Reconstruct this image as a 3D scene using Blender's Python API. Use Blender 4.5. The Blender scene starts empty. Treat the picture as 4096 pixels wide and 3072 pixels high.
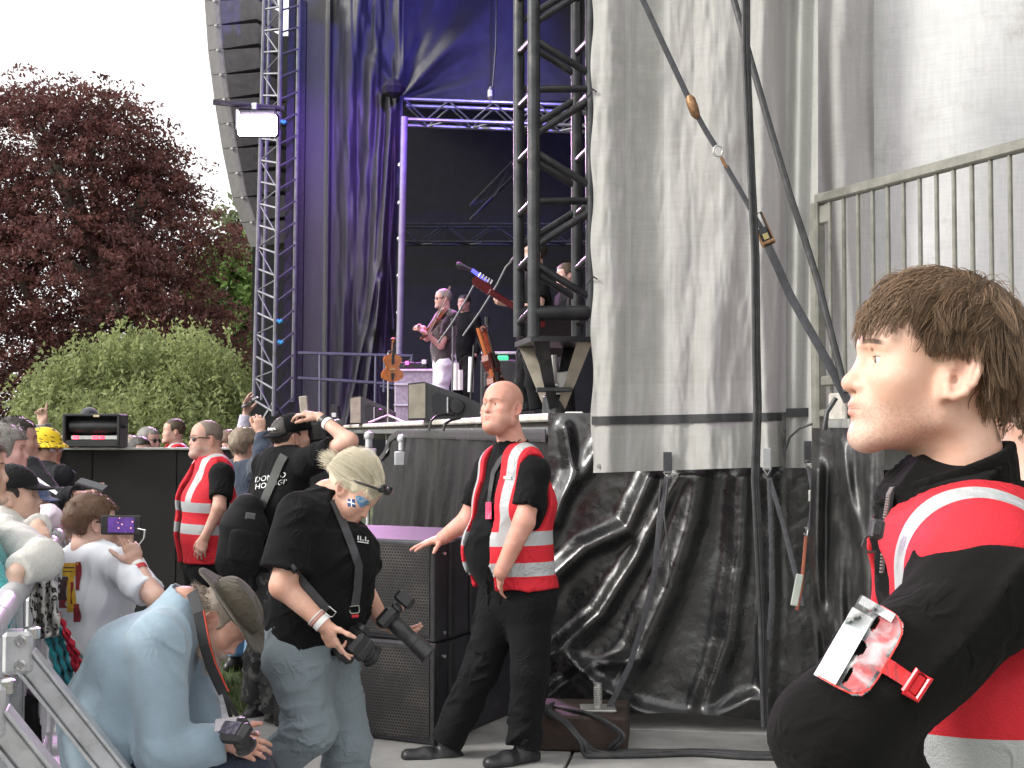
import bpy, math, random
import numpy as np
from mathutils import Vector, Matrix

# ------------------------------------------------------------------ camera
SC = bpy.context.scene
COL = SC.collection
F_PX, HOR, CAM_H = 1300.0, 432.0, 1.56
PITCH = math.atan((HOR - 384.0) / F_PX)
cam_d = bpy.data.cameras.new('camera')
cam_d.sensor_width = 36.0
cam_d.lens = F_PX / 1024.0 * 36.0
cam_d.clip_start = 0.05
cam_d.clip_end = 3000.0
cam = bpy.data.objects.new('camera', cam_d)
cam.location = (0, 0, CAM_H)
cam.rotation_euler = (math.pi / 2 + PITCH, 0, 0)
COL.objects.link(cam)
SC.camera = cam
# ------------------------------------------------------------------ sky, sun, exposure
SUN_EL, SUN_AZ = math.radians(32), math.radians(-104)     # azimuth measured from +Y, clockwise (camera looks along +Y)
world = bpy.data.worlds.new('World')
SC.world = world
world.use_nodes = True
wt = world.node_tree
wt.nodes.clear()
sky = wt.nodes.new('ShaderNodeTexSky')
sky.sky_type = 'NISHITA'
sky.sun_disc = False
sky.sun_elevation = SUN_EL
sky.sun_rotation = SUN_AZ
sky.air_density, sky.dust_density, sky.ozone_density = 1.0, 4.0, 1.0
hs = wt.nodes.new('ShaderNodeHueSaturation')
hs.inputs['Saturation'].default_value = 0.22          # thin overcast: the sky is nearly white
bg = wt.nodes.new('ShaderNodeBackground')
bg.inputs['Strength'].default_value = 0.13
wo = wt.nodes.new('ShaderNodeOutputWorld')
wt.links.new(sky.outputs[0], hs.inputs['Color'])
veil = wt.nodes.new('ShaderNodeMix')                    # even veil of thin white cloud over the whole sky
veil.data_type = 'RGBA'
veil.inputs['Factor'].default_value = 0.6
veil.inputs['B'].default_value = (9.5, 9.4, 9.2, 1)
wt.links.new(hs.outputs[0], veil.inputs['A'])
wt.links.new(veil.outputs['Result'], bg.inputs['Color'])
wt.links.new(bg.outputs[0], wo.inputs[0])
sun_d = bpy.data.lights.new('sun', 'SUN')
sun_d.energy = 1.7
sun_d.angle = math.radians(14)
sun_d.color = (1.0, 0.965, 0.91)
sun = bpy.data.objects.new('sun', sun_d)
sdir = Vector((math.sin(SUN_AZ) * math.cos(SUN_EL), math.cos(SUN_AZ) * math.cos(SUN_EL), math.sin(SUN_EL)))
sun.rotation_euler = sdir.to_track_quat('Z', 'Y').to_euler()
sun.location = (-30, -20, 40)
COL.objects.link(sun)
vs = SC.view_settings
vs.view_transform = 'Standard'
vs.look = 'None'
vs.exposure = 0.85
vs.gamma = 1.0
vs.use_curve_mapping = False
SC.cycles.use_adaptive_sampling = True
SC.cycles.adaptive_threshold = 0.03
SC.cycles.max_bounces = 5
SC.cycles.diffuse_bounces = 2
SC.cycles.glossy_bounces = 2
SC.cycles.transparent_max_bounces = 6
SC.cycles.sample_clamp_indirect = 6.0
try:
  SC.cycles.use_denoising = True
except Exception:
  pass

# ------------------------------------------------------------------ helpers
CAM = np.array([0, 0, CAM_H])
_fw = np.array([0, math.cos(PITCH), math.sin(PITCH)])
_up = np.array([0, -math.sin(PITCH), math.cos(PITCH)])
_rt = np.array([1.0, 0, 0])

def P(x, y, d):
  """world point seen at photograph position (x, y) (1024 wide) at world distance d along +Y"""
  v = _fw + (x - 512.0) / F_PX * _rt + (384.0 - y) / F_PX * _up
  return CAM + v * (d / v[1])

def A3(*v):
  return np.array(v, dtype=float)

def unit(v):
  v = np.asarray(v, dtype=float)
  return v / max(np.linalg.norm(v), 1e-9)

def smooth01(x):
  x = np.clip(x, 0, 1)
  return x * x * (3 - 2 * x)

RNG = np.random.default_rng(7)
random.seed(7)

def tag(o, label=None, cat=None, group=None, kind=None):
  if label:
    o['label'] = label
  if cat:
    o['category'] = cat
  if group:
    o['group'] = group
  if kind:
    o['kind'] = kind
  return o

def empty(name, loc, label=None, cat=None, group=None, kind=None):
  o = bpy.data.objects.new(name, None)
  o.empty_display_size = 0.1
  o.location = tuple(float(c) for c in loc)
  COL.objects.link(o)
  return tag(o, label, cat, group, kind)

def rootloc(o):
  v = np.zeros(3)
  while o is not None:
    v = v + np.array(o.location[:])
    o = o.parent
  return v

def mesh_obj(name, verts, faces, mat, parent=None, smooth=False, attrs=None, loc=None):
  """verts in world space; the object sits at its parent's origin (or at loc / at the mesh base)"""
  verts = np.asarray(verts, dtype=np.float64).reshape(-1, 3)
  if parent is not None:
    org = rootloc(parent)
  elif loc is not None:
    org = np.asarray(loc, float)
  else:
    lo, hi = verts.min(0), verts.max(0)
    org = np.array([(lo[0] + hi[0]) / 2, (lo[1] + hi[1]) / 2, lo[2]])
  me = bpy.data.meshes.new(name)
  V = (verts - org).astype(np.float32)
  if isinstance(faces, np.ndarray):
    nf, k = faces.shape
    me.vertices.add(len(V))
    me.vertices.foreach_set('co', V.ravel())
    me.loops.add(nf * k)
    me.polygons.add(nf)
    me.loops.foreach_set('vertex_index', faces.astype(np.int32).ravel())
    me.polygons.foreach_set('loop_start', (np.arange(nf) * k).astype(np.int32))
    me.update(calc_edges=True)
  else:
    me.from_pydata(V.tolist(), [], faces)
  if attrs:
    for an, arr in attrs.items():
      arr = np.asarray(arr, dtype=np.float32)
      if arr.ndim == 2:
        a = me.attributes.new(an, 'FLOAT_VECTOR', 'POINT')
        a.data.foreach_set('vector', arr.ravel())
      else:
        a = me.attributes.new(an, 'FLOAT', 'POINT')
        a.data.foreach_set('value', arr.ravel())
  if smooth:
    me.polygons.foreach_set('use_smooth', np.ones(len(me.polygons), dtype=bool))
  if mat is not None:
    me.materials.append(mat)
  me.update()
  me.validate()
  o = bpy.data.objects.new(name, me)
  if parent is not None:
    o.parent = parent
  else:
    o.location = tuple(org)
  COL.objects.link(o)
  return o

def frame_from(z, x=None):
  z = unit(z)
  if x is None or abs(np.dot(unit(x), z)) > 0.98:
    x = A3(1, 0, 0) if abs(z[0]) < 0.8 else A3(0, 1, 0)
  x = unit(x - np.dot(x, z) * z)
  y = np.cross(z, x)
  return x, y, z

class MB:
  """collects boxes, tubes, prisms in world space; build() links ONE mesh object"""

  def __init__(s):
    s.v, s.f = [], []

  def add(s, vs_, fs):
    n = len(s.v)
    s.v.extend([tuple(map(float, q)) for q in vs_])
    s.f.extend([tuple(i + n for i in q) for q in fs])
    return s

  def box(s, c, size, ax=None):
    """c centre, size full extents, ax optional 3x3 rows (x,y,z axes)"""
    X, Y, Z = (A3(1, 0, 0), A3(0, 1, 0), A3(0, 0, 1)) if ax is None else ax
    c = np.asarray(c, float)
    h = np.asarray(size, float) / 2
    vs_ = [c + X * h[0] * i + Y * h[1] * j + Z * h[2] * k for k in (-1, 1) for j in (-1, 1) for i in (-1, 1)]
    return s.add(vs_, [(0, 2, 3, 1), (4, 5, 7, 6), (0, 1, 5, 4), (2, 6, 7, 3), (0, 4, 6, 2), (1, 3, 7, 5)])

  def bbox(s, c, size, b, ax=None):
    """bevelled box: chamfered corners (24 vertices)"""
    X, Y, Z = (A3(1, 0, 0), A3(0, 1, 0), A3(0, 0, 1)) if ax is None else ax
    c = np.asarray(c, float)
    h = np.asarray(size, float) / 2
    b = min(b, h.min() * 0.9)
    pts = []
    idx = {}
    for sx in (-1, 1):
      for sy in (-1, 1):
        for sz in (-1, 1):
          for a in range(3):
            q = [h[0] - b, h[1] - b, h[2] - b]
            q[a] = h[a]
            idx[(sx, sy, sz, a)] = len(pts)
            pts.append(c + X * sx * q[0] + Y * sy * q[1] + Z * sz * q[2])
    fs = []
    I = idx
    for sgn in (-1, 1):
      for a in range(3):
        u, w = [(1, 2), (0, 2), (0, 1)][a]
        loop = []
        for (su, sw) in ((-1, -1), (1, -1), (1, 1), (-1, 1)):
          k = [0, 0, 0]
          k[a], k[u], k[w] = sgn, su, sw
          loop.append(I[(k[0], k[1], k[2], a)])
        flip = (sgn > 0) == (a == 1)
        fs.append(tuple(loop[::-1] if flip else loop))
    for sx in (-1, 1):
      for sy in (-1, 1):
        for sz in (-1, 1):
          t = (I[(sx, sy, sz, 0)], I[(sx, sy, sz, 1)], I[(sx, sy, sz, 2)])
          fs.append(t if sx * sy * sz > 0 else t[::-1])
    for a in range(3):
      u, w = [(1, 2), (0, 2), (0, 1)][a]
      for su in (-1, 1):
        for sw in (-1, 1):
          k0, k1 = [0, 0, 0], [0, 0, 0]
          k0[a], k0[u], k0[w] = -1, su, sw
          k1[a], k1[u], k1[w] = 1, su, sw
          q = (I[(*k0, u)], I[(*k1, u)], I[(*k1, w)], I[(*k0, w)])
          fs.append(q)
    return s.add(pts, fs)

  def tube(s, pts, r, n=8, caps=True, flat=None, fx=None):
    """swept tube; r scalar or list; flat=(w,t) makes a ribbon cross-section with half sizes"""
    pts = [np.asarray(q, float) for q in pts]
    m = len(pts)
    rs = [r] * m if np.isscalar(r) else list(r)
    T = [unit(pts[min(i + 1, m - 1)] - pts[max(i - 1, 0)]) for i in range(m)]
    x, y, z = frame_from(T[0], fx)
    vs_ = []
    for i in range(m):
      x = unit(x - np.dot(x, T[i]) * T[i])
      y = np.cross(T[i], x)
      for k in range(n):
        a = 2 * math.pi * (k + 0.5) / n
        if flat is None:
          vs_.append(pts[i] + rs[i] * (math.cos(a) * x + math.sin(a) * y))
        else:
          ca, sa = math.cos(a), math.sin(a)
          sc = rs[i]
          vs_.append(pts[i] + sc * (flat[0] * (1 if ca > 0 else -1) * min(1, abs(ca) * 1.4) * x + flat[1] * (1 if sa > 0 else -1) * min(1, abs(sa) * 1.4) * y))
    fs = []
    for i in range(m - 1):
      for k in range(n):
        k2 = (k + 1) % n
        fs.append((i * n + k, i * n + k2, (i + 1) * n + k2, (i + 1) * n + k))
    if caps:
      fs.append(tuple(range(n))[::-1])
      fs.append(tuple((m - 1) * n + k for k in range(n)))
    return s.add(vs_, fs)

  def cyl(s, a, b, r, r2=None, n=12):
    return s.tube([a, b], [r, r if r2 is None else r2], n)

  def lathe(s, c, axis, prof, n=20, x=None):
    """prof: list of (height along axis, radius)"""
    X, Y, Z = frame_from(axis, x)
    c = np.asarray(c, float)
    vs_, fs = [], []
    for h, r in prof:
      for k in range(n):
        a = 2 * math.pi * k / n
        vs_.append(c + Z * h + r * (math.cos(a) * X + math.sin(a) * Y))
    for i in range(len(prof) - 1):
      for k in range(n):
        k2 = (k + 1) % n
        fs.append((i * n + k, i * n + k2, (i + 1) * n + k2, (i + 1) * n + k))
    fs.append(tuple(range(n))[::-1])
    fs.append(tuple((len(prof) - 1) * n + k for k in range(n)))
    return s.add(vs_, fs)

  def prism(s, poly, d):
    """extrude a planar polygon (list of 3-D points) by vector d"""
    n = len(poly)
    poly = [np.asarray(q, float) for q in poly]
    d = np.asarray(d, float)
    vs_ = poly + [q + d for q in poly]
    fs = [tuple(range(n))[::-1], tuple(range(n, 2 * n))]
    for i in range(n):
      j = (i + 1) % n
      fs.append((i, j, n + j, n + i))
    return s.add(vs_, fs)

  def build(s, name, mat, parent=None, smooth=False, loc=None):
    return mesh_obj(name, s.v, s.f, mat, parent, smooth, loc=loc)

def auto_smooth(o, deg=40):
  me = o.data
  me.polygons.foreach_set('use_smooth', np.ones(len(me.polygons), dtype=bool))
  try:
    me.set_sharp_from_angle(angle=math.radians(deg))
  except Exception:
    pass
  return o

def grid_sheet(name, fn, nu, nv, mat, parent=None, loc=None, thick=0.0, attr=None):
  """fn(u, v) -> (N,3) world points for arrays u, v in 0..1"""
  u, v = np.meshgrid(np.linspace(0, 1, nu), np.linspace(0, 1, nv))
  pts = fn(u.ravel(), v.ravel())
  idx = np.arange(nu * nv).reshape(nv, nu)
  f = np.stack([idx[:-1, :-1], idx[:-1, 1:], idx[1:, 1:], idx[1:, :-1]], -1).reshape(-1, 4)
  at = {'uvw': np.stack([u.ravel(), v.ravel(), 0 * u.ravel()], -1)}
  o = mesh_obj(name, pts, f, mat, parent, True, at, loc)
  if thick:
    m = o.modifiers.new('thickness', 'SOLIDIFY')
    m.thickness = thick
    m.offset = 0
  return o

# ------------------------------------------------------------------ numpy noise
_perm = np.random.default_rng(3).random(4096).astype(np.float32)

def vnoise(p, seed=0):
  """value noise in 0..1, p (N,3)"""
  p = np.asarray(p, dtype=np.float32)
  fl = np.floor(p)
  i = fl.astype(np.int32)
  f = p - fl
  f = f * f * (3 - 2 * f)
  hx = (i[:, 0] * 7385609, (i[:, 0] + 1) * 7385609)
  hy = (i[:, 1] * 1934963, (i[:, 1] + 1) * 1934963)
  s_ = (seed * 265443) & 0x7fffffff
  hz = (i[:, 2] * 8349279 ^ s_, (i[:, 2] + 1) * 8349279 ^ s_)
  x, y, z = f[:, 0], f[:, 1], f[:, 2]

  def row(b_, c_):
    w_ = hy[b_] ^ hz[c_]
    n0, n1 = hx[0] ^ w_, hx[1] ^ w_
    a0, a1 = _perm[(n0 ^ (n0 >> 13)) & 4095], _perm[(n1 ^ (n1 >> 13)) & 4095]
    return a0 + (a1 - a0) * x
  a, b = row(0, 0), row(1, 0)
  c, d = row(0, 1), row(1, 1)
  a = a + (b - a) * y
  c = c + (d - c) * y
  return a + (c - a) * z

def fbm(p, seed=0, oct=3):
  s, a, t = 0, 1.0, 0
  for k in range(oct):
    s = s + a * vnoise(p * 2 ** k, seed + k)
    t += a
    a *= 0.5
  return s / t

# ------------------------------------------------------------------ materials
def new_mat(name):
  m = bpy.data.materials.new(name)
  m.use_nodes = True
  nt = m.node_tree
  nt.nodes.clear()
  out = nt.nodes.new('ShaderNodeOutputMaterial')
  b = nt.nodes.new('ShaderNodeBsdfPrincipled')
  nt.links.new(b.outputs[0], out.inputs['Surface'])
  return m, nt, b, out

def c4(c, k=1.0):
  return (min(1, c[0] * k), min(1, c[1] * k), min(1, c[2] * k), 1.0)

def nd(nt, t, **kw):
  n = nt.nodes.new(t)
  for k, v in kw.items():
    setattr(n, k, v)
  return n

def math_n(nt, op, a, b=None, c=None, clamp=False):
  n = nt.nodes.new('ShaderNodeMath')
  n.operation = op
  n.use_clamp = clamp
  for i, v in enumerate((a, b, c)):
    if v is None:
      continue
    if isinstance(v, (int, float)):
      n.inputs[i].default_value = v
    else:
      nt.links.new(v, n.inputs[i])
  return n.outputs[0]

def mixc(nt, fac, a, b):
  n = nt.nodes.new('ShaderNodeMix')
  n.data_type = 'RGBA'
  for sock, v in ((n.inputs['Factor'], fac), (n.inputs['A'], a), (n.inputs['B'], b)):
    if isinstance(v, (int, float)):
      sock.default_value = v
    elif isinstance(v, tuple):
      sock.default_value = v if len(v) == 4 else (*v, 1)
    else:
      nt.links.new(v, sock)
  return n.outputs['Result']

def sstep(nt, v, a, b):
  n = nt.nodes.new('ShaderNodeMapRange')
  n.interpolation_type = 'SMOOTHSTEP'
  nt.links.new(v, n.inputs['Value'])
  n.inputs['From Min'].default_value = a
  n.inputs['From Max'].default_value = b
  return n.outputs['Result']

def noise_n(nt, scale, detail=4, vec=None, rough=0.55, dist=0.0, out='Fac'):
  n = nt.nodes.new('ShaderNodeTexNoise')
  n.inputs['Scale'].default_value = scale
  n.inputs['Detail'].default_value = detail
  n.inputs['Roughness'].default_value = rough
  n.inputs['Distortion'].default_value = dist
  if vec is None:
    tc = nt.nodes.new('ShaderNodeTexCoord')
    vec = tc.outputs['Object']
  nt.links.new(vec, n.inputs['Vector'])
  return n.outputs[out]

def bump_n(nt, b, h, strength, dist):
  n = nt.nodes.new('ShaderNodeBump')
  n.inputs['Strength'].default_value = strength
  n.inputs['Distance'].default_value = dist
  nt.links.new(h, n.inputs['Height'])
  nt.links.new(n.outputs[0], b.inputs['Normal'])
  return n

def mat(name, col, rough=0.6, metal=0.0, var=0.12, vs=6.0, bump=0.0, bs=60.0, spec=0.5, sheen=0.0, coat=0.0, rv=0.0, dirt=None):
  m, nt, b, out = new_mat(name)
  n1 = noise_n(nt, vs, 5)
  f = sstep(nt, n1, 0.3, 0.7)
  c = mixc(nt, f, c4(col, 1 - var), c4(col, 1 + var))
  if dirt:
    n2 = noise_n(nt, dirt[1], 6, rough=0.7)
    c = mixc(nt, math_n(nt, 'MULTIPLY', sstep(nt, n2, 0.5, 0.75), dirt[2]), c, c4(dirt[0]))
  nt.links.new(c, b.inputs['Base Color'])
  b.inputs['Roughness'].default_value = rough
  if rv:
    r = nt.nodes.new('ShaderNodeMapRange')
    nt.links.new(noise_n(nt, vs * 2.3, 4), r.inputs['Value'])
    r.inputs['To Min'].default_value = max(0.03, rough - rv)
    r.inputs['To Max'].default_value = min(1, rough + rv)
    nt.links.new(r.outputs[0], b.inputs['Roughness'])
  b.inputs['Metallic'].default_value = metal
  b.inputs['Specular IOR Level'].default_value = spec
  if sheen:
    b.inputs['Sheen Weight'].default_value = sheen
  if coat:
    b.inputs['Coat Weight'].default_value = coat
  if bump:
    bump_n(nt, b, noise_n(nt, bs, 3), bump, 0.3 / bs)
  return m

def emit_mat(name, col, strength):
  m, nt, b, out = new_mat(name)
  b.inputs['Base Color'].default_value = c4(col)
  b.inputs['Emission Color'].default_value = c4(col)
  b.inputs['Emission Strength'].default_value = strength
  return m

MT = {}
MT['steel_black'] = mat('painted_black_steel', (0.045, 0.047, 0.05), 0.38, 0.55, 0.25, 9, 0.15, 90, dirt=((0.16, 0.15, 0.14), 7, 0.5))
MT['steel_grey'] = mat('galvanised_steel', (0.42, 0.42, 0.40), 0.42, 0.75, 0.15, 14, 0.1, 80)
MT['alu'] = mat('barrier_aluminium', (0.56, 0.57, 0.59), 0.45, 0.5, 0.1, 10, 0.12, 120, dirt=((0.3, 0.3, 0.29), 16, 0.6))
MT['alu_truss'] = mat('truss_aluminium', (0.42, 0.42, 0.45), 0.33, 0.8, 0.12, 10)
MT['chrome'] = mat('zinc_fitting', (0.6, 0.6, 0.6), 0.25, 0.9, 0.1, 30)
MT['black_plastic'] = mat('black_plastic', (0.022, 0.022, 0.024), 0.42, 0, 0.2, 20, 0.1, 200)
MT['black_matt'] = mat('matt_black_paint', (0.028, 0.028, 0.03), 0.7, 0, 0.25, 12, 0.1, 120)
MT['rubber'] = mat('black_rubber_cable', (0.030, 0.030, 0.032), 0.5, 0, 0.3, 25, dirt=((0.12, 0.11, 0.1), 20, 0.4))
MT['webbing'] = mat('grey_black_webbing', (0.055, 0.055, 0.062), 0.8, 0, 0.2, 40, 0.5, 400)
MT['white_plastic'] = mat('white_plastic', (0.72, 0.72, 0.7), 0.5, 0, 0.05, 10)
MT['glass_dark'] = mat('dark_lens', (0.015, 0.012, 0.02), 0.06, 0, 0.05, 5, spec=0.9)
MT['rust'] = mat('rusty_brass', (0.25, 0.14, 0.07), 0.5, 0.6, 0.3, 60)

# ================================================================== THE SETTING
# ---- terrain: pit level near the stage, field falling away gently behind
def grass_mat():
  m, nt, b, out = new_mat('trampled_grass')
  n1 = noise_n(nt, 1.2, 6)
  n2 = noise_n(nt, 22, 5)
  c = mixc(nt, sstep(nt, n1, 0.35, 0.7), (0.045, 0.075, 0.022), (0.09, 0.10, 0.035))
  c = mixc(nt, math_n(nt, 'MULTIPLY', sstep(nt, n2, 0.45, 0.75), 0.6), c, (0.12, 0.10, 0.05))
  nt.links.new(c, b.inputs['Base Color'])
  b.inputs['Roughness'].default_value = 0.9
  bump_n(nt, b, n2, 0.6, 0.03)
  return m

MT['grass'] = grass_mat()

def ground_fn(u, v):
  x = (u - 0.5) * 2
  x = np.sign(x) * np.abs(x) ** 2.5 * 420
  y = -40 + v ** 3.2 * 840
  z = -0.012 - 1.3 * smooth01((y - 12) / 45) - 3.0 * smooth01((y - 90) / 500)
  return np.stack([x, y, z], -1)

g = grid_sheet('ground', ground_fn, 60, 90, MT['grass'], loc=(0, 0, 0))
tag(g, kind='structure')

# short grass blades where the photograph shows the lawn between the legs
n = 9000
bx = -3.2 + RNG.random(n) * 2.6
by = 7.35 + RNG.random(n) * 3.4
hh = 0.02 + 0.035 * RNG.random(n)
an = RNG.random(n) * 6.28
le = RNG.normal(0, 0.012, (n, 2))
w = 0.0035
bv = np.zeros((n, 3, 3))
bv[:, 0] = np.stack([bx - w * np.cos(an), by - w * np.sin(an), np.full(n, -0.013)], -1)
bv[:, 1] = np.stack([bx + w * np.cos(an), by + w * np.sin(an), np.full(n, -0.013)], -1)
bv[:, 2] = np.stack([bx + le[:, 0], by + le[:, 1], hh], -1)
MT['blade'] = mat('grass_blade', (0.075, 0.12, 0.03), 0.8, 0, 0.4, 3)
o = mesh_obj('lawn_grass', bv.reshape(-1, 3), np.arange(n * 3).reshape(n, 3), MT['blade'])
tag(o, 'short green grass between the legs behind the crouching man', 'grass', kind='stuff')

# ---- pit floor of grey track panels
MT['track'] = mat('weathered_grey_track_panel', (0.29, 0.285, 0.275), 0.75, 0, 0.14, 3.5, 0.25, 60, dirt=((0.16, 0.15, 0.13), 4, 0.55))
pit = empty('floor', (0, 5, 0), kind='structure')
pw, pl = 1.22, 1.83
th = math.radians(-9)
ux, uy = A3(math.cos(th), math.sin(th), 0), A3(-math.sin(th), math.cos(th), 0)
for i in range(-3, 5):
  for j in range(-1, 5):
    c = A3(-0.2, 3.2, 0) + ux * (i + 0.5) * pw + uy * (j + 0.5 * (i % 2) * 0.0 + 0.5) * pl
    if c[1] > (7.0 if c[0] < -0.3 else 8.6):
      continue
    m_ = MB().bbox(c + A3(0, 0, 0.012 + 0.002 * ((i * 7 + j * 3) % 3)), (pw - 0.012, pl - 0.012, 0.03), 0.006, (ux, uy, A3(0, 0, 1)))
    m_.build('panel', MT['track'], pit)
FLOOR = 0.028

# ---- stage -------------------------------------------------------------------
DECK = 1.66

def E(d):            # stage front edge in plan (x for a given y)
  return 1.81 - 0.22 * d

eu = unit(A3(-0.22, 1, 0))
er = A3(eu[1], -eu[0], 0)       # into the stage (to the right)
MT['deck'] = mat('stage_ply_edge', (0.10, 0.085, 0.07), 0.8, 0, 0.3, 8)
MT['edge'] = mat('worn_pale_edge_timber', (0.50, 0.47, 0.42), 0.7, 0, 0.25, 5, 0.3, 40, dirt=((0.25, 0.22, 0.2), 9, 0.6))
stage = empty('stage', (E(7), 7, 0), 'raised black festival stage with pale deck edge and dark underside', 'stage')
f0, f1 = A3(E(6.98), 6.98, 0), A3(E(23.5), 23.5, 0)
MB().prism([f0 + A3(0, 0, DECK - 0.1), f0 + A3(9, 0.4, DECK - 0.1), f1 + A3(12, 1, DECK - 0.1), f1 + A3(0, 0, DECK - 0.1)], (0, 0, 0.095)).build('deck', MT['deck'], stage)
for a, b_ in ((7.0, 9.4), (9.42, 12.1), (12.12, 15.4), (15.42, 19.0), (19.02, 23.0)):
  pa, pb = A3(E(a), a, DECK - 0.02), A3(E(b_), b_, DECK - 0.02)
  off = -er * 0.035
  MB().bbox((pa + pb) / 2 + off, (0.06, np.linalg.norm(pb - pa), 0.045), 0.01, (er, eu, A3(0, 0, 1))).build('edge_rail', MT['edge'], stage)
  MB().bbox((pa + pb) / 2 + off * 0.5 + A3(0, 0, -0.075), (0.03, np.linalg.norm(pb - pa), 0.05), 0.006, (er, eu, A3(0, 0, 1))).build('fascia', MT['alu_truss'], stage)
for d in (10.2, 12.4, 14.4, 16.5, 18.8, 21.5):
  p = A3(E(d), d, 0) + er * 0.25
  m_ = MB().cyl(p, p + A3(0, 0, DECK - 0.1), 0.03)
  m_.build('leg', MT['alu'], stage)
for d in (11, 13.5, 15.5, 18):
  p = A3(E(d), d, DECK - 0.15) + er * 0.1
  MB().box(p + er * 2, (4, 0.06, 0.1), (er, eu, A3(0, 0, 1))).build('joist', MT['steel_grey'], stage)
# pale coupling node that shows below the deck edge
for px, py in ((369, 433), (402, 436)):
  p = P(px, py + 8, 12.6)
  m_ = MB().cyl(p + A3(0, 0, -0.06), p + A3(0, 0, 0.02), 0.035).bbox(p + A3(0, 0, -0.14), (0.14, 0.08, 0.14), 0.01)
  m_.lathe(p + A3(0, 0, 0.05), (0, 0, 1), [(-0.045, 0.01), (-0.03, 0.04), (0, 0.05), (0.03, 0.04), (0.045, 0.01)], 12)
  auto_smooth(m_.build('coupler', MT['alu'], stage))
# dark void closed off behind the front skirt
MB().box(A3(4.5, 15, 0.75), (9, 0.1, 1.4)).build('underside_panel', MT['black_matt'], stage)

# ---- PVC and cloth materials ---------------------------------------------------
def pvc_mat(name, col, rough, dirt=0.4, dcol=(0.12, 0.12, 0.12), coat=0.0, spec=0.8):
  m, nt, b, out = new_mat(name)
  tc = nd(nt, 'ShaderNodeTexCoord').outputs['Object']
  mp = nd(nt, 'ShaderNodeMapping')
  mp.inputs['Scale'].default_value = (6, 6, 1.2)
  nt.links.new(tc, mp.inputs['Vector'])
  streak = noise_n(nt, 3, 6, mp.outputs[0], 0.65)
  dust = noise_n(nt, 5, 8, tc, 0.75)
  f = math_n(nt, 'MULTIPLY', sstep(nt, math_n(nt, 'ADD', math_n(nt, 'MULTIPLY', streak, 0.5), math_n(nt, 'MULTIPLY', dust, 0.5)), 0.45, 0.72), dirt)
  c = mixc(nt, f, c4(col), c4(dcol))
  nt.links.new(c, b.inputs['Base Color'])
  r = nd(nt, 'ShaderNodeMapRange')
  nt.links.new(dust, r.inputs['Value'])
  r.inputs['To Min'].default_value = rough * 0.7
  r.inputs['To Max'].default_value = min(1, rough * 1.5)
  nt.links.new(r.outputs[0], b.inputs['Roughness'])
  b.inputs['Specular IOR Level'].default_value = spec
  b.inputs['Coat Weight'].default_value = coat
  b.inputs['Coat Roughness'].default_value = rough
  cr = noise_n(nt, 14, 5, tc, 0.6, 0.8)
  bump_n(nt, b, cr, 0.25, 0.02)
  return m

MT['pvc'] = pvc_mat('glossy_black_tarpaulin', (0.0065, 0.0065, 0.007), 0.26, 0.12, (0.03, 0.03, 0.03), 0.7)
MT['pvc_dirty'] = pvc_mat('dusty_black_tarpaulin', (0.012, 0.012, 0.0125), 0.36, 0.6, (0.10, 0.096, 0.088))
MT['drape'] = pvc_mat('black_scrim_drape', (0.030, 0.029, 0.033), 0.58, 0.35, (0.065, 0.062, 0.056))
MT['black_cloth'] = mat('black_wool_serge', (0.012, 0.012, 0.014), 0.9, 0, 0.2, 6, 0.2, 200)

def polydist(px, py, line):
  """distance (pixels) and side of points to a polyline"""
  best = np.full(px.shape, 1e9)
  for (x0, y0), (x1, y1) in zip(line[:-1], line[1:]):
    dx, dy = x1 - x0, y1 - y0
    t = np.clip(((px - x0) * dx + (py - y0) * dy) / (dx * dx + dy * dy), 0, 1)
    d = np.hypot(px - x0 - t * dx, py - y0 - t * dy)
    best = np.minimum(best, d)
  return best

# ---- side skirt: the glossy black tarpaulin under the white sheet ---------------
FOLDS = [([(697, 478), (690, 520), (668, 590), (640, 650), (612, 692)], 15, 0.085),
         ([(678, 476), (655, 520), (635, 560), (600, 615), (560, 650), (530, 668)], 9, 0.06),
         ([(650, 478), (628, 528), (585, 548), (555, 575), (540, 600)], 10, 0.07),
         ([(742, 478), (738, 560), (728, 640), (700, 720)], 12, 0.06),
         ([(610, 430), (585, 470), (560, 500), (545, 540)], 9, 0.05),
         ([(570, 660), (600, 690), (640, 712), (700, 725), (752, 700)], 9, 0.06),
         ([(565, 428), (572, 470), (556, 520)], 7, 0.05),
         ([(545, 700), (590, 665), (640, 660)], 7, 0.03),
         ([(770, 480), (772, 600), (765, 720)], 9, 0.05)]

def skirt_fn(u, v):
  px = 548 + u * 268
  py = 413 + v * 322
  d0 = 6.93 - 0.25 * u
  # hang to the floor: lower edge lifts in a shallow curve
  bow = np.where(v > 0.9, (v - 0.9) / 0.1, 0)
  py = py - bow * (10 + 12 * np.sin(u * 3.1 + 0.3) - 26 * np.exp(-((u - 0.12) / 0.14) ** 2) * 0.3)
  disp = np.zeros_like(u)
  for line, w_, a_ in FOLDS:
    q = polydist(px, py, line) / w_
    disp += 1.15 * a_ * np.exp(-q * q)
  pp = np.stack([px / 60, py / 90, 0 * px], -1)
  disp += 0.035 * (fbm(pp, 5, 3) - 0.5)
  disp += 0.004 * (fbm(np.stack([px / 9, py / 9, 0 * px], -1), 25, 2) - 0.5)
  pts = np.array([P(a, b_, c) for a, b_, c in zip(px, py, d0 - disp)])
  pts[:, 2] = np.maximum(pts[:, 2], 0.03)
  return pts

skirt = grid_sheet('stage_skirt', skirt_fn, 180, 200, MT['pvc'])
tag(skirt, 'glossy black tarpaulin skirt with diagonal folds below the white sheet', 'tarpaulin')
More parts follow.
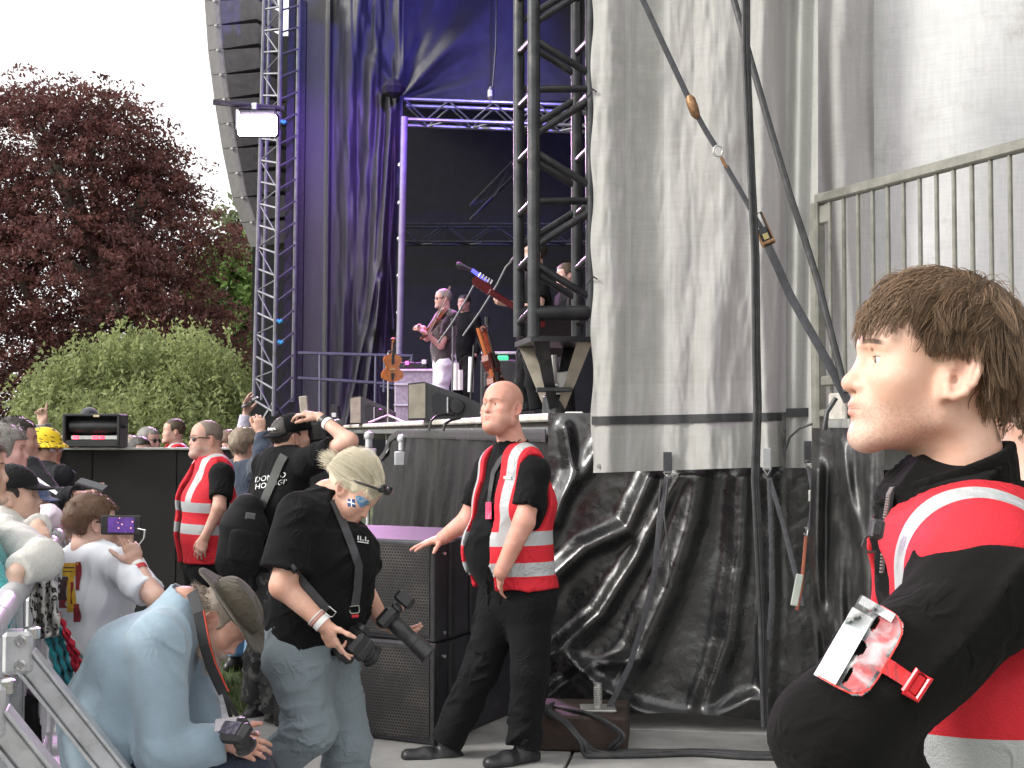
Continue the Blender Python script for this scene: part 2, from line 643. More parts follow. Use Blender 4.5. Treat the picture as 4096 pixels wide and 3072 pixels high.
# pale lower corner of the skirt turned out near the jack
hem = grid_sheet('turned_hem', lambda u, v: np.array([P(549 + a * 52, 706 + b_ * 9 - 8 * a * (1 - a) + 3 * a, 6.72 - 0.06 * math.sin(b_ * 3.1)) for a, b_ in zip(u, v)]), 14, 6, mat('grey_underside_of_tarpaulin', (0.3, 0.31, 0.31), 0.5, 0, 0.15, 8), skirt)

# ---- front skirt along the stage edge (catches the violet light) ----------------
def fskirt_fn(u, v):
  d = 6.96 + (u ** 1.25) * 7.6
  x = E(d) - 0.05
  top = DECK - 0.12 - 0.32 * smooth01((u - 0.86) / 0.14) ** 1.5
  z = top * (1 - v) + 0.03 * v
  s = d
  fold = 0.035 * np.sin(s * 9 + 1.2 * np.sin(v * 3)) * (0.3 + v) * (0.5 + fbm(np.stack([s * 1.7, v * 2, 0 * s], -1), 2, 2))
  fold += 0.10 * (fbm(np.stack([s * 3.1, v * 1.1, 0 * s + 4], -1), 9, 3) - 0.5)
  fold -= 0.12 * v
  return np.stack([x + fold * er[0] - 0.02, d + fold * er[1], z], -1)

fsk = grid_sheet('front_skirt', fskirt_fn, 220, 70, pvc_mat('creased_black_film', (0.008, 0.0075, 0.008), 0.40, 0.15, (0.015, 0.014, 0.014), 0.0, 0.18))
tag(fsk, 'creased shiny black skirt under the deck edge behind the bald guard', 'tarpaulin')
m_ = MB()
pts = [fskirt_fn(np.array([t]), np.array([0.0]))[0] - er * 0.02 for t in np.linspace(0, 1, 24)]
band = m_.tube(pts, 1.0, 8, flat=(0.035, 0.004), fx=A3(0, 0, 1)).build('top_band', mat('black_pvc_hem', (0.035, 0.033, 0.035), 0.45), fsk)
for px, py in ((385, 447), (452, 433), (394, 452)):
  pass
# right-hand dusty tarpaulin hanging from the stair landing
def tarp_r_fn(u, v):
  px = 812 + u * 72
  py = 428 + v * 330
  d = 6.2 - 0.55 * u
  s = u * 4
  disp = 0.05 * np.sin(u * 17 + v * 2.5) * (0.3 + 0.7 * v) + 0.05 * (fbm(np.stack([u * 5, v * 3, 0 * u], -1), 4, 3) - 0.5)
  disp += 0.07 * np.exp(-(polydist(px, py, [(818, 470), (820, 540), (822, 600), (832, 640), (830, 700)]) / 7) ** 2)
  disp += 0.05 * np.exp(-(polydist(px, py, [(840, 440), (850, 490), (862, 540)]) / 6) ** 2)
  px = px - 8 * np.sin(v * 5.5) * (1 - u) * v
  pts = np.array([P(a, b_, c) for a, b_, c in zip(px, py, d - disp)])
  pts[:, 2] = np.maximum(pts[:, 2], 0.03)
  return pts

tarp_r = grid_sheet('landing_tarpaulin', tarp_r_fn, 60, 130, MT['pvc_dirty'])
tag(tarp_r, 'dusty stained black tarpaulin hanging below the grey railing', 'tarpaulin')

# ---- white scrim sheet ------------------------------------------------------------
def scrim_mat(name, base, stripes=True):
  m, nt, b, out = new_mat(name)
  at = nd(nt, 'ShaderNodeAttribute', attribute_name='uvw')
  sx = nd(nt, 'ShaderNodeSeparateXYZ')
  nt.links.new(at.outputs['Vector'], sx.inputs[0])
  tc = nd(nt, 'ShaderNodeTexCoord').outputs['Object']
  big = noise_n(nt, 1.6, 6, tc, 0.6)
  mp = nd(nt, 'ShaderNodeMapping')
  mp.inputs['Scale'].default_value = (26, 26, 3)
  nt.links.new(tc, mp.inputs['Vector'])
  vst = noise_n(nt, 2.0, 4, mp.outputs[0], 0.6)
  mp2 = nd(nt, 'ShaderNodeMapping')
  mp2.inputs['Scale'].default_value = (2.5, 2.5, 40)
  nt.links.new(tc, mp2.inputs['Vector'])
  hst = noise_n(nt, 2.0, 4, mp2.outputs[0], 0.6)
  fine = noise_n(nt, 120, 3, tc, 0.7)
  t = math_n(nt, 'ADD', math_n(nt, 'MULTIPLY', vst, 0.4), math_n(nt, 'MULTIPLY', hst, 0.35))
  t = math_n(nt, 'ADD', t, math_n(nt, 'MULTIPLY', big, 0.35))
  c = mixc(nt, sstep(nt, t, 0.4, 0.72), c4(base, 0.88), c4(base, 1.05))
  c = mixc(nt, math_n(nt, 'MULTIPLY', sstep(nt, noise_n(nt, 3.5, 8, tc, 0.75), 0.52, 0.78), 0.5), c, (0.27, 0.25, 0.21, 1))
  if stripes:
    # welded double-thickness seams are a lighter band
    for u0, hw in ((0.175, 0.012), (0.36, 0.014), (0.615, 0.010)):
      dd = math_n(nt, 'ABSOLUTE', math_n(nt, 'SUBTRACT', sx.outputs[0], u0))
      k = math_n(nt, 'LESS_THAN', dd, hw)
      c = mixc(nt, math_n(nt, 'MULTIPLY', k, 0.22), c, c4((0.58, 0.60, 0.60)))
    k = math_n(nt, 'GREATER_THAN', sx.outputs[1], 0.845)
    c = mixc(nt, math_n(nt, 'MULTIPLY', k, 0.10), c, c4((0.6, 0.6, 0.59)))
  nt.links.new(c, b.inputs['Base Color'])
  b.inputs['Roughness'].default_value = 0.55
  h = math_n(nt, 'ADD', math_n(nt, 'MULTIPLY', fine, 0.35), math_n(nt, 'ADD', vst, hst))
  bump_n(nt, b, h, 0.22, 0.006)
  tr = nd(nt, 'ShaderNodeBsdfTranslucent')
  nt.links.new(c, tr.inputs['Color'])
  mx = nd(nt, 'ShaderNodeMixShader')
  mx.inputs[0].default_value = 0.18
  nt.links.new(b.outputs[0], mx.inputs[1])
  nt.links.new(tr.outputs[0], mx.inputs[2])
  nt.links.new(mx.outputs[0], out.inputs['Surface'])
  return m

MT['scrim'] = scrim_mat('white_reinforced_sheeting', (0.385, 0.382, 0.362))
MT['scrim2'] = scrim_mat('pale_grey_sheeting', (0.45, 0.45, 0.43), False)
SH_X0, SH_X1, SH_Y0, SH_Y1 = 592, 800, -90, 473

def sheet_depth(u, v):
  d = 6.72 - 0.15 * u
  k = 0.06 * np.exp(-((u - 0.08 - 0.02 * v) / 0.08) ** 2) - 0.085 * np.exp(-((u - 0.27) / 0.10) ** 2) * (1.1 - 0.7 * v)
  k += 0.06 * np.exp(-((u - 0.66 + 0.05 * v) / 0.11) ** 2) * (0.4 + v) + 0.07 * np.exp(-((u - 0.87 + 0.06 * np.sin(3 * v)) / 0.05) ** 2)
  k += 0.018 * np.sin(u * 40 + 5 * v) * smooth01((v - 0.55) / 0.3) * 0.6
  pp = np.stack([u * 7, v * 5, 0 * u], -1)
  k += 0.05 * (fbm(pp, 21, 3) - 0.5)
  k += 0.015 * (fbm(np.stack([u * 40, v * 22, 0 * u], -1), 33, 2) - 0.5)
  return d - k

def sheet_fn(u, v, off=0.0):
  # the right end curls away round the corner
  curl = smooth01((u - 0.88) / 0.12)
  px = SH_X0 + (SH_X1 - SH_X0) * u - 3 * np.sin(v * 9) * (u > 0.5) * u
  px = px + np.where(u < 0.02, 1.5 * np.sin(v * 40), 0)
  py = SH_Y0 + (SH_Y1 - SH_Y0) * v - 7.0 * u * v
  d = sheet_depth(u, v) + curl * 0.45 - off
  return np.array([P(a, b_, c) for a, b_, c in zip(px, py, d)])

sheet = grid_sheet('white_sheet', sheet_fn, 150, 170, MT['scrim'])
tag(sheet, 'large dirty white reinforced sheet hanging beside the black truss tower', 'sheet')

def on_sheet(px, py, off=0.006):
  v = (py - SH_Y0) / (SH_Y1 - SH_Y0)
  u = (px - SH_X0) / (SH_X1 - SH_X0)
  for _ in range(3):
    v = (py + 7 * u * v - SH_Y0) / (SH_Y1 - SH_Y0)
  return sheet_fn(np.array([u]), np.array([v]), off)[0]

MT['band'] = mat('black_sewn_band', (0.03, 0.03, 0.032), 0.75, 0, 0.15, 20, 0.3, 300)
grid_sheet('black_band', lambda u, v: np.array([on_sheet(593 + a * 206, 416.5 + b_ * 8.5 - a * 4.5, 0.012) for a, b_ in zip(u, v)]), 90, 4, MT['band'], sheet)
# short piece of the same kind of sheet turning the corner behind
def sheet2_fn(u, v):
  px = 786 + u * 32
  py = -90 + v * 558
  d = 6.62 - 0.1 * u + 0.03 * np.sin(u * 9 + v * 3)
  return np.array([P(a, b_, c) for a, b_, c in zip(px, py, d)])

sh2 = grid_sheet('corner_sheet', sheet2_fn, 20, 60, MT['scrim2'])
tag(sh2, 'narrow shaded strip of white sheeting tucked behind the big white sheet', 'sheet')
grid_sheet('black_band', lambda u, v: np.array([P(786 + a * 32, 408.5 + b_ * 9 - a * 1.0, 6.56) for a, b_ in zip(u, v)]), 8, 3, MT['band'], sh2)
# webbing tabs with triangle rings at the lower hem
for px, py, par, d_ in ((667.5, 463, sheet, None), (768, 459, sheet, None), (808, 452, sh2, 6.45)):
  p = on_sheet(px, py, 0.02) if d_ is None else P(px, py, d_)
  s_ = 1.0 / (F_PX / p[1])
  tabm = MT['webbing'] if px != 768 else mat('grey_webbing_tab', (0.35, 0.36, 0.36), 0.8)
  tb = MB().bbox(p, (8.5 * s_, 0.012, 22 * s_), 0.003).build('tab', tabm, par)
  a, b_, c = p + A3(-4.5 * s_, -.01, -9 * s_), p + A3(4.5 * s_, -.01, -9 * s_), p + A3(0, -.01, -16 * s_)
  MB().tube([a, b_, c, a], 0.0035, 6).build('triangle_ring', MT['chrome'], tb)
p = on_sheet(599, 466, 0.01)
MB().lathe(p, (0, -1, 0), [(-0.002, 0.014), (0.004, 0.013), (0.005, 0.008), (0.0, 0.006)], 14).build('eyelet', MT['steel_grey'], sheet)
for px, py in ((596, 92), (597, 279)):       # cord ties to the tower
  p = on_sheet(px, py, 0.01)
  MB().tube([p, p + A3(-0.02, -0.02, 0.01), p + A3(-0.05, 0.1, -0.02)], 0.004, 6).build('cord_tie', MT['rubber'], sheet)

# ---- pale wall sheets behind the landing --------------------------------------------
def back1_fn(u, v):
  px = 770 + u * 104
  py = -90 + v * 560
  d = 7.45 + 0.07 * np.sin(u * 14 + 1.5 * np.sin(v * 5)) * (0.6 + 0.4 * np.sin(v * 4)) + 0.07 * (fbm(np.stack([u * 6, v * 5, 0 * u], -1), 8, 3) - 0.5)
  return np.array([P(a, b_, c) for a, b_, c in zip(px, py, d)])

b1 = grid_sheet('rear_sheet', back1_fn, 70, 90, MT['scrim2'])
tag(b1, 'creased pale sheet with wrinkled edge behind the railing post', 'sheet')

def back2_fn(u, v):
  px = 874 + u * 240
  py = -90 + v * 560
  d = 7.55 - 0.5 * u + 0.04 * np.sin(u * 9 + v * 2) + 0.05 * (fbm(np.stack([u * 4, v * 4, 0 * u], -1), 18, 2) - 0.5)
  return np.array([P(a, b_, c) for a, b_, c in zip(px, py, d)])

b2 = grid_sheet('wall_sheet', back2_fn, 70, 60, scrim_mat('clean_white_sheeting', (0.68, 0.685, 0.68), False))
tag(b2, 'smooth bright white sheet wall behind the barred railing', 'sheet')
MB().box(P(873, 190, 7.62), (0.05, 0.03, 4.2)).build('gap_shade', MT['black_matt'], b2)  # black strip set in as the shade of the gap between sheets

# ---- barred railing of the stair landing ----------------------------------------------
rail = empty('railing', P(818, 430, 6.35), 'grey steel barred railing rising towards the edge above the young guard', 'railing')
RZ = 2.70
ra, rb = P(817, 200, 6.35), P(1075, 128, 4.9)
rb[2] = ra[2] = RZ
rdir = unit(rb - ra)
rnr = A3(-rdir[1], rdir[0], 0)
LZ = 1.60
MT['rail'] = mat('dull_galvanised_rail', (0.21, 0.205, 0.18), 0.55, 0.35, 0.2, 12, 0.2, 90, dirt=((0.16, 0.15, 0.12), 9, 0.5))
L = np.linalg.norm(rb - ra)
MB().bbox((ra + rb) / 2, (L, 0.045, 0.05), 0.008, (rdir, rnr, A3(0, 0, 1))).build('top_rail', MT['rail'], rail)
MB().bbox(A3(*((ra + rb) / 2)[:2], LZ + 0.05), (L, 0.04, 0.04), 0.008, (rdir, rnr, A3(0, 0, 1))).build('bottom_rail', MT['rail'], rail)
MB().bbox(A3(ra[0], ra[1], (RZ + 0.02) / 2 + 0.55), (0.06, 0.06, RZ - 1.15), 0.01, (rdir, rnr, A3(0, 0, 1))).build('end_post', MT['rail'], rail)
k = 0
t = 0.10
bar0 = None
while t < L:
  q = ra + rdir * t
  c = A3(q[0], q[1], (RZ + LZ) / 2 + 0.02)
  if bar0 is None:
    bar0 = MB().bbox(c, (0.018, 0.018, RZ - LZ - 0.08), 0.004, (rdir, rnr, A3(0, 0, 1))).build('bar', MT['rail'], rail)
    c0 = c
  else:
    cp = bar0.copy()
    COL.objects.link(cp)
    cp.parent = rail
    cp.location = tuple(c - c0)
  t += 0.105
MB().bbox(ra + rdir * 0.05 + A3(0, 0, -0.08), (0.1, 0.02, 0.09), 0.006, (rdir, rnr, A3(0, 0, 1))).build('bracket', MT['rail'], rail)
# landing deck under it
MB().bbox(A3(2.9, 5.75, LZ - 0.06), (2.3, 1.7, 0.1), 0.01, (rdir, rnr, A3(0, 0, 1))).build('landing', MT['steel_grey'], rail)
MB().bbox(P(838, 410, 6.15), (0.12, 0.03, 0.16), 0.01, (rdir, rnr, A3(0, 0, 1))).build('gusset', MT['edge'], rail)
MB().bbox(P(829, 381, 6.2), (0.10, 0.03, 0.05), 0.008, (rdir, rnr, A3(0, 0, 1))).build('gusset', MT['rail'], rail)
MB().bbox(P(842, 424, 6.1), (0.16, 0.05, 0.05), 0.008, (rdir, rnr, A3(0, 0, 1))).build('gusset', MT['steel_grey'], rail)

# ---- near black truss tower ---------------------------------------------------------
tower = empty('truss_tower', P(552, 413, 7.35), 'black steel truss tower standing at the stage corner beside the white sheet', 'tower')
FL, BL, FR, BR = P(534, 300, 7.15), P(519, 300, 7.62), P(592, 300, 7.22), P(577, 300, 7.69)

def at_z(p, y, d=None):
  q = p.copy()
  q[2] = P(512, y, p[1])[2]
  return q

for leg, r_ in ((FL, 0.036), (BL, 0.034), (FR, 0.036), (BR, 0.034)):
  auto_smooth(MB().cyl(at_z(leg, 337), A3(leg[0], leg[1], 6.4), r_, n=14).build('chord', MT['steel_black'], tower))
for i in range(8):
  y0 = 317 - 54 * i
  for a, b_ in ((BL, FL), (BR, FR)):
    auto_smooth(MB().cyl(at_z(a, y0 + 6), at_z(b_, y0 - 9), 0.02, n=10).build('rung', MT['steel_black'], tower))
for i in range(4):
  yb = 313 - 112 * i
  for a, b_ in ((FL, FR), (BL, BR)):
    r_ = 0.042 if i == 0 else 0.021
    auto_smooth(MB().cyl(at_z(a, yb), at_z(b_, yb), r_, n=10).build('brace', MT['steel_black'], tower))
    auto_smooth(MB().cyl(at_z(a, yb - 50), at_z(b_, yb - 14), 0.021, n=10).build('brace', MT['steel_black'], tower))
    auto_smooth(MB().cyl(at_z(a, yb - 66), at_z(b_, yb - 102), 0.021, n=10).build('brace', MT['steel_black'], tower))
bz = at_z(FL, 336)[2]
ctr = (FL + BR) / 2
MB().prism([A3(*(q[:2] + (q[:2] - ctr[:2]) * 0.12), bz - 0.03) for q in (FL, FR, BR, BL)], (0, 0, 0.03)).build('base_plate', MT['steel_black'], tower)
MT['beige_steel'] = mat('dusty_beige_steel', (0.40, 0.36, 0.29), 0.5, 0.3, 0.15, 12, 0.2, 60)
foot = P(555, 413, 7.4)
foot[2] = DECK
for q, sgn in ((FL, 1), (FR, -1), (BL, 1), (BR, -1)):
  t0 = A3(q[0], q[1], bz - 0.03)
  b0 = foot + (A3(q[0], q[1], foot[2]) - foot) * 0.22
  dirx = A3(1, 0, 0) * sgn * 0.085
  MB().prism([t0, t0 + dirx, b0 + dirx * 0.55, b0], (0, 0.02, 0)).build('bracket_plate', MT['beige_steel'] if q is FR or q is BL else MT['steel_black'], tower)
MB().prism([A3(foot[0] - 0.085, foot[1] + 0.13, bz - 0.2), A3(foot[0] + 0.13, foot[1] + 0.13, bz - 0.17), A3(foot[0] + 0.06, foot[1] + 0.13, DECK + 0.1), A3(foot[0] - 0.04, foot[1] + 0.13, DECK + 0.1)], (0, 0.015, 0)).build('web_plate', MT['steel_grey'], tower)
js = P(554, 389, 7.3)
auto_smooth(MB().cyl(js, P(554, 355, 7.3), 0.018, n=12).build('jack_screw', MT['steel_grey'], tower))
MB().bbox(P(554, 390, 7.32), (0.2, 0.16, 0.025), 0.006).build('jack_plate', MT['steel_black'], tower)
MB().bbox(P(554, 385, 7.3), (0.055, 0.055, 0.03), 0.008).build('nut', MT['steel_grey'], tower)
MB().lathe(A3(foot[0], foot[1], DECK), (0, 0, 1), [(0, 0.075), (0.1, 0.07), (0.11, 0.06)], 16).build('collar', MT['steel_black'], tower)

# ---- far tower, line array, flood lamp ------------------------------------------------
ftow = empty('far_tower', P(275, 415, 21), 'slim grey ladder truss tower beyond the stage beside the hanging speakers', 'tower')
MT['tower_grey'] = mat('dull_grey_tower_steel', (0.15, 0.15, 0.16), 0.5, 0.4, 0.2, 8)
legs = [((254, 400), (265, -12), 20.6), ((273.8, 416), (281.5, -12), 20.4), ((293, 402), (299.5, -12), 20.9)]
LP = []
for (x0, y0), (x1, y1), d in legs:
  a, b_ = P(x0, y0, d), P(x1, y1, d)
  LP.append((a, b_))
  auto_smooth(MB().cyl(a, b_, 0.036, n=8).build('chord', MT['tower_grey'], ftow))
aa, bb = P(262, 400, 21.1), P(270, -12, 21.1)
LP.append((aa, bb))
auto_smooth(MB().cyl(aa, bb, 0.03, n=8).build('chord', MT['tower_grey'], ftow))
nr = 19
for i in range(nr):
  t = i / nr
  l0, l1, l2 = (p[0] + (p[1] - p[0]) * t for p in LP[:3])
  n0 = LP[0][0] + (LP[0][1] - LP[0][0]) * (t + 1 / nr)
  n1 = LP[1][0] + (LP[1][1] - LP[1][0]) * (t + 1 / nr)
  MB().cyl(l0, l1 + A3(0, 0, 0.06), 0.02, n=6).build('rung', MT['tower_grey'], ftow)
  MB().cyl(l1 + A3(0, 0, 0.0), l2 + A3(0, 0, 0.07), 0.016, n=6).build('rung', MT['tower_grey'], ftow)
  MB().cyl(l0 if i % 2 else l1, n1 if i % 2 else n0, 0.013, n=6).build('diagonal', MT['tower_grey'], ftow)
q0, q1 = LP[1][0] + A3(0.03, 0.5, 0), LP[1][1] + A3(0.03, 0.5, 0)
MB().prism([q0, q0 + A3(0.3, 0.1, 0), q1 + A3(0.27, 0.1, 0), q1], (0, 0.12, 0)).build('cable_tray', MT['black_matt'], ftow)
for px, py in ((281, 121), (277, 320), (278, 341)):
  MB().tube([P(px, py, 20.3), P(px + 3, py + 2, 20.3), P(px + 5, py, 20.3)], 0.03, 6).build('cable_tie', mat('blue_tape', (0.05, 0.35, 0.6), 0.5), ftow)
# pointed feet splay
for dx in (-14, 16):
  MB().cyl(P(274, 402, 20.5), P(274 + dx, 425, 20.5), 0.03, n=6).build('outrigger', MT['steel_black'], ftow)

arr = empty('line_array', P(232, 0, 23), 'curved hanging line array of grey loudspeaker cabinets beside the far tower', 'loudspeaker')
Ly = [(-40, 201), (0, 204.5), (50, 208), (100, 214.5), (150, 222.5), (200, 233), (246, 251), (262, 258)]

def lx(y):
  return float(np.interp(y, [a for a, _ in Ly], [b_ for _, b_ in Ly]))

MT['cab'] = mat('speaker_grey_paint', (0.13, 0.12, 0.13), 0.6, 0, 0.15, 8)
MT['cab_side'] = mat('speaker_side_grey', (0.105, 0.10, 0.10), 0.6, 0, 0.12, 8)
MT['horn'] = mat('dark_horn_mouth', (0.02, 0.02, 0.025), 0.5)
yy = 246.0
while yy > -45:
  y1 = yy - 24.6
  d = 23.0
  a_l, b_l = P(lx(yy), yy + 1.5, d), P(lx(y1), y1 + 1.5, d)
  a_s, b_s = P(lx(yy) + 10, yy, d - 0.25), P(lx(y1) + 10, y1, d - 0.25)
  a_f, b_f = P(lx(yy) + 14, yy - 0.5, d - 0.28), P(lx(y1) + 14, y1 - 0.5, d - 0.28)
  a_r, b_r = P(lx(yy) + 50, yy - 6, d + 0.1), P(lx(y1) + 50, y1 - 6, d + 0.1)
  g_ = (b_l - a_l) * 0.012
  back = A3(0.3, 0.7, 0)
  cabn = MB().prism([a_f, a_r, b_r - (b_r - a_r) * 0.18, b_f - (b_f - a_f) * 0.06], back).build('cabinet', MT['cab'], arr)
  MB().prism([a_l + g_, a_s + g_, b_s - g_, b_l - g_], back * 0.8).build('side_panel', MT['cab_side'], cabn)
  MB().prism([a_s + g_, a_f + g_ + A3(0.02, 0, 0), b_f - g_ + A3(0.02, 0, 0), b_s - g_], back * 0.5).build('edge_strip', MT['cab'], cabn)
  cc = (a_f * 0.6 + a_r * 0.4 + b_f * 0.6 + b_r * 0.4) / 2 + A3(0, -0.03, 0)
  xx, zz = unit(a_r - a_f), unit(b_f - a_f)
  yv = np.cross(zz, xx)
  MB().prism([cc + xx * u_ * 0.15 + zz * w_ * 0.075 - yv * -0.03 for u_, w_ in ((-1, -.6), (-.6, -1), (.7, -.8), (1, 0), (.7, .9), (-.6, 1), (-1, .6))], (0, 0.06, 0)).build('horn', MT['horn'], cabn)
  MB().bbox(cc + A3(0, -0.045, 0), (0.015, 0.02, 0.12), 0.004, (xx, yv, zz)).build('horn_fin', MT['cab_side'], cabn)
  MB().bbox(a_s + (b_s - a_s) * 0.94 + A3(0, -0.03, 0), (0.05, 0.03, 0.05), 0.01).build('rigging_pin', MT['steel_grey'], cabn)
  yy = y1

lamp = empty('flood_lamp', P(256, 108, 19.6), 'glowing magenta white floodlight clamped to the far tower', 'stage light')
MB().cyl(P(213, 102, 19.3), P(284, 109, 19.6), 0.045, n=10).build('boom_arm', MT['black_matt'], lamp)
MB().bbox(P(258, 124, 19.4), (0.60, 0.3, 0.36), 0.03).build('housing', MT['black_matt'], lamp)
MB().bbox(P(257.5, 125.5, 19.2), (0.57, 0.06, 0.32), 0.06).build('lit_face', emit_mat('lit_magenta_face', (1.0, 0.80, 1.0), 40), lamp)
MB().tube([P(240, 120, 19.4), P(240, 108, 19.4), P(275, 109, 19.4), P(275, 120, 19.4)], 0.025, 8).build('yoke', MT['black_matt'], lamp)
fl_d = bpy.data.lights.new('flood_beam', 'AREA')
fl_d.shape, fl_d.size, fl_d.size_y = 'RECTANGLE', 0.5, 0.26
fl_d.energy, fl_d.color = 90, (1.0, 0.5, 1.0)
fl_d.spread = math.radians(70)
fl_o = bpy.data.objects.new('flood_beam', fl_d)
COL.objects.link(fl_o)
fl_o.parent = lamp
fl_o.location = tuple(P(257.5, 126, 19.08) - rootloc(lamp))
fl_o.rotation_euler = Vector((-0.26, 1, 0.46)).to_track_quat('Z', 'Y').to_euler()
MB().bbox(P(237.5, 120, 19.1), (0.03, 0.1, 0.3), 0.008).build('barn_door', MT['alu'], lamp)
MB().bbox(P(255, 107, 19.4), (0.1, 0.1, 0.12), 0.02).build('clamp', MT['chrome'], lamp)

# ---- black drapes of the far wing -------------------------------------------------------
DR = [([(360, 0), (352, 60), (345, 200), (338, 420)], 8, 0.12), ([(372, 60), (368, 150), (362, 300), (352, 425)], 6, 0.14),
   ([(382, 95), (377, 180), (372, 300), (364, 425)], 4, 0.18), ([(390, 100), (386, 200), (383, 270), (376, 330)], 3.5, 0.2),
   ([(396, 100), (394, 190), (390, 260), (393, 330)], 3, 0.16), ([(395, 86), (375, 60), (368, 20)], 5, 0.06),
   ([(395, 88), (415, 30), (425, -10)], 6, 0.08), ([(388, 92), (380, 60), (375, 30)], 5, 0.05), ([(330, 0), (326, 420)], 2.0, 0.12),
   ([(345, 430), (380, 260), (392, 110)], 3, 0.2), ([(362, 425), (376, 330), (380, 280)], 3, 0.2)]

def drape_fn(u, v):
  px = 292 + u * 112 - 4 * v * u
  py = -25 + v * 455
  d = 21.3 + 0 * u
  k = np.zeros_like(u)
  for line, w_, a_ in DR:
    q = polydist(px, py, line) / w_
    k += a_ * np.exp(-q * q)
  amp = smooth01((px - 328) / 20)
  k += amp * (0.07 * np.sin(px / 4.5 + 1.5 * np.sin(py / 50)) * smooth01((py - 60) / 200) + 0.16 * (fbm(np.stack([px / 7, py / 45, 0 * px], -1), 14, 2) - 0.5))
  return np.array([P(a, b_, c) for a, b_, c in zip(px, py, d - k)])

dr = grid_sheet('wing_drape', drape_fn, 130, 170, MT['drape'])
tag(dr, 'tall black gathered drape beside the dark stage opening', 'drape')
MB().lathe(P(393, 88, 20.9), (0, 0, 1), [(-0.16, 0.05), (-0.1, 0.16), (0.0, 0.20), (0.1, 0.13), (0.16, 0.04)], 9).build('tie_knot', MT['black_cloth'], dr)
for y in (165, 203, 239, 276, 313):
  MB().lathe(P(403 - y * 0.013, y, 20.85), (0, -1, 0), [(0, 0.05), (0.02, 0.045), (0.03, 0.02)], 10).build('eyelet', MT['chrome'], dr)

def updrape_fn(u, v):
  px = 392 + u * 230
  py = -25 + v * 126
  ang = np.arctan2(px - 398, 100 - py)
  r = np.hypot(px - 398, 100 - py)
  k = 0.07 * np.sin(ang * 9 + 0.8 * np.sin(r / 30)) * np.exp(-((ang - 0.7) / 0.6) ** 2) * smooth01(r / 30) + 0.14 * (fbm(np.stack([ang * 4, r / 60, 0 * r], -1), 3, 2) - 0.5)
  return np.array([P(a, b_, c) for a, b_, c in zip(px, py, 22.3 - k)])

ud = grid_sheet('header_drape', updrape_fn, 120, 70, MT['drape'])
tag(ud, 'dark blue lit drape fanning above the stage opening truss', 'drape')
# far side wall of the wing; roof and rear cloth are added, unseen light blockers
bw = MB().box((5.5, 27.5, 5.0), (22, 0.15, 10)).build('stage_back_cloth', MT['black_cloth'])
tag(bw, 'plain black cloth wall deep inside the stage opening', 'drape')
rc = MB().box((9.6, 15.0, 5.0), (0.15, 26, 10)).build('rear_light_block', MT['black_cloth'])
tag(rc, 'added unseen black cloth keeping light out of the stage rear', 'drape')
rf = MB().prism([A3(E(6.6) + 0.3, 6.6, 9.4), A3(9.8, 6.6, 9.4), A3(9.8, 28, 9.4), A3(E(28) + 0.3, 28, 9.4)], (0, 0, 0.2)).build('shade_canopy', MT['black_matt'])
tag(rf, 'added unseen black canopy roof keeping daylight off the stage', 'canopy')
# pole framing the opening
pole = auto_smooth(MB().cyl(P(404.5, 117, 20.7), P(398, 417, 20.7), 0.055, n=12).build('opening_pole', mat('violet_tinted_pole', (0.26, 0.24, 0.28), 0.45, 0.2)))  # violet stage light tinted into the pole colour
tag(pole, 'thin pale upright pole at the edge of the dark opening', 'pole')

def flat_truss(name, label, a, b_, h, dep, cellw, r, mt, group=None):
  t_ = empty(name, (a + b_) / 2, label, 'truss', group)
  ax = unit(b_ - a)
  yv = A3(0, dep, 0)
  zv = A3(0, 0, -h)
  ch = [(a, b_), (a + yv, b_ + yv), (a + zv, b_ + zv), (a + zv + yv, b_ + zv + yv)]
  for p0, p1 in ch:
    MB().cyl(p0, p1, r, n=8).build('chord', mt, t_)
  n_ = int(np.linalg.norm(b_ - a) / cellw)
  for i in range(n_):
    t0, t1, t2 = i / n_, (i + 0.5) / n_, (i + 1) / n_
    for off in (A3(0, 0, 0), yv):
      MB().tube([a + off + (b_ - a) * t0, a + off + zv + (b_ - a) * t1, a + off + (b_ - a) * t2], r * 0.5, 6).build('lacing', mt, t_)
    MB().tube([a + zv + (b_ - a) * t0, a + zv + yv + (b_ - a) * t1, a + zv + (b_ - a) * t2], r * 0.5, 6).build('lacing', mt, t_)
  return t_

flat_truss('box_truss', 'bright aluminium box truss across the top of the stage opening', P(404, 99, 21.6), P(628, 107, 21.6), 0.34, 0.45, 0.72, 0.035, MT['alu_truss'])
flat_truss('side_truss', 'dim box truss low across the dark inside of the stage', P(396, 224, 26.4), P(640, 224, 26.4), 0.36, 0.4, 0.9, 0.03, MT['steel_black'])
flat_truss('raking_truss', 'dim truss leaning up inside the dark stage opening', P(470, 205, 26.6), P(516, 158, 26.6), 0.3, 0.2, 0.7, 0.018, MT['steel_black'])
hang = MB().tube([P(497, -20, 21), P(496, 45, 21), P(493, 85, 21), P(491, 98, 21)], 0.014, 6).build('hoist_chain', MT['steel_black'])
tag(hang, 'thin hoist chain hanging down to the bright box truss', 'chain')
MB().lathe(P(491, 94, 21), (0, 0, 1), [(-0.1, 0.03), (-0.05, 0.06), (0.05, 0.06), (0.12, 0.02)], 10).build('hook', MT['steel_grey'], hang)

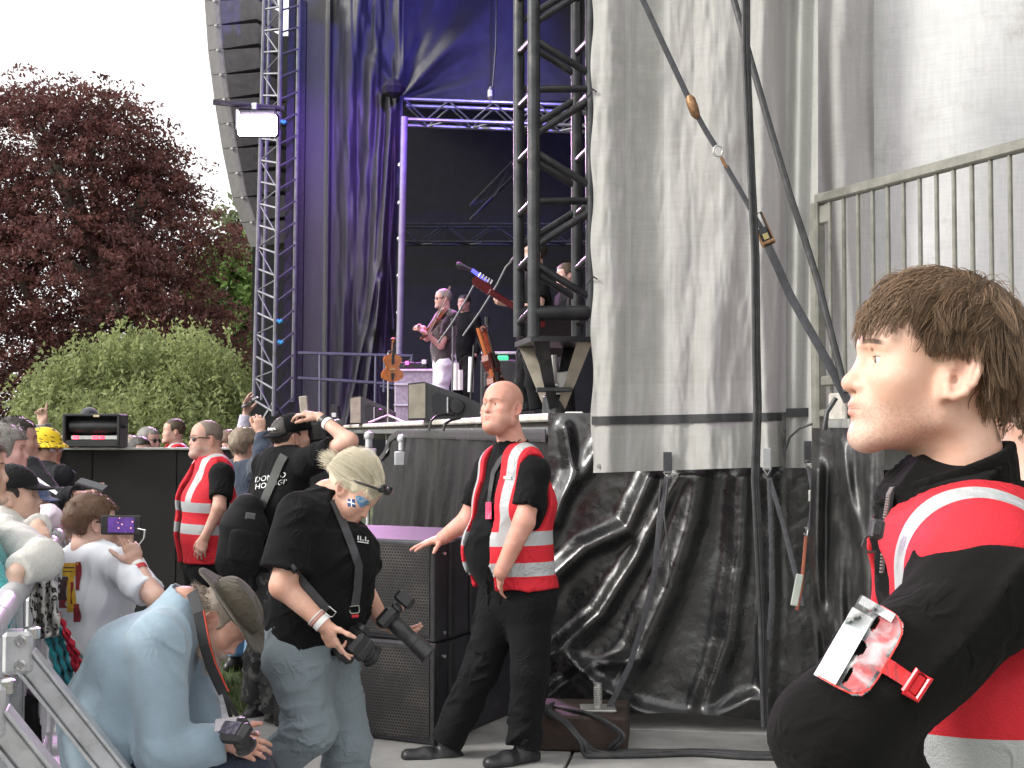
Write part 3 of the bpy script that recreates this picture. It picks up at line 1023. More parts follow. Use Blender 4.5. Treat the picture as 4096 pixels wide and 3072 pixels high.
# ---- stage lamps (the violet and blue light on the stage) ---------------------------------
def stage_lamp(loc, target, col, power, label, spot=70):
  t_ = empty('stage_lamp', loc, label, 'stage light', 'stage lamps under the canopy')
  dv = unit(np.asarray(target) - np.asarray(loc))
  auto_smooth(MB().lathe(loc, dv, [(-0.25, 0.06), (-0.2, 0.11), (0.05, 0.12), (0.12, 0.15), (0.13, 0.14)], 16).build('can', MT['black_matt'], t_))
  MB().lathe(np.asarray(loc) + dv * 0.13, dv, [(0, 0.12), (0.012, 0.11)], 16).build('lens', emit_mat('lit_lens', col, 6), t_)
  ld = bpy.data.lights.new('lamp_beam', 'SPOT')
  ld.energy = power
  ld.color = col
  ld.spot_size = math.radians(spot)
  ld.spot_blend = 0.6
  ld.shadow_soft_size = 0.12
  lo = bpy.data.objects.new('lamp_beam', ld)
  COL.objects.link(lo)
  lo.parent = t_
  lo.location = tuple(dv * 0.2)
  lo.rotation_euler = Vector(-dv).to_track_quat('Z', 'Y').to_euler()
  return t_

stage_lamp(A3(0.2, 16.0, 8.6), P(400, 60, 22), (0.14, 0.11, 1.0), 900, 'blue stage lamp aimed at the header drape', 60)
stage_lamp(A3(-1.2, 17.2, 8.7), P(330, 330, 21.3), (0.36, 0.12, 1.0), 900, 'violet stage lamp aimed at the wing drape', 75)
stage_lamp(A3(1.8, 12.5, 8.6), P(470, 360, 16), (0.78, 0.55, 1.0), 480, 'pale violet stage lamp aimed at the musicians', 50)
stage_lamp(A3(-1.6, 19.0, 8.6), P(440, 380, 15.5), (0.9, 0.20, 1.0), 4200, 'magenta stage lamp aimed at the far deck', 45)
stage_lamp(A3(3.0, 21.5, 8.8), P(480, 260, 27.4), (0.16, 0.12, 1.0), 330, 'deep blue stage lamp aimed at the black back cloth', 80)

# ================================================================== BODIES (implicit surfaces)
F32 = np.float32

def v3(a):
  return np.asarray(a, dtype=F32)

def smin(a, b, k):
  m = np.minimum(a, b)
  if k <= 0:
    return m
  h = np.maximum(k - np.abs(a - b), 0)
  return m - h * h * F32(0.25 / k)

def smax(a, b, k):
  return -smin(-a, -b, k)

def seg(a, b, ra, rb=None, flat=False, flata=False):
  a, b = v3(a), v3(b)
  rb = ra if rb is None else rb
  ab = b - a
  L2 = float(ab @ ab) + 1e-12
  Ln = math.sqrt(L2)

  def f(p):
    q = p - a
    tt = (q @ ab) / L2
    t = np.minimum(np.maximum(tt, 0), 1)
    r = q - t[:, None] * ab
    d = np.sqrt(np.einsum('ij,ij->i', r, r)) - (ra + (rb - ra) * t)
    if flat:
      d = np.maximum(d, (tt - 1) * Ln)
    if flata:
      d = np.maximum(d, -tt * Ln)
    return d
  f.bb = (np.minimum(a, b) - max(ra, rb), np.maximum(a, b) + max(ra, rb))
  return f

def ell(c, r, R=None):
  c, r = v3(c), v3(r)
  ir = 1 / r

  def f(p):
    q = p - c
    if R is not None:
      q = q @ v3(R).T
    q1 = q * ir
    q2 = q1 * ir
    k0 = np.sqrt(np.einsum('ij,ij->i', q1, q1))
    k1 = np.sqrt(np.einsum('ij,ij->i', q2, q2)) + 1e-9
    return k0 * (k0 - 1) / k1
  m = float(r.max())
  f.bb = (c - m, c + m)
  return f

def eseg(a, b, right, wa, wb, cap=None, flat=False, flata=False):
  """elliptic tapered segment; wa/wb = (half width along right, half depth)"""
  a, b = v3(a), v3(b)
  ab = b - a
  L2 = float(ab @ ab) + 1e-12
  Ln = math.sqrt(L2)
  ax = ab / Ln
  right = v3(right)
  right = right - (right @ ax) * ax
  right = right / (np.linalg.norm(right) + 1e-9)
  fw = np.cross(ax, right).astype(F32)
  capr = cap or min(min(wa), min(wb))

  def f(p):
    q = p - a
    tt = (q @ ab) / L2
    t = np.minimum(np.maximum(tt, 0), 1)
    r = q - t[:, None] * ab
    w = wa[0] + (wb[0] - wa[0]) * t
    d = wa[1] + (wb[1] - wa[1]) * t
    u, v, s = (r @ right) / w, (r @ fw) / d, (r @ ax) / capr
    k0 = np.sqrt(u * u + v * v + s * s)
    u, v, s = u / w, v / d, s / capr
    k1 = np.sqrt(u * u + v * v + s * s) + 1e-6
    o = np.where(k0 < 0.3, -0.7 * min(min(wa), min(wb)), k0 * (k0 - 1) / k1)
    if flat:
      o = np.maximum(o, (tt - 1) * Ln)
    if flata:
      o = np.maximum(o, -tt * Ln)
    return o
  m = max(max(wa), max(wb))
  f.bb = (np.minimum(a, b) - m, np.maximum(a, b) + m)
  return f

def plane(pt, n):
  pt, n = v3(pt), v3(unit(n))
  return lambda p: (p - pt) @ n

class S:
  def __init__(s):
    s.ops = []
    s.lo = np.full(3, 1e9)
    s.hi = np.full(3, -1e9)
    s.disp = None

  def add(s, f, k=0.02):
    s.ops.append(('u', f, k))
    s.lo = np.minimum(s.lo, f.bb[0])
    s.hi = np.maximum(s.hi, f.bb[1])
    return s

  def sub(s, f, k=0.005):
    s.ops.append(('s', f, k))
    return s

  def cut(s, f, k=0.004):
    s.ops.append(('i', f, k))
    return s

  def _eval(s, p, ops):
    d = np.full(len(p), 0.12, F32)
    for op, f, k in ops:
      e = f(p)
      if op == 'u':
        d = smin(d, e, k)
      elif op == 's':
        d = smax(d, -e, k)
      else:
        d = smax(d, e, k)
    return d

  def __call__(s, p, bs=0.08, dsp=True):
    M = 0.07
    if len(p) < 300:
      d = s._eval(p, s.ops)
    else:
      key = np.floor(p / bs).astype(np.int64)
      key -= key.min(0)
      mx = key.max(0) + 1
      kk = (key[:, 0] * mx[1] + key[:, 1]) * mx[2] + key[:, 2]
      order = np.argsort(kk, kind='stable')
      ks = kk[order]
      st = np.flatnonzero(np.r_[True, ks[1:] != ks[:-1]])
      en = np.r_[st[1:], len(ks)]
      BL = np.array([f.bb[0] if hasattr(f, 'bb') else (-1e9,) * 3 for _, f, _ in s.ops])
      BH = np.array([f.bb[1] if hasattr(f, 'bb') else (1e9,) * 3 for _, f, _ in s.ops])
      d = np.empty(len(p), F32)
      for a, b in zip(st, en):
        ix = order[a:b]
        q = p[ix]
        lo, hi = q.min(0) - M, q.max(0) + M
        sel = np.flatnonzero(((BL <= hi) & (BH >= lo)).all(1))
        d[ix] = s._eval(q, [s.ops[i] for i in sel])
    if dsp and s.disp is not None:
      nearm = np.abs(d) < 0.032
      if nearm.any():
        d[nearm] += s.disp(p[nearm])
    return d.astype(F32)

  def mesh(s, h, lo=None, hi=None):
    pad = 3 * h + 0.02
    lo = (s.lo - pad) if lo is None else np.maximum(np.asarray(lo), s.lo - pad)
    hi = (s.hi + pad) if hi is None else np.minimum(np.asarray(hi), s.hi + pad)
    return surface_nets(s, lo, hi, h)

def surface_nets(f, lo, hi, h):
  B = 4
  nb = np.maximum(1, np.ceil((hi - lo) / (h * B)).astype(int))
  n = nb * B + 1
  # coarse pass
  ci = np.stack(np.meshgrid(*[np.arange(k) for k in nb], indexing='ij'), -1).reshape(-1, 3)
  cc = (lo + (ci + 0.5) * h * B).astype(F32)
  big = isinstance(f, S)
  dc = f(cc, max(0.2, 32 * h), False) if big else f(cc)
  D = np.repeat(np.repeat(np.repeat(dc.reshape(nb), B, 0), B, 1), B, 2)
  full = np.empty(n, dtype=F32)
  full[:-1, :-1, :-1] = D
  full[-1] = full[-2]
  full[:, -1] = full[:, -2]
  full[:, :, -1] = full[:, :, -2]
  near = np.abs(dc) < h * B * 0.92 + (0.016 if big and f.disp is not None else 0.008)
  if not near.any():
    return np.zeros((0, 3)), np.zeros((0, 4), int)
  mask = np.zeros(n, dtype=bool)
  m0 = np.repeat(np.repeat(np.repeat(near.reshape(nb), B, 0), B, 1), B, 2)
  for dx in (0, 1):
    for dy in (0, 1):
      for dz in (0, 1):
        mask[dx:dx + m0.shape[0], dy:dy + m0.shape[1], dz:dz + m0.shape[2]] |= m0
  idx = np.argwhere(mask)
  pts = (lo + idx * h).astype(F32)
  vals = f(pts, max(0.07, 11 * h)) if big else np.concatenate([f(pts[i:i + 200000]) for i in range(0, len(pts), 200000)])
  full[mask] = vals
  # only cells inside near blocks
  sg = full < 0
  c = sg[:-1, :-1, :-1].astype(np.int8)
  tot = np.zeros(tuple(n - 1), np.int8)
  for dx in (0, 1):
    for dy in (0, 1):
      for dz in (0, 1):
        tot += sg[dx:n[0] - 1 + dx, dy:n[1] - 1 + dy, dz:n[2] - 1 + dz]
  act = (tot > 0) & (tot < 8) & m0
  cells = np.argwhere(act)
  if len(cells) == 0:
    return np.zeros((0, 3)), np.zeros((0, 4), int)
  vid = np.full(act.shape, -1, np.int64)
  vid[act] = np.arange(len(cells))
  acc = np.zeros((len(cells), 3))
  cnt = np.zeros(len(cells))
  corners = [(i, j, k) for i in (0, 1) for j in (0, 1) for k in (0, 1)]
  cv = {q: full[cells[:, 0] + q[0], cells[:, 1] + q[1], cells[:, 2] + q[2]] for q in corners}
  for q in corners:
    for a in range(3):
      if q[a] == 0:
        r = list(q)
        r[a] = 1
        r = tuple(r)
        va, vb = cv[q], cv[r]
        m = (va < 0) != (vb < 0)
        t = np.where(m, va / np.where(m, va - vb, 1), 0)
        pos = np.tile(np.array(q, float), (len(cells), 1))
        pos[:, a] = t
        acc[m] += pos[m]
        cnt[m] += 1
  V = lo + (cells + acc / np.maximum(cnt, 1)[:, None]) * h
  quads = []
  nx, ny, nz = act.shape
  for a in range(3):
    b, c2 = (a + 1) % 3, (a + 2) % 3
    s0 = [slice(1, None)] * 3
    s0[a] = slice(0, None)
    g0 = [slice(1, -1)] * 3
    g1 = [slice(1, -1)] * 3
    g0[a], g1[a] = slice(0, -1), slice(1, None)
    A_, B_ = sg[tuple(g0)], sg[tuple(g1)]
    ed = np.argwhere(A_ != B_)
    if len(ed) == 0:
      continue
    flip = A_[tuple(ed.T)]
    base = ed.copy()
    base[:, b] += 1
    base[:, c2] += 1

    def cell(db, dc_):
      q = base.copy()
      q[:, b] += db
      q[:, c2] += dc_
      return vid[q[:, 0], q[:, 1], q[:, 2]]
    q = np.stack([cell(-1, -1), cell(0, -1), cell(0, 0), cell(-1, 0)], -1)
    ok = (q >= 0).all(1)
    q, fl = q[ok], flip[ok]
    q[~fl] = q[~fl][:, ::-1]
    quads.append(q)
  Q = np.concatenate(quads) if quads else np.zeros((0, 4), int)
  return V, Q

def basis(fwd, up):
  """rows: left (x), forward (y), up (z) of a head or hand"""
  y = unit(fwd)
  z = unit(np.asarray(up, float) - np.dot(up, y) * y)
  x = np.cross(y, z)          # person's right
  return np.stack([-x, y, z])  # +x is the person's LEFT

class Loc:
  """wraps local-space field functions into world space (rigid + scale)"""

  def __init__(s, org, R, sc=1.0):
    s.o, s.R, s.s = v3(org), v3(R), sc

  def w(s, f):
    def g(p):
      return f(((p - s.o) @ s.R.T) / s.s) * s.s
    m = np.linalg.norm(np.maximum(np.abs(f.bb[0]), np.abs(f.bb[1]))) if hasattr(f, 'bb') else 0.2
    # tight world box from the 8 local corners
    lo, hi = f.bb
    cs = np.array([[(lo, hi)[i][0], (lo, hi)[j][1], (lo, hi)[k][2]] for i in (0, 1) for j in (0, 1) for k in (0, 1)]) * s.s @ s.R + s.o
    g.bb = (cs.min(0), cs.max(0))
    return g

  def p(s, q):
    return np.asarray(q, float) * s.s @ s.R.astype(float) + s.o

  def inv(s, pts):
    return ((np.asarray(pts) - s.o) @ s.R.T) / s.s

def head_prims(hp):
  """list of (op, field, k) in head space: +x left, +y forward, +z up, origin between the eyes' level and ears"""
  g = hp.get
  jw, ck, ns, fat = g('jaw', 1.0), g('cheek', 1.0), g('nose', 1.0), g('fat', 0.0)
  chin, brow, lip = g('chin', 0.0), g('brow', 1.0), g('lip', 1.0)
  ops = []
  u = lambda f, k=0.02: ops.append(('u', f, k))
  s = lambda f, k=0.005: ops.append(('s', f, k))
  u(ell((0, -0.014, 0.030), (0.0745, 0.0965, 0.086)))
  u(ell((0, 0.035, 0.030), (0.0635, 0.053, 0.062)), 0.03)
  u(ell((0, 0.038, -0.035), (0.0575 * (0.5 + 0.5 * jw), 0.056, 0.072)), 0.03)
  for sx in (-1, 1):
    u(seg((sx * 0.051 * jw, 0.004, -0.068), (sx * 0.014, 0.086 + chin * 0.5, -0.100), 0.0165 + fat * 0.012, 0.0165), 0.022)
    u(ell((sx * 0.043, 0.058, -0.026), (0.023 * ck, 0.024, 0.022)), 0.022)
    u(seg((sx * 0.006, 0.0835, 0.0175), (sx * 0.044, 0.0705, 0.019), 0.0095 * brow, 0.008), 0.014)
    if fat:
      u(ell((sx * 0.036, 0.045, -0.062), (0.028 + 0.012 * fat, 0.030 + 0.006 * fat, 0.030)), 0.02)
  for sx in (-1, 1):
    u(ell((sx * 0.038, 0.036, -0.050), (0.021, 0.040, 0.034)), 0.02)
  u(ell((0, 0.040, -0.078), (0.044 * jw, 0.048, 0.032)), 0.02)
  u(ell((0, 0.088 + chin, -0.100), (0.019, 0.0175, 0.0165)), 0.018)
  if fat:
    u(ell((0, 0.045, -0.108), (0.045, 0.045, 0.028 * (0.6 + 0.6 * fat))), 0.03)
  u(ell((0, 0.0815, -0.060), (0.028, 0.0185, 0.024)), 0.016)
  # eye sockets then lids and balls
  for sx in (-1, 1):
    s(ell((sx * 0.032, 0.0965, -0.001), (0.0195, 0.0165, 0.0125)), 0.016)
    s(ell((sx * 0.0135, 0.099, 0.003), (0.007, 0.014, 0.012)), 0.008)
  for sx in (-1, 1):
    u(ell((sx * 0.0315, 0.0705, -0.001), (0.0142, 0.0136, 0.0136)), 0.006)
  # nose
  u(seg((0, 0.0845, 0.004), (0, 0.0985 * (0.97 + 0.03 * ns), -0.0265), 0.0072, 0.0088 * ns), 0.010)
  u(ell((0, 0.1025 * (0.96 + 0.04 * ns), -0.0325), (0.0098 * ns, 0.0098 * ns, 0.0088 * ns)), 0.008)
  for sx in (-1, 1):
    u(ell((sx * 0.0118 * ns, 0.0925, -0.0355), (0.0068 * ns, 0.0098, 0.0070)), 0.006)
  u(seg((0, 0.101, -0.0395), (0, 0.0925, -0.0445), 0.004, 0.005), 0.006)
  for sx in (-1, 1):
    s(ell((sx * 0.0068, 0.0985, -0.0425), (0.0030, 0.0052, 0.0040)), 0.002)
  if g('lod', 0):
    for sx in (-1, 1):
      R = np.array(Matrix.Rotation(sx * math.radians(-24), 3, 'Z'))
      u(Loc((sx * 0.0785, -0.016, -0.014), R).w(ell((0, 0, 0.0), (0.0075, 0.017, 0.031))), 0.004)
    return ops
  # lips
  pl = 0.0012 * (lip - 1)
  for sx in (-1, 1):
    u(seg((sx * 0.004, 0.0985 + pl, -0.0595), (sx * 0.021, 0.0885, -0.0635), 0.0048 * lip, 0.0030), 0.004)
    u(seg((0, 0.0975 + pl, -0.0700), (sx * 0.019, 0.0885, -0.0665), 0.0056 * lip, 0.0030), 0.004)
  for sx in (-1, 1):
    s(seg((0, 0.1045, -0.0645), (sx * 0.0235, 0.0935, -0.0655), 0.0014, 0.0010), 0.0028)
  s(ell((0, 0.1075, -0.0805), (0.022, 0.008, 0.006)), 0.008)
  s(seg((0, 0.1045, -0.048), (0, 0.1045, -0.056), 0.0026), 0.004)
  # lid openings
  op = g('eye', 1.0)
  for sx in (-1, 1):
    s(ell((sx * 0.0315, 0.0835, -0.0012), (0.0128, 0.010, 0.0042 * op)), 0.0012)
  lod = g('lod', 0)
  # ears
  er_ = g('ear', 1.0)
  for sx in (-1, 1):
    R = Matrix.Rotation(sx * math.radians(-24), 3, 'Z') @ Matrix.Rotation(math.radians(-12), 3, 'X')
    Rn = np.array(R)
    L = Loc((sx * 0.0765, -0.016, -0.014), Rn.T if False else Rn, er_)
    u(L.w(ell((0, 0, 0.002), (0.0055, 0.0165, 0.0285))), 0.007)
    u(L.w(ell((sx * -0.001, 0.015, -0.010), (0.006, 0.009, 0.024))), 0.010)
    s(L.w(ell((sx * 0.0060, 0.0015, 0.000), (0.0052, 0.0105, 0.0190))), 0.003)
    if lod:
      continue
    rim = [(0.0100, 0.004), (0.0150, 0.013), (0.0105, 0.0255), (-0.003, 0.0300), (-0.0135, 0.0225), (-0.0170, 0.008), (-0.0145, -0.008), (-0.0075, -0.020), (0.0015, -0.0270), (0.0085, -0.0265), (0.0110, -0.0195)]
    for (y0, z0), (y1, z1) in zip(rim[:-1], rim[1:]):
      u(L.w(seg((sx * 0.0042, y0, z0), (sx * 0.0042, y1, z1), 0.0030 if z0 > -0.02 else 0.0046)), 0.0022)
    u(L.w(seg((sx * 0.0035, -0.0090, 0.014), (sx * 0.0045, -0.0085, -0.010), 0.0026)), 0.003)
    u(L.w(ell((sx * 0.0025, 0.0125, -0.008), (0.004, 0.0040, 0.0065))), 0.003)
    s(L.w(ell((sx * 0.002, 0.0065, -0.008), (0.006, 0.0038, 0.0050))), 0.002)
  return ops

def hand_prims(w, d, n, side, sc=1.0, curl=(0.3, 0.3, 0.3, 0.3), thumb=(0.6, 0.3), spread=0.06, slim=1.0):
  """w wrist, d direction of the fingers, n palm normal (out of the palm), side=+1 left / -1 right"""
  d = unit(d)
  n = unit(np.asarray(n, float) - np.dot(n, d) * d)
  t = np.cross(n, d) * side     # towards the thumb
  w = np.asarray(w, float)
  q = lambda a, b, c: w + sc * (d * a + t * b + n * c)
  ops = [('u', eseg(q(-0.01, 0, 0), q(0.045, 0.001, 0), t, (0.026 * sc * slim, 0.019 * sc), (0.037 * sc * slim, 0.0145 * sc)), 0.015),
           ('u', eseg(q(0.045, 0.001, 0), q(0.082, 0.0, 0), t, (0.037 * sc * slim, 0.0145 * sc), (0.038 * sc * slim, 0.0115 * sc)), 0.012),
           ('u', ell(q(0.03, 0.02, 0.008), (0.021 * sc,) * 3), 0.014)]
  lens = [(0.040, 0.026, 0.019), (0.044, 0.029, 0.021), (0.041, 0.027, 0.020), (0.032, 0.020, 0.017)]
  for i in range(4):
    off = (1.5 - i) * 0.0195 * slim
    base = q(0.078 - 0.006 * abs(i - 1.2), off, 0.001)
    ang = 0.0
    p = base
    sp = (1.5 - i) * spread
    r = (0.0088, 0.0090, 0.0086, 0.0076)[i] * sc * slim
    for j in range(3):
      ang += curl[i] * (0.8, 1.15, 0.8)[j]
      dv = (d * math.cos(ang) + n * math.sin(ang)) * math.cos(sp) + t * math.sin(sp)
      e = p + unit(dv) * lens[i][j] * sc
      ops.append(('u', seg(p, e, r, r * 0.90), 0.004 if j else 0.008))
      p = e
      r *= 0.90
  a0, bend = thumb
  p = q(0.018, 0.022, 0.006)
  dv = d * math.cos(a0) + t * math.sin(a0) + n * 0.25
  for j, ln in enumerate((0.040, 0.034, 0.026)):
    e = p + unit(dv) * ln * sc
    ops.append(('u', seg(p, e, (0.0135, 0.0105, 0.0095)[j] * sc * slim, (0.0105, 0.0095, 0.0080)[j] * sc * slim), 0.008))
    p = e
    a0 -= bend
    dv = d * math.cos(a0) + t * math.sin(a0) + n * (0.25 + 0.25 * j)
  return ops

# ---- skin and eye materials ---------------------------------------------------------------
def skin_mat(name, tone, lipc=None, stubble=0.0, stub_col=(0.12, 0.09, 0.07), red=0.3, browc=(0.06, 0.04, 0.03), brow=0.8, scalp=0.0, paint=False, scalp_col=None, bags=0.0):
  m, nt, b, out = new_mat(name)
  at = nd(nt, 'ShaderNodeAttribute', attribute_name='hl')
  hl = at.outputs['Vector']
  sx = nd(nt, 'ShaderNodeSeparateXYZ')
  nt.links.new(hl, sx.inputs[0])
  X, Y, Z = sx.outputs
  ax = math_n(nt, 'ABSOLUTE', X)
  n1 = noise_n(nt, 9, 5, hl, 0.6)
  tc = nd(nt, 'ShaderNodeTexCoord').outputs['Object']
  n2 = noise_n(nt, 14, 5, tc, 0.6)
  dk = (tone[0] * 0.86, tone[1] * 0.76, tone[2] * 0.70)
  c = mixc(nt, sstep(nt, n2, 0.35, 0.7), c4(dk), c4(tone))
  c = mixc(nt, math_n(nt, 'MULTIPLY', sstep(nt, noise_n(nt, 55, 4, tc, 0.65), 0.5, 0.75), 0.35), c, c4((tone[0] * 0.92, tone[1] * 0.66, tone[2] * 0.62)))

  def spot(cx, cy, cz, r, soft, sym=True):
    v = nd(nt, 'ShaderNodeCombineXYZ')
    nt.links.new(ax if sym else X, v.inputs[0])
    nt.links.new(Y, v.inputs[1])
    nt.links.new(Z, v.inputs[2])
    s_ = nd(nt, 'ShaderNodeVectorMath', operation='SUBTRACT')
    nt.links.new(v.outputs[0], s_.inputs[0])
    s_.inputs[1].default_value = (cx, cy, cz)
    d_ = nd(nt, 'ShaderNodeVectorMath', operation='DIVIDE')
    nt.links.new(s_.outputs[0], d_.inputs[0])
    d_.inputs[1].default_value = r
    l_ = nd(nt, 'ShaderNodeVectorMath', operation='LENGTH')
    nt.links.new(d_.outputs[0], l_.inputs[0])
    f = sstep(nt, l_.outputs['Value'], 1.0, 1.0 - soft)
    return f
  rc = c4((tone[0] * 0.95, tone[1] * 0.62, tone[2] * 0.60))
  for q in (((0, 0.104, -0.034), (0.017, 0.02, 0.014)), ((0.042, 0.07, -0.03), (0.028, 0.04, 0.022)), ((0.082, -0.018, -0.01), (0.02, 0.03, 0.042))):
    c = mixc(nt, math_n(nt, 'MULTIPLY', spot(*q[0], q[1], 0.8), red), c, rc)
  if bags:
    c = mixc(nt, math_n(nt, 'MULTIPLY', spot(0.031, 0.085, -0.010, (0.018, 0.03, 0.012), 0.8), bags), c, c4((tone[0] * 0.75, tone[1] * 0.6, tone[2] * 0.58)))
  if stubble:
    mk = math_n(nt, 'MULTIPLY', sstep(nt, Z, -0.040, -0.066), sstep(nt, Y, -0.012, 0.02))
    fine = noise_n(nt, 260, 3, hl, 0.7)
    mk = math_n(nt, 'MULTIPLY', mk, math_n(nt, 'ADD', 0.45, math_n(nt, 'MULTIPLY', sstep(nt, fine, 0.4, 0.6), 0.55)))
    mk = math_n(nt, 'MULTIPLY', mk, sstep(nt, Z, -0.135, -0.115))
    c = mixc(nt, math_n(nt, 'MULTIPLY', mk, stubble), c, c4(stub_col))
  if scalp:
    mk = math_n(nt, 'MULTIPLY', sstep(nt, Z, -0.03, 0.01), sstep(nt, Y, 0.045, 0.0))
    mk = math_n(nt, 'MULTIPLY', mk, sstep(nt, Z, 0.115, 0.06))
    fine = noise_n(nt, 300, 3, hl, 0.7)
    mk = math_n(nt, 'MULTIPLY', mk, math_n(nt, 'ADD', 0.5, math_n(nt, 'MULTIPLY', fine, 0.5)))
    c = mixc(nt, math_n(nt, 'MULTIPLY', mk, scalp), c, c4(scalp_col or (0.13, 0.10, 0.08)))
  lc = lipc or (tone[0] * 0.82, tone[1] * 0.48, tone[2] * 0.48)
  lp = math_n(nt, 'MAXIMUM', spot(0, 0.098, -0.0595, (0.024, 0.016, 0.0056), 0.5), spot(0, 0.098, -0.0705, (0.021, 0.016, 0.0064), 0.5))
  c = mixc(nt, math_n(nt, 'MULTIPLY', lp, 0.75), c, c4(lc))
  ml = spot(0, 0.099, -0.0650, (0.024, 0.03, 0.0012), 0.8)
  c = mixc(nt, math_n(nt, 'MULTIPLY', ml, 0.7), c, c4((tone[0] * 0.25, tone[1] * 0.12, tone[2] * 0.12)))
  if brow:
    v = math_n(nt, 'SUBTRACT', Z, math_n(nt, 'ADD', 0.0195, math_n(nt, 'MULTIPLY', math_n(nt, 'SINE', math_n(nt, 'MULTIPLY', ax, 60)), 0.0035)))
    bm = math_n(nt, 'MULTIPLY', sstep(nt, math_n(nt, 'ABSOLUTE', v), 0.0046, 0.0016), math_n(nt, 'MULTIPLY', sstep(nt, ax, 0.010, 0.016), sstep(nt, ax, 0.056, 0.046)))
    bm = math_n(nt, 'MULTIPLY', bm, sstep(nt, Y, 0.04, 0.055))
    fine = noise_n(nt, 220, 3, hl, 0.7)
    bm = math_n(nt, 'MULTIPLY', bm, math_n(nt, 'ADD', 0.55, math_n(nt, 'MULTIPLY', fine, 0.6)))
    c = mixc(nt, math_n(nt, 'MULTIPLY', bm, brow, clamp=True), c, c4(browc))
  # lash line
  ls = spot(0.0315, 0.083, 0.0032, (0.0150, 0.012, 0.0017), 0.6)
  c = mixc(nt, math_n(nt, 'MULTIPLY', ls, 0.85), c, (0.03, 0.02, 0.018, 1))
  if paint:       # blue and silver face paint round the person's right eye with a saltire on the cheek
    f = sstep(nt, X, -0.004, -0.010)
    nz = noise_n(nt, 55, 4, hl, 0.7)
    warp = math_n(nt, 'MULTIPLY', math_n(nt, 'SUBTRACT', nz, 0.5), 0.5)
    p1 = spot(-0.043, 0.067, 0.006, (0.030, 0.05, 0.023), 0.25, False)
    k1 = math_n(nt, 'MULTIPLY', sstep(nt, math_n(nt, 'ADD', p1, warp), 0.2, 0.45), f)
    pc = mixc(nt, sstep(nt, nz, 0.45, 0.62), (0.02, 0.20, 0.42, 1), (0.40, 0.55, 0.62, 1))
    pc = mixc(nt, sstep(nt, noise_n(nt, 90, 3, hl, 0.6), 0.58, 0.7), pc, (0.03, 0.32, 0.55, 1))
    c = mixc(nt, math_n(nt, 'MULTIPLY', k1, 0.9), c, pc)
    # saltire lozenge on the cheek below
    dz = math_n(nt, 'SUBTRACT', Z, -0.024)
    dy = math_n(nt, 'SUBTRACT', Y, 0.052)
    loz = math_n(nt, 'ADD', math_n(nt, 'ABSOLUTE', dz), math_n(nt, 'MULTIPLY', math_n(nt, 'ABSOLUTE', dy), 0.8))
    k2 = math_n(nt, 'MULTIPLY', math_n(nt, 'LESS_THAN', loz, 0.019), f)
    c = mixc(nt, k2, c, (0.02, 0.05, 0.16, 1))
    sa = math_n(nt, 'MINIMUM', math_n(nt, 'ABSOLUTE', math_n(nt, 'SUBTRACT', dz, math_n(nt, 'MULTIPLY', dy, 0.55))), math_n(nt, 'ABSOLUTE', math_n(nt, 'ADD', dz, math_n(nt, 'MULTIPLY', dy, 0.75))))
    k3 = math_n(nt, 'MULTIPLY', k2, math_n(nt, 'LESS_THAN', sa, 0.0024))
    c = mixc(nt, k3, c, (0.75, 0.77, 0.78, 1))
  nt.links.new(c, b.inputs['Base Color'])
  b.inputs['Roughness'].default_value = 0.54
  b.inputs['Specular IOR Level'].default_value = 0.4
  b.inputs['Subsurface Weight'].default_value = 0.0
  b.inputs['Subsurface Radius'].default_value = (0.012, 0.005, 0.003)
  b.inputs['Subsurface Scale'].default_value = 0.6
  bump_n(nt, b, noise_n(nt, 170, 5, tc, 0.7), 0.35, 0.0022)
  return m

def eye_mat():
  m, nt, b, out = new_mat('eyeball')
  at = nd(nt, 'ShaderNodeAttribute', attribute_name='hl')
  sx = nd(nt, 'ShaderNodeSeparateXYZ')
  nt.links.new(at.outputs['Vector'], sx.inputs[0])
  r = math_n(nt, 'SQRT', math_n(nt, 'ADD', math_n(nt, 'POWER', sx.outputs[0], 2), math_n(nt, 'POWER', sx.outputs[2], 2)))
  k = math_n(nt, 'MULTIPLY', math_n(nt, 'LESS_THAN', r, 0.0062), math_n(nt, 'GREATER_THAN', sx.outputs[1], 0))
  c = mixc(nt, k, (0.62, 0.58, 0.55, 1), (0.10, 0.08, 0.06, 1))
  k = math_n(nt, 'MULTIPLY', math_n(nt, 'LESS_THAN', r, 0.0028), math_n(nt, 'GREATER_THAN', sx.outputs[1], 0))
  c = mixc(nt, k, c, (0.01, 0.01, 0.01, 1))
  nt.links.new(c, b.inputs['Base Color'])
  b.inputs['Roughness'].default_value = 0.12
  return m

MT['eye'] = eye_mat()

def sphere(c, r, nu=16, nv=10, R=None):
  vs_, fs = [], []
  R = np.eye(3) if R is None else R
  r = np.asarray([r] * 3 if np.isscalar(r) else r, float)
  loc = []
  for j in range(nv + 1):
    t = math.pi * j / nv
    for i in range(nu):
      a = 2 * math.pi * i / nu
      q = r * A3(math.sin(t) * math.cos(a), math.cos(t), math.sin(t) * math.sin(a))
      loc.append(q)
      vs_.append(np.asarray(c) + q @ R)
  for j in range(nv):
    for i in range(nu):
      fs.append((j * nu + i, j * nu + (i + 1) % nu, (j + 1) * nu + (i + 1) % nu, (j + 1) * nu + i))
  return np.array(vs_), fs, np.array(loc)

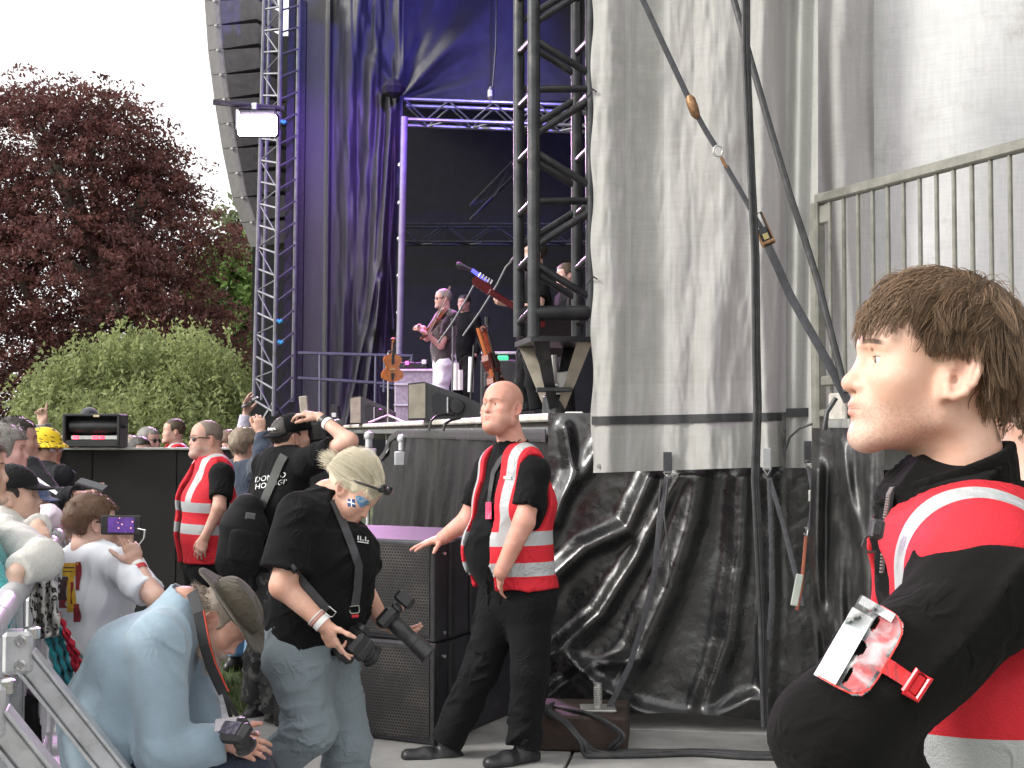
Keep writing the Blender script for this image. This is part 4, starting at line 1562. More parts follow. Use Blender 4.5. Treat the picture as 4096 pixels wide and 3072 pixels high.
def crease_n(nt, tc, sc=13.0, w=0.10):
  """thin crease lines: 0 on flat cloth, up to 1 in a crease"""
  n = noise_n(nt, sc, 2, tc, 0.5, 1.2)
  r = math_n(nt, 'ABSOLUTE', math_n(nt, 'SUBTRACT', n, 0.5))
  return math_n(nt, 'MULTIPLY', sstep(nt, r, w, 0.0), sstep(nt, noise_n(nt, sc * 0.35, 2, tc), 0.45, 0.62))

# ---- cloth materials ------------------------------------------------------------------------
def cloth_mat(name, col, rough=0.85, sheen=0.3, weave=500, bump=0.25, var=0.12, vs_=5, crease=2.4):
  m, nt, b, out = new_mat(name)
  tc = nd(nt, 'ShaderNodeTexCoord').outputs['Object']
  n1 = noise_n(nt, vs_, 5, tc, 0.6)
  n2 = noise_n(nt, weave, 2, tc, 0.6)
  c = mixc(nt, sstep(nt, n1, 0.3, 0.7), c4(col, 1 - var), c4(col, 1 + var))
  c = mixc(nt, math_n(nt, 'MULTIPLY', sstep(nt, n2, 0.4, 0.65), 0.3), c, c4(col, 1.5))
  nt.links.new(c, b.inputs['Base Color'])
  b.inputs['Roughness'].default_value = rough
  b.inputs['Specular IOR Level'].default_value = 0.12
  b.inputs['Sheen Weight'].default_value = sheen
  b.inputs['Sheen Roughness'].default_value = 0.6
  h = math_n(nt, 'ADD', math_n(nt, 'MULTIPLY', n2, 0.5), noise_n(nt, 45, 4, tc, 0.6))
  h = math_n(nt, 'ADD', h, math_n(nt, 'MULTIPLY', crease_n(nt, tc), crease))
  bump_n(nt, b, h, max(bump, 0.45), 0.0045)
  return m

def vest_mat(name, bands, col=(0.58, 0.020, 0.034), grey=(0.42, 0.43, 0.44), vbands=()):
  """hi-vis cloth; 'uvw' holds (side, front, height) in the torso frame; bands are height ranges, vbands (side0, side1, zmin) ranges"""
  m, nt, b, out = new_mat(name)
  at = nd(nt, 'ShaderNodeAttribute', attribute_name='uvw')
  sx = nd(nt, 'ShaderNodeSeparateXYZ')
  nt.links.new(at.outputs['Vector'], sx.inputs[0])
  tc = nd(nt, 'ShaderNodeTexCoord').outputs['Object']
  n2 = noise_n(nt, 420, 2, tc, 0.6)
  n1 = noise_n(nt, 6, 4, tc, 0.6)
  c = mixc(nt, sstep(nt, n1, 0.3, 0.7), c4(col, 0.88), c4(col, 1.08))
  k = None
  for z0, z1 in bands:
    q = math_n(nt, 'MULTIPLY', math_n(nt, 'GREATER_THAN', sx.outputs[2], z0), math_n(nt, 'LESS_THAN', sx.outputs[2], z1))
    k = q if k is None else math_n(nt, 'MAXIMUM', k, q)
  axx = math_n(nt, 'ABSOLUTE', sx.outputs[0])
  for x0, x1, zm in vbands:
    q = math_n(nt, 'MULTIPLY', math_n(nt, 'GREATER_THAN', axx, x0), math_n(nt, 'LESS_THAN', axx, x1))
    q = math_n(nt, 'MULTIPLY', q, math_n(nt, 'GREATER_THAN', sx.outputs[2], zm))
    k = q if k is None else math_n(nt, 'MAXIMUM', k, q)
  if k is not None:
    gc = mixc(nt, n2, c4(grey, 0.92), c4(grey, 1.1))
    c = mixc(nt, k, c, gc)
    r = nd(nt, 'ShaderNodeMapRange')
    nt.links.new(k, r.inputs['Value'])
    r.inputs['To Min'].default_value, r.inputs['To Max'].default_value = 0.75, 0.35
    nt.links.new(r.outputs[0], b.inputs['Roughness'])
  nt.links.new(c, b.inputs['Base Color'])
  b.inputs['Specular IOR Level'].default_value = 0.3
  h = math_n(nt, 'ADD', math_n(nt, 'MULTIPLY', n2, 0.6), noise_n(nt, 40, 4, tc, 0.6))
  h = math_n(nt, 'ADD', h, math_n(nt, 'MULTIPLY', crease_n(nt, tc, 10, 0.08), 2.6))
  bump_n(nt, b, h, 0.45, 0.0045)
  return m

def hair_mat(name, c0, c1, rough=0.45):
  m, nt, b, out = new_mat(name)
  tc = nd(nt, 'ShaderNodeTexCoord').outputs['Object']
  at = nd(nt, 'ShaderNodeAttribute', attribute_name='tint')
  n1 = noise_n(nt, 40, 4, tc, 0.6)
  f = math_n(nt, 'ADD', math_n(nt, 'MULTIPLY', n1, 0.5), math_n(nt, 'MULTIPLY', at.outputs['Fac'], 0.7), clamp=True)
  c = mixc(nt, f, c4(c0), c4(c1))
  nt.links.new(c, b.inputs['Base Color'])
  b.inputs['Roughness'].default_value = rough
  b.inputs['Specular IOR Level'].default_value = 0.4
  bump_n(nt, b, noise_n(nt, 130, 4, tc, 0.7), 0.6, 0.006)
  return m

# ---- folds -----------------------------------------------------------------------------------
def folds(amp, freq=9.0, seed=0, axis=(0, 0, 1), stretch=0.3, fine=0.25):
  """wrinkle displacement: broad swells plus sharp ridged creases running along 'axis', fading in and out"""
  ax = v3(unit(axis))

  def f(p):
    q = p * (freq * 1.35)
    al = (q @ ax)[:, None] * ax
    q = (q - al) + al * stretch
    q = q + vnoise(q * 0.5 + 11, seed + 5)[:, None] * v3((1.6, -1.1, 1.3))
    n = vnoise(q, seed)
    r = 1 - np.abs(2 * n - 1)
    msk = np.clip(vnoise(p * freq * 0.45, seed + 3) * 2.2 - 0.55, 0.12, 1)
    d = -amp * 1.25 * msk * (r ** 3 - 0.25)
    if fine:
      d = d - amp * fine * (vnoise(q * 2.7, seed + 2) - 0.5) * 2 * msk
    return d.astype(F32)
  return f

# ---- strands of hair ------------------------------------------------------------------------------
def strands(name, H, parent, mt, roots, dirs, length, nseg, r0, grav, outward, ecen, erad, wav=0.0, seed=0, flow=None, jit=0.15, tip=0.25, lift=0.0, clump=0, flow_w=0.35, cf=0.75):
  """roots, dirs in head space; grows strands that hug an inflated skull ellipsoid, in world space tubes with 3 sides"""
  rg = np.random.default_rng(seed)
  n = len(roots)
  p = roots.copy()
  d = dirs + rg.normal(0, jit, dirs.shape)
  d /= np.linalg.norm(d, axis=1)[:, None]
  ln = length if not np.isscalar(length) else np.full(n, length)
  step = (ln / nseg)[:, None]
  path = [p.copy()]
  ph = rg.random(n) * 6.28
  ecen, erad = np.asarray(ecen), np.asarray(erad)
  infl = 1 + (outward * (0.4 + 0.6 * rg.random(n)))
  for k in range(nseg):
    d = d + np.asarray(grav)[None, :] * (k / nseg) + rg.normal(0, jit * 0.25, d.shape)
    if flow is not None:
      d = d + flow(p) * flow_w
    if wav:
      sd = np.cross(d, p - ecen)
      sd /= np.linalg.norm(sd, axis=1)[:, None] + 1e-9
      d = d + sd * (wav * np.sin(ph + k * 1.1))[:, None]
    d /= np.linalg.norm(d, axis=1)[:, None]
    p = p + d * step
    q = (p - ecen) / erad
    r = np.linalg.norm(q, axis=1)
    tgt = infl * (1 + lift * (k + 1) / nseg)
    inside = r < tgt
    fix = ecen + q / r[:, None] * tgt[:, None] * erad
    p = np.where(inside[:, None], p * 0.25 + fix * 0.75, p)
    path.append(p.copy())
  path = np.array(path)                      # (nseg+1, n, 3)
  if clump:
    g = rg.integers(0, n, max(1, n // clump))
    dd = ((roots[:, None, :] - roots[g][None, :, :]) ** 2).sum(-1)
    c = g[dd.argmin(1)]
    tt = np.linspace(0, 1, nseg + 1) ** 1.2 * cf
    path = path * (1 - tt)[:, None, None] + (path[:, c] + (roots - roots[c])[None] * 0.35) * tt[:, None, None]
  tang = np.gradient(path, axis=0)
  tang /= np.linalg.norm(tang, axis=2, keepdims=True) + 1e-9
  nr_ = path - ecen
  nr_ /= np.linalg.norm(nr_, axis=2, keepdims=True) + 1e-9
  b1 = np.cross(tang, nr_)
  b1 /= np.linalg.norm(b1, axis=2, keepdims=True) + 1e-9
  b2 = np.cross(b1, tang)
  rad = r0 * (np.interp(np.linspace(0, 1, nseg + 1), [0, 0.3, 1], [0.8, 1, tip]))[:, None, None] * (0.7 + 0.6 * rg.random(n))[None, :, None]
  ring = []
  for a in (0, 2.094, 4.189):
    ring.append(path + rad * (math.cos(a) * b2 + math.sin(a) * b1))
  V = np.stack(ring, 2)                       # (s, n, 3sides, 3)
  V = V.transpose(1, 0, 2, 3).reshape(-1, 3)
  m = (nseg + 1) * 3
  fs = []
  for s_ in range(nseg):
    for a in range(3):
      b_ = (a + 1) % 3
      fs.append((s_ * 3 + a, s_ * 3 + b_, s_ * 3 + 3 + b_, s_ * 3 + 3 + a))
  fs = np.array(fs)
  Fc = (fs[None] + (np.arange(n) * m)[:, None, None]).reshape(-1, 4)
  tint = np.repeat(rg.random(n), m)
  return mesh_obj(name, H.p(V), Fc, mt, parent, True, {'tint': tint})

def scalp_roots(n, ecen, erad, accept, seed=0):
  rg = np.random.default_rng(seed)
  out = []
  tot = 0
  while tot < n:
    q = rg.normal(0, 1, (n * 3, 3))
    q /= np.linalg.norm(q, axis=1)[:, None]
    p = np.asarray(ecen) + q * np.asarray(erad)
    p = p[accept(p)]
    out.append(p)
    tot += len(p)
  return np.concatenate(out)[:n]

# ---- a person ---------------------------------------------------------------------------------------
class Person:
  """J: dict of world joints. The body (skin) is one continuous mesh and the top-level object."""

  def __init__(s, label, J, head, hp=None, size=1.0, fat=1.0, group=None, name='person', cat='person'):
    s.J = {k: np.asarray(v, float) for k, v in J.items()}
    s.hp = hp or {}
    c, fwd, up = head
    s.H = Loc(c, basis(fwd, up), s.hp.get('scale', 1.0) * size)
    s.size, s.fat = size, fat
    s.label, s.group, s.name, s.cat = label, group, name, cat
    J = s.J
    s.cr = unit(J['sr'] - J['sl'])          # chest right
    s.pr = unit(J['hr'] - J['hl']) if 'hr' in J else s.cr
    s.obj = None
    s.tw = {'sh': (0.165, 0.085), 'ch': (0.165, 0.118), 'wa': (0.150, 0.112), 'pe': (0.168, 0.118)}

  # torso as elliptic segments, 'off' thickens it
  def torso(s, off=0.0, hem=None, neck=True):
    J, k = s.J, s.size
    f = s.fat
    W = {n_: ((a * k * (1 if n_ == 'sh' else f) + off), (b * k * (1 if n_ == 'sh' else f) + off)) for n_, (a, b) in s.tw.items()}
    sh = (J['sl'] + J['sr']) / 2 * 0.7 + J['nb'] * 0.3
    out = [(eseg(sh, J['ch'], s.cr, W['sh'], W['ch']), 0.04), (eseg(J['ch'], J['wa'], s.cr, W['ch'], W['wa']), 0.05)]
    out.append((eseg(J['wa'], J['pe'], s.pr, W['wa'], W['pe']), 0.05))
    out.append((seg(J['sl'], J['sr'], 0.052 * k + off * 0.9), 0.05))
    return out

  def arm(s, side, off=0.0, t0=0.0, upto=2.0, ra=None):
    J, k = s.J, s.size
    r = ra or (0.052, 0.041, 0.041, 0.0265)
    sh, e, w = J['s' + side], J['e' + side], J['w' + side]
    return [(seg(sh, e, r[0] * k + off, r[1] * k + off), 0.03), (seg(e, w, r[2] * k + off, r[3] * k + off), 0.02)]

  def skin(s, mt, h, hands=(), head_h=None, extra=None, bare=True, arms='lr', lower=False, armr=None, legs='', legr=None):
    J, k = s.J, s.size
    sh = S()
    for op, f, kk in head_prims(s.hp):
      (sh.add if op == 'u' else sh.sub)(s.H.w(f), kk * s.H.s)
    nr = s.hp.get('neck', 0.058) * k
    n0 = s.H.p((0, -0.022, -0.045))
    sh.add(seg(n0, J['nb'], nr, nr * 1.08), 0.03)
    sh.add(seg(J['nb'], (J['sl'] + J['sr']) / 2, nr * 1.1, 0.06 * k), 0.03)
    sh.add(seg(J['sl'], J['sr'], 0.045 * k), 0.04)
    for a in arms:
      for f, kk in s.arm(a, 0, ra=armr):
        sh.add(f, kk)
    for side, d, n_, kw in hands:
      kw = dict(kw)
      for op, f, kk in hand_prims(J['w' + side], d, n_, 1 if side == 'l' else -1, k * kw.pop('sc', 1.0), **kw):
        sh.add(f, kk)
    for a in legs:
      r = legr or (0.08, 0.055, 0.055, 0.04)
      sh.add(seg(J['h' + a], J['k' + a], r[0] * k, r[1] * k), 0.03)
      sh.add(seg(J['k' + a], J['a' + a], r[2] * k, r[3] * k), 0.02)
      sh.add(seg((J['sl'] + J['sr']) / 2, (J['hl'] + J['hr']) / 2, 0.06 * k), 0.03)
    if extra:
      for f, kk in extra:
        sh.add(f, kk)
    V, Q = sh.mesh(h)
    hl = s.H.inv(V)
    far = np.linalg.norm(hl, axis=1) > 0.19
    hl[far] = (0, -0.5, -0.5)
    o = mesh_obj(s.name, V, Q, mt, None, True, {'hl': hl})
    tag(o, s.label, s.cat, s.group)
    s.obj = o
    return o

  def eyes(s, look=(0, 0)):
    for sx in (-1, 1):
      R = np.array(Matrix.Rotation(look[0], 3, 'Z') @ Matrix.Rotation(look[1], 3, 'X')).T
      vs_, fs, loc = sphere((sx * 0.0315, 0.0700, -0.001), 0.0128, 18, 12, R)
      mesh_obj('eye', s.H.p(vs_), fs, MT['eye'], s.obj, True, {'hl': loc})

  def garment(s, name, prims, h, mt, cuts=(), subs=(), fold=None, uv=None, parent=None, label=None):
    sh = S()
    for f, kk in prims:
      sh.add(f, kk)
    for f in cuts:
      sh.cut(f, 0.006)
    for f in subs:
      sh.sub(f, 0.008)
    sh.disp = fold
    V, Q = sh.mesh(h)
    at = None
    if uv is not None:
      org, R = uv
      at = {'uvw': (V - org) @ np.asarray(R).T}
    o = mesh_obj(name, V, Q, mt, parent or s.obj, True, at)
    if label:
      o['label'] = label
    return o

  def sleeve(s, side, frac, off, flare=1.1, r=(0.056, 0.046)):
    J, k = s.J, s.size
    sh, e = J['s' + side], J['e' + side]
    end = sh + (e - sh) * frac
    return [(seg(sh, end, r[0] * k + off, (r[1] * k + off) * flare, flat=True), 0.03)]

  def long_sleeve(s, side, off, end=0.95, r=(0.054, 0.046, 0.044, 0.033)):
    J, k = s.J, s.size
    sh, e, w = J['s' + side], J['e' + side], J['w' + side]
    return [(seg(sh, e, r[0] * k + off, r[1] * k + off), 0.03), (seg(e, e + (w - e) * end, r[2] * k + off, r[3] * k + off, flat=True), 0.025)]

  def leg(s, side, off, r=(0.088, 0.064, 0.060, 0.052), end=1.0):
    J, k = s.J, s.size
    hp_, kn, an_ = J['h' + side], J['k' + side], J['a' + side]
    return [(seg(hp_, kn, r[0] * k + off, r[1] * k + off), 0.05), (seg(kn, kn + (an_ - kn) * end, r[2] * k + off, r[3] * k + off, flat=True), 0.03)]

  def trousers(s, mt, h, off=0.012, fold=None, rise=0.12, r=(0.088, 0.064, 0.060, 0.052), end=1.0, sides='lr', name='trousers'):
    J, k = s.J, s.size
    W = tuple(a * k * s.fat + off for a in s.tw['pe'])
    up = unit(J['wa'] - J['pe'])
    pr = [(eseg(J['pe'] - up * 0.02, J['pe'] + up * rise, s.pr, W, tuple(a * k * s.fat + off for a in s.tw['wa']), flat=True), 0.05)]
    for a in sides:
      pr += s.leg(a, off, r, end)
    return s.garment(name, pr, h, mt, fold=fold)

  def shoe(s, side, d, mt, sole=None, ln=0.27, h=0.006):
    """boot from the ankle joint; d = toe direction"""
    J = s.J
    a = J['a' + side]
    d = unit(A3(d[0], d[1], d[2] if len(d) > 2 else 0))
    x = unit(np.cross(d, A3(0, 0, 1)))
    up = np.cross(x, d)
    b = a - up * 0.075
    sh = S()
    sh.add(seg(a + up * 0.03, b + up * 0.04 - d * 0.01, 0.05, 0.044), 0.02)
    sh.add(eseg(b - d * 0.055, b + d * 0.09, x, (0.038, 0.044), (0.046, 0.046)), 0.03)
    sh.add(eseg(b + d * 0.09, b + d * (ln - 0.09), x, (0.046, 0.042), (0.041, 0.032)), 0.03)
    sh.cut(plane(b - up * 0.018, -up))
    V, Q = sh.mesh(h)
    o = mesh_obj('shoe', V, Q, mt, s.obj, True)
    so = S()
    so.add(eseg(b - d * 0.06 - up * 0.022, b + d * 0.06 - up * 0.022, x, (0.036, 0.016), (0.042, 0.014)), 0.01)
    so.add(eseg(b + d * 0.06 - up * 0.022, b + d * (ln - 0.088) - up * 0.016, x, (0.046, 0.014), (0.040, 0.012)), 0.01)
    V, Q = so.mesh(h)
    mesh_obj('sole', V, Q, sole or MT['black_plastic'], o, True)
    return o

  def hair_cap(s, mt, h=0.004, thick=0.012, front=0.055, ftop=0.055, side_z=-0.03, nape=-0.075, fold=0.006, freq=70, extra=(), temple=0.035, name='hair', cuts=()):
    """short hair as a shell on the skull; limits in head space"""
    def f_(p):
      q = s.H.inv(p)
      skull = np.minimum(ell((0, -0.014, 0.030), (0.0745 + thick, 0.0965 + thick, 0.086 + thick))(q), ell((0, 0.035, 0.034), (0.0635 + thick * .7, 0.053 + thick * .6, 0.062 + thick))(q))
      for e in extra:
        skull = smin(skull, e(q), 0.015)
      n1 = fbm(q * v3((freq, freq * 0.35, freq * 0.35)), 3, 2)
      skull = skull + fold * (n1 - 0.5) * 2
      y, z, x = q[:, 1], q[:, 2], np.abs(q[:, 0])
      # hairline: in front of y=front only above ftop; sides reach side_z behind the temple; nape
      line = np.where(z > ftop, -0.05, y - (temple + (front - temple) * np.clip((z - 0.0) / max(ftop, 1e-3), 0, 1)))
      line = line + 0.004 * (vnoise(q * 120, 9) - 0.5)
      low = np.where(y > -0.045, side_z - z, nape - z)
      earc = 0.030 - np.sqrt(((y + 0.012) / 1.0) ** 2 + ((z + 0.018) / 1.25) ** 2 + (np.maximum(0, 0.06 - x) * 3) ** 2)
      d = smax(skull, np.maximum(line, low), 0.006)
      d = smax(d, earc, 0.006)
      for c in cuts:
        d = smax(d, c(q), 0.005)
      return (d * s.H.s).astype(F32)
    lo, hi = s.H.p((0, 0, 0)) - 0.2, s.H.p((0, 0, 0)) + 0.2
    V, Q = surface_nets(f_, lo, hi, h)
    return mesh_obj(name, V, Q, mt, s.obj, True, {'tint': np.zeros(len(V))})

  def local_sdf(s, name, fn, mt, h, parent=None, box=0.25, off=(0, 0, 0), attr=True, frame=None):
    """mesh an arbitrary head-space field"""
    Hh = frame or s.H
    f_ = lambda p: (fn(Hh.inv(p).astype(F32)) * Hh.s).astype(F32)
    c = Hh.p(off)
    V, Q = surface_nets(f_, c - box, c + box, h)
    return mesh_obj(name, V, Q, mt, parent or s.obj, True, {'hl': Hh.inv(V)})

  def torso_frame(s):
    J = s.J
    up = unit(J['nb'] - J['pe'])
    r = unit(s.cr - np.dot(s.cr, up) * up)
    fw = np.cross(up, r)
    return J['pe'], np.stack([r, fw, up])

def hit(shape, px, py, d0, d1, n=400):
  """first depth along the view ray of photo position (px, py) where the solid starts, else None"""
  ds = np.linspace(d0, d1, n)
  pts = np.array([P(px, py, d) for d in ds]).astype(F32)
  v = shape(pts)
  i = np.flatnonzero(v < 0)
  return float(ds[i[0]]) if len(i) else None

def surf_patch(name, shape, poly_fn, nu, nv, mt, parent, d0, d1, off=0.004, thick=0.0, mask=None, default=None, attr_local=None):
  """a thin thing lying on a body: poly_fn(u,v)->(px,py); depth from the body's surface, smoothed"""
  u, v = np.meshgrid(np.linspace(0, 1, nu), np.linspace(0, 1, nv))
  px, py = poly_fn(u, v)
  ns = 90
  ds = np.linspace(d0, d1, ns)
  vx = (px.ravel() - 512.0) / F_PX
  vy = (384.0 - py.ravel()) / F_PX
  dirs = _fw[None] + vx[:, None] * _rt[None] + vy[:, None] * _up[None]
  dirs = dirs / dirs[:, 1:2]
  pts = (CAM + dirs[:, None, :] * ds[None, :, None])
  val = shape(pts.reshape(-1, 3).astype(F32)).reshape(-1, ns)
  ins = val < 0
  k = ins.argmax(1)
  ok = ins.any(1)
  k1 = np.maximum(k - 1, 0)
  r_ = np.arange(len(k))
  va, vb = val[r_, k1], val[r_, k]
  tt = np.where((va - vb) != 0, va / (va - vb + 1e-12), 0).clip(0, 1)
  D = np.where(ok, ds[k1] + (ds[k] - ds[k1]) * tt, np.nan).reshape(u.shape)
  if not ok.any():
    D[:] = (d0 + d1) / 2
  if default is not None:
    D[np.isnan(D)] = default
  else:
    D[np.isnan(D)] = np.nanmean(D)
  pts = np.array([P(px[i, j], py[i, j], D[i, j] - off) for i in range(nv) for j in range(nu)])
  idx = np.arange(nu * nv).reshape(nv, nu)
  f = np.stack([idx[:-1, :-1], idx[:-1, 1:], idx[1:, 1:], idx[1:, :-1]], -1)
  if mask is not None:
    uc, vc = (u[:-1, :-1] + u[1:, 1:]) / 2, (v[:-1, :-1] + v[1:, 1:]) / 2
    f = f[mask(uc, vc)]
  f = f.reshape(-1, 4)
  o = mesh_obj(name, pts, f, mt, parent, True, {'uvw': np.stack([u.ravel(), v.ravel(), 0 * u.ravel()], -1)})
  if thick:
    m = o.modifiers.new('thickness', 'SOLIDIFY')
    m.thickness = thick
    m.offset = 0
  return o

def strip(pts):
  """(u,v)->px,py along a poly line of (px,py,half width)"""
  pts = np.array(pts, float)
  t = np.linspace(0, 1, len(pts))

  def f(u, v):
    x, y, w = (np.interp(u, t, pts[:, k]) for k in range(3))
    x1, y1 = np.interp(np.clip(u + 0.02, 0, 1), t, pts[:, 0]), np.interp(np.clip(u + 0.02, 0, 1), t, pts[:, 1])
    x0, y0 = np.interp(np.clip(u - 0.02, 0, 1), t, pts[:, 0]), np.interp(np.clip(u - 0.02, 0, 1), t, pts[:, 1])
    dx, dy = x1 - x0, y1 - y0
    l_ = np.hypot(dx, dy) + 1e-9
    return x - dy / l_ * w * (2 * v - 1), y + dx / l_ * w * (2 * v - 1)
  return f

_g0 = Person.garment

def _garment(s, name, prims, h, mt, cuts=(), subs=(), fold=None, uv=None, parent=None, label=None):
  sh = S()
  for f, kk in prims:
    sh.add(f, kk)
  for f in cuts:
    sh.cut(f, 0.006)
  for f in subs:
    sh.sub(f, 0.008)
  if not hasattr(s, 'shapes'):
    s.shapes = {}
  s.shapes[name] = sh
  sh2 = S()
  sh2.ops, sh2.lo, sh2.hi, sh2.disp = sh.ops, sh.lo, sh.hi, fold
  s.shapes[name] = sh2
  V, Q = sh2.mesh(h)
  at = None
  if uv is not None:
    org, R = uv
    at = {'uvw': (V - org) @ np.asarray(R).T}
  o = mesh_obj(name, V, Q, mt, parent or s.obj, True, at)
  if label:
    o['label'] = label
  return o

Person.garment = _garment

def text_mesh(name, txt, size, origin, right, up, mt, parent, ext=0.002, shear=0.0, bend=None):
  """flat lettering as a thin mesh"""
  cu = bpy.data.curves.new(name, 'FONT')
  cu.body = txt
  cu.size = size
  cu.extrude = ext
  cu.shear = shear
  cu.resolution_u = 2
  tmp = bpy.data.objects.new(name + '_tmp', cu)
  COL.objects.link(tmp)
  dg = bpy.context.evaluated_depsgraph_get()
  me = bpy.data.meshes.new_from_object(tmp.evaluated_get(dg))
  bpy.data.objects.remove(tmp)
  co = np.array([v.co[:] for v in me.vertices])
  fs = [tuple(p.vertices) for p in me.polygons]
  bpy.data.meshes.remove(me)
  right, up = unit(right), unit(up)
  n_ = np.cross(right, up)
  V = np.asarray(origin) + co[:, :1] * right + co[:, 1:2] * up + co[:, 2:3] * n_
  if bend is not None:
    V = bend(V)
  return mesh_obj(name, V, fs, mt, parent)

# ================================================================== PEOPLE
SKIN = {}
MT['red_vest'] = None
MT['boot'] = mat('black_leather_boot', (0.02, 0.02, 0.022), 0.4, 0, 0.2, 15, 0.3, 80)
MT['fleece_black'] = cloth_mat('black_fleece', (0.0050, 0.0047, 0.0044), 0.95, 0.02, 600, 0.5, 0.2, 8, 1.2)
MT['tee_black'] = cloth_mat('faded_black_cotton', (0.0055, 0.0055, 0.0060), 0.9, 0.025, 500, 0.2)
MT['trouser_black'] = cloth_mat('black_work_trousers', (0.0060, 0.0063, 0.0072), 0.8, 0.02, 500, 0.2)

# ---------------------------------------------------------------- young guard, very near
def young_guard():
  J = {'nb': P(974, 510, 1.70), 'sl': P(984, 588, 1.50), 'sr': (0.64, 1.93, 1.37), 'ch': (0.635, 1.71, 1.19), 'wa': (0.62, 1.71, 1.0), 'pe': (0.63, 1.71, 0.86),
         'el': (0.345, 1.40, 1.240), 'wl': (0.475, 1.53, 1.08), 'er': (0.62, 1.99, 1.10), 'wr': (0.50, 1.80, 1.03)}
  J = {k: np.asarray(v, float) for k, v in J.items()}
  p = Person('young guard with brown fringe, black fleece and red hi-vis vest standing in profile', J, (P(931, 365, 1.70), (-1, 0.0, 0.075), (0.075, 0, 1)),
               {'jaw': 0.95, 'nose': 1.24, 'chin': -0.010, 'lip': 1.25, 'ear': 1.16, 'eye': 1.0, 'neck': 0.052, 'scale': 1.0})
  p.skin(skin_mat('fair_skin_young', (0.73, 0.49, 0.39), stubble=0.32, red=0.35, browc=(0.045, 0.026, 0.016), brow=1.0), 0.0031, arms='lr')
  p.eyes((0.1, -0.05))
  hm = hair_mat('brown_tousled_hair', (0.045, 0.027, 0.016), (0.27, 0.17, 0.10), 0.45)
  p.hair_cap(hm, 0.004, 0.010, front=0.060, ftop=0.062, side_z=0.004, nape=-0.088, fold=0.006, temple=0.022)
  ec, er_ = A3(0, -0.014, 0.030), A3(0.0790, 0.101, 0.0905)
  cr_ = A3(-0.01, -0.050, 0.112)

  def acc(q):
    y, z, x = q[:, 1], q[:, 2], np.abs(q[:, 0])
    ok = ((y < 0.030) & (z > 0.012)) | (z > 0.058) | ((y < -0.045) & (z > -0.085))
    return ok & ~((np.hypot(y + 0.012, z + 0.014) < 0.032) & (x > 0.05))

  def tdir(q):
    d = q - cr_
    nrm = (q - ec) / er_ ** 2
    nrm /= np.linalg.norm(nrm, axis=1)[:, None]
    d = d - (d * nrm).sum(1)[:, None] * nrm
    d /= np.linalg.norm(d, axis=1)[:, None] + 1e-6
    d = d + nrm * 0.25
    # the top sweeps forward into the fringe
    top = smooth01((q[:, 2] - 0.045) / 0.04)[:, None]
    return d * (1 - 0.45 * top) + top * 0.45 * A3(0, 1, 0.0)
  q = scalp_roots(8500, ec, er_, acc, 3)
  rg = np.random.default_rng(5)
  fr = smooth01((q[:, 1] - 0.0) / 0.05)
  ln = 0.050 + 0.026 * rg.random(len(q)) - 0.020 * fr
  ln = np.where(q[:, 2] < -0.02, 0.035 + 0.02 * rg.random(len(q)), ln)
  side = smooth01((0.066 - q[:, 2]) / 0.035) * smooth01((q[:, 1] + 0.05) / 0.03)
  ln = ln * (1 - 0.68 * side)
  ln = ln * (0.72 + 0.6 * vnoise(q * 45 + 7, 61))
  strands('hair_strands', p.H, p.obj, hm, q, tdir(q), ln, 6, 0.00056, (0, -0.12, -0.85), 0.10, ec, er_, wav=0.26, seed=8, clump=22, jit=0.2, cf=0.85)
  # fringe that falls over the brow
  qf = scalp_roots(1000, ec, er_, lambda a: (a[:, 1] > 0.045) & (a[:, 2] > 0.060) & (a[:, 2] < 0.105) & (a[:, 0] < 0.022), 9)
  df = np.tile(A3(0, 0.45, -0.5), (len(qf), 1)) + np.stack([qf[:, 0] * 5, 0 * qf[:, 0], 0 * qf[:, 0]], -1)
  strands('fringe', p.H, p.obj, hm, qf, df, (0.034 + 0.020 * rg.random(len(qf))) * (0.65 + 0.8 * vnoise(qf * 55 + 3, 62)), 6, 0.00055, (0, -0.5, -0.9), 0.045, ec + A3(0, 0.004, 0), er_, wav=0.10, seed=18, clump=30, jit=0.16, cf=0.92)
  # fleece
  fo = folds(0.014, 12, 3, (0.75, 0.2, 0.6), 0.35)
  fl = p.torso(0.014) + p.long_sleeve('l', 0.016, r=(0.050, 0.048, 0.046, 0.040)) + p.long_sleeve('r', 0.016)
  fl.append((eseg(J['nb'] + A3(-0.01, 0, -0.09), J['nb'] + A3(-0.028, 0, 0.0), A3(0, 1, 0), (0.10, 0.10), (0.078, 0.088)), 0.05))
  p.garment('fleece', fl, 0.0068, MT['fleece_black'], fold=fo)
  # stand collar
  c0, c1 = J['nb'] + A3(-0.028, 0, -0.045), J['nb'] + A3(-0.030, 0, 0.085)
  col = [(eseg(c0, c1, A3(0, 1, 0), (0.082, 0.098), (0.074, 0.080), cap=0.02), 0.01)]
  p.garment('collar', col, 0.004, MT['fleece_black'], cuts=(plane(J['nb'] + A3(-0.03, 0, 0.062), (-0.34, 0, 0.94)),), subs=(eseg(c0, c1 + (c1 - c0), A3(0, 1, 0), (0.069, 0.085), (0.053, 0.049)),), fold=folds(0.003, 18, 6, (0, 1, 0.3), 0.4))
  # zip and its pull
  zx = c0[0] - 0.100
  zp = [A3(zx + 0.016, 1.67, J['nb'][2] + 0.030), A3(zx + 0.010, 1.665, J['nb'][2] + 0.022), A3(zx + 0.004, 1.66, J['nb'][2] - 0.005), A3(zx, 1.655, J['nb'][2] - 0.04), A3(zx - 0.004, 1.65, J['nb'][2] - 0.075)]
  z = MB().tube(zp, 1.0, 6, flat=(0.004, 0.003), fx=A3(0, 1, 0)).build('zip', MT['black_plastic'], p.obj)
  m_ = MB()
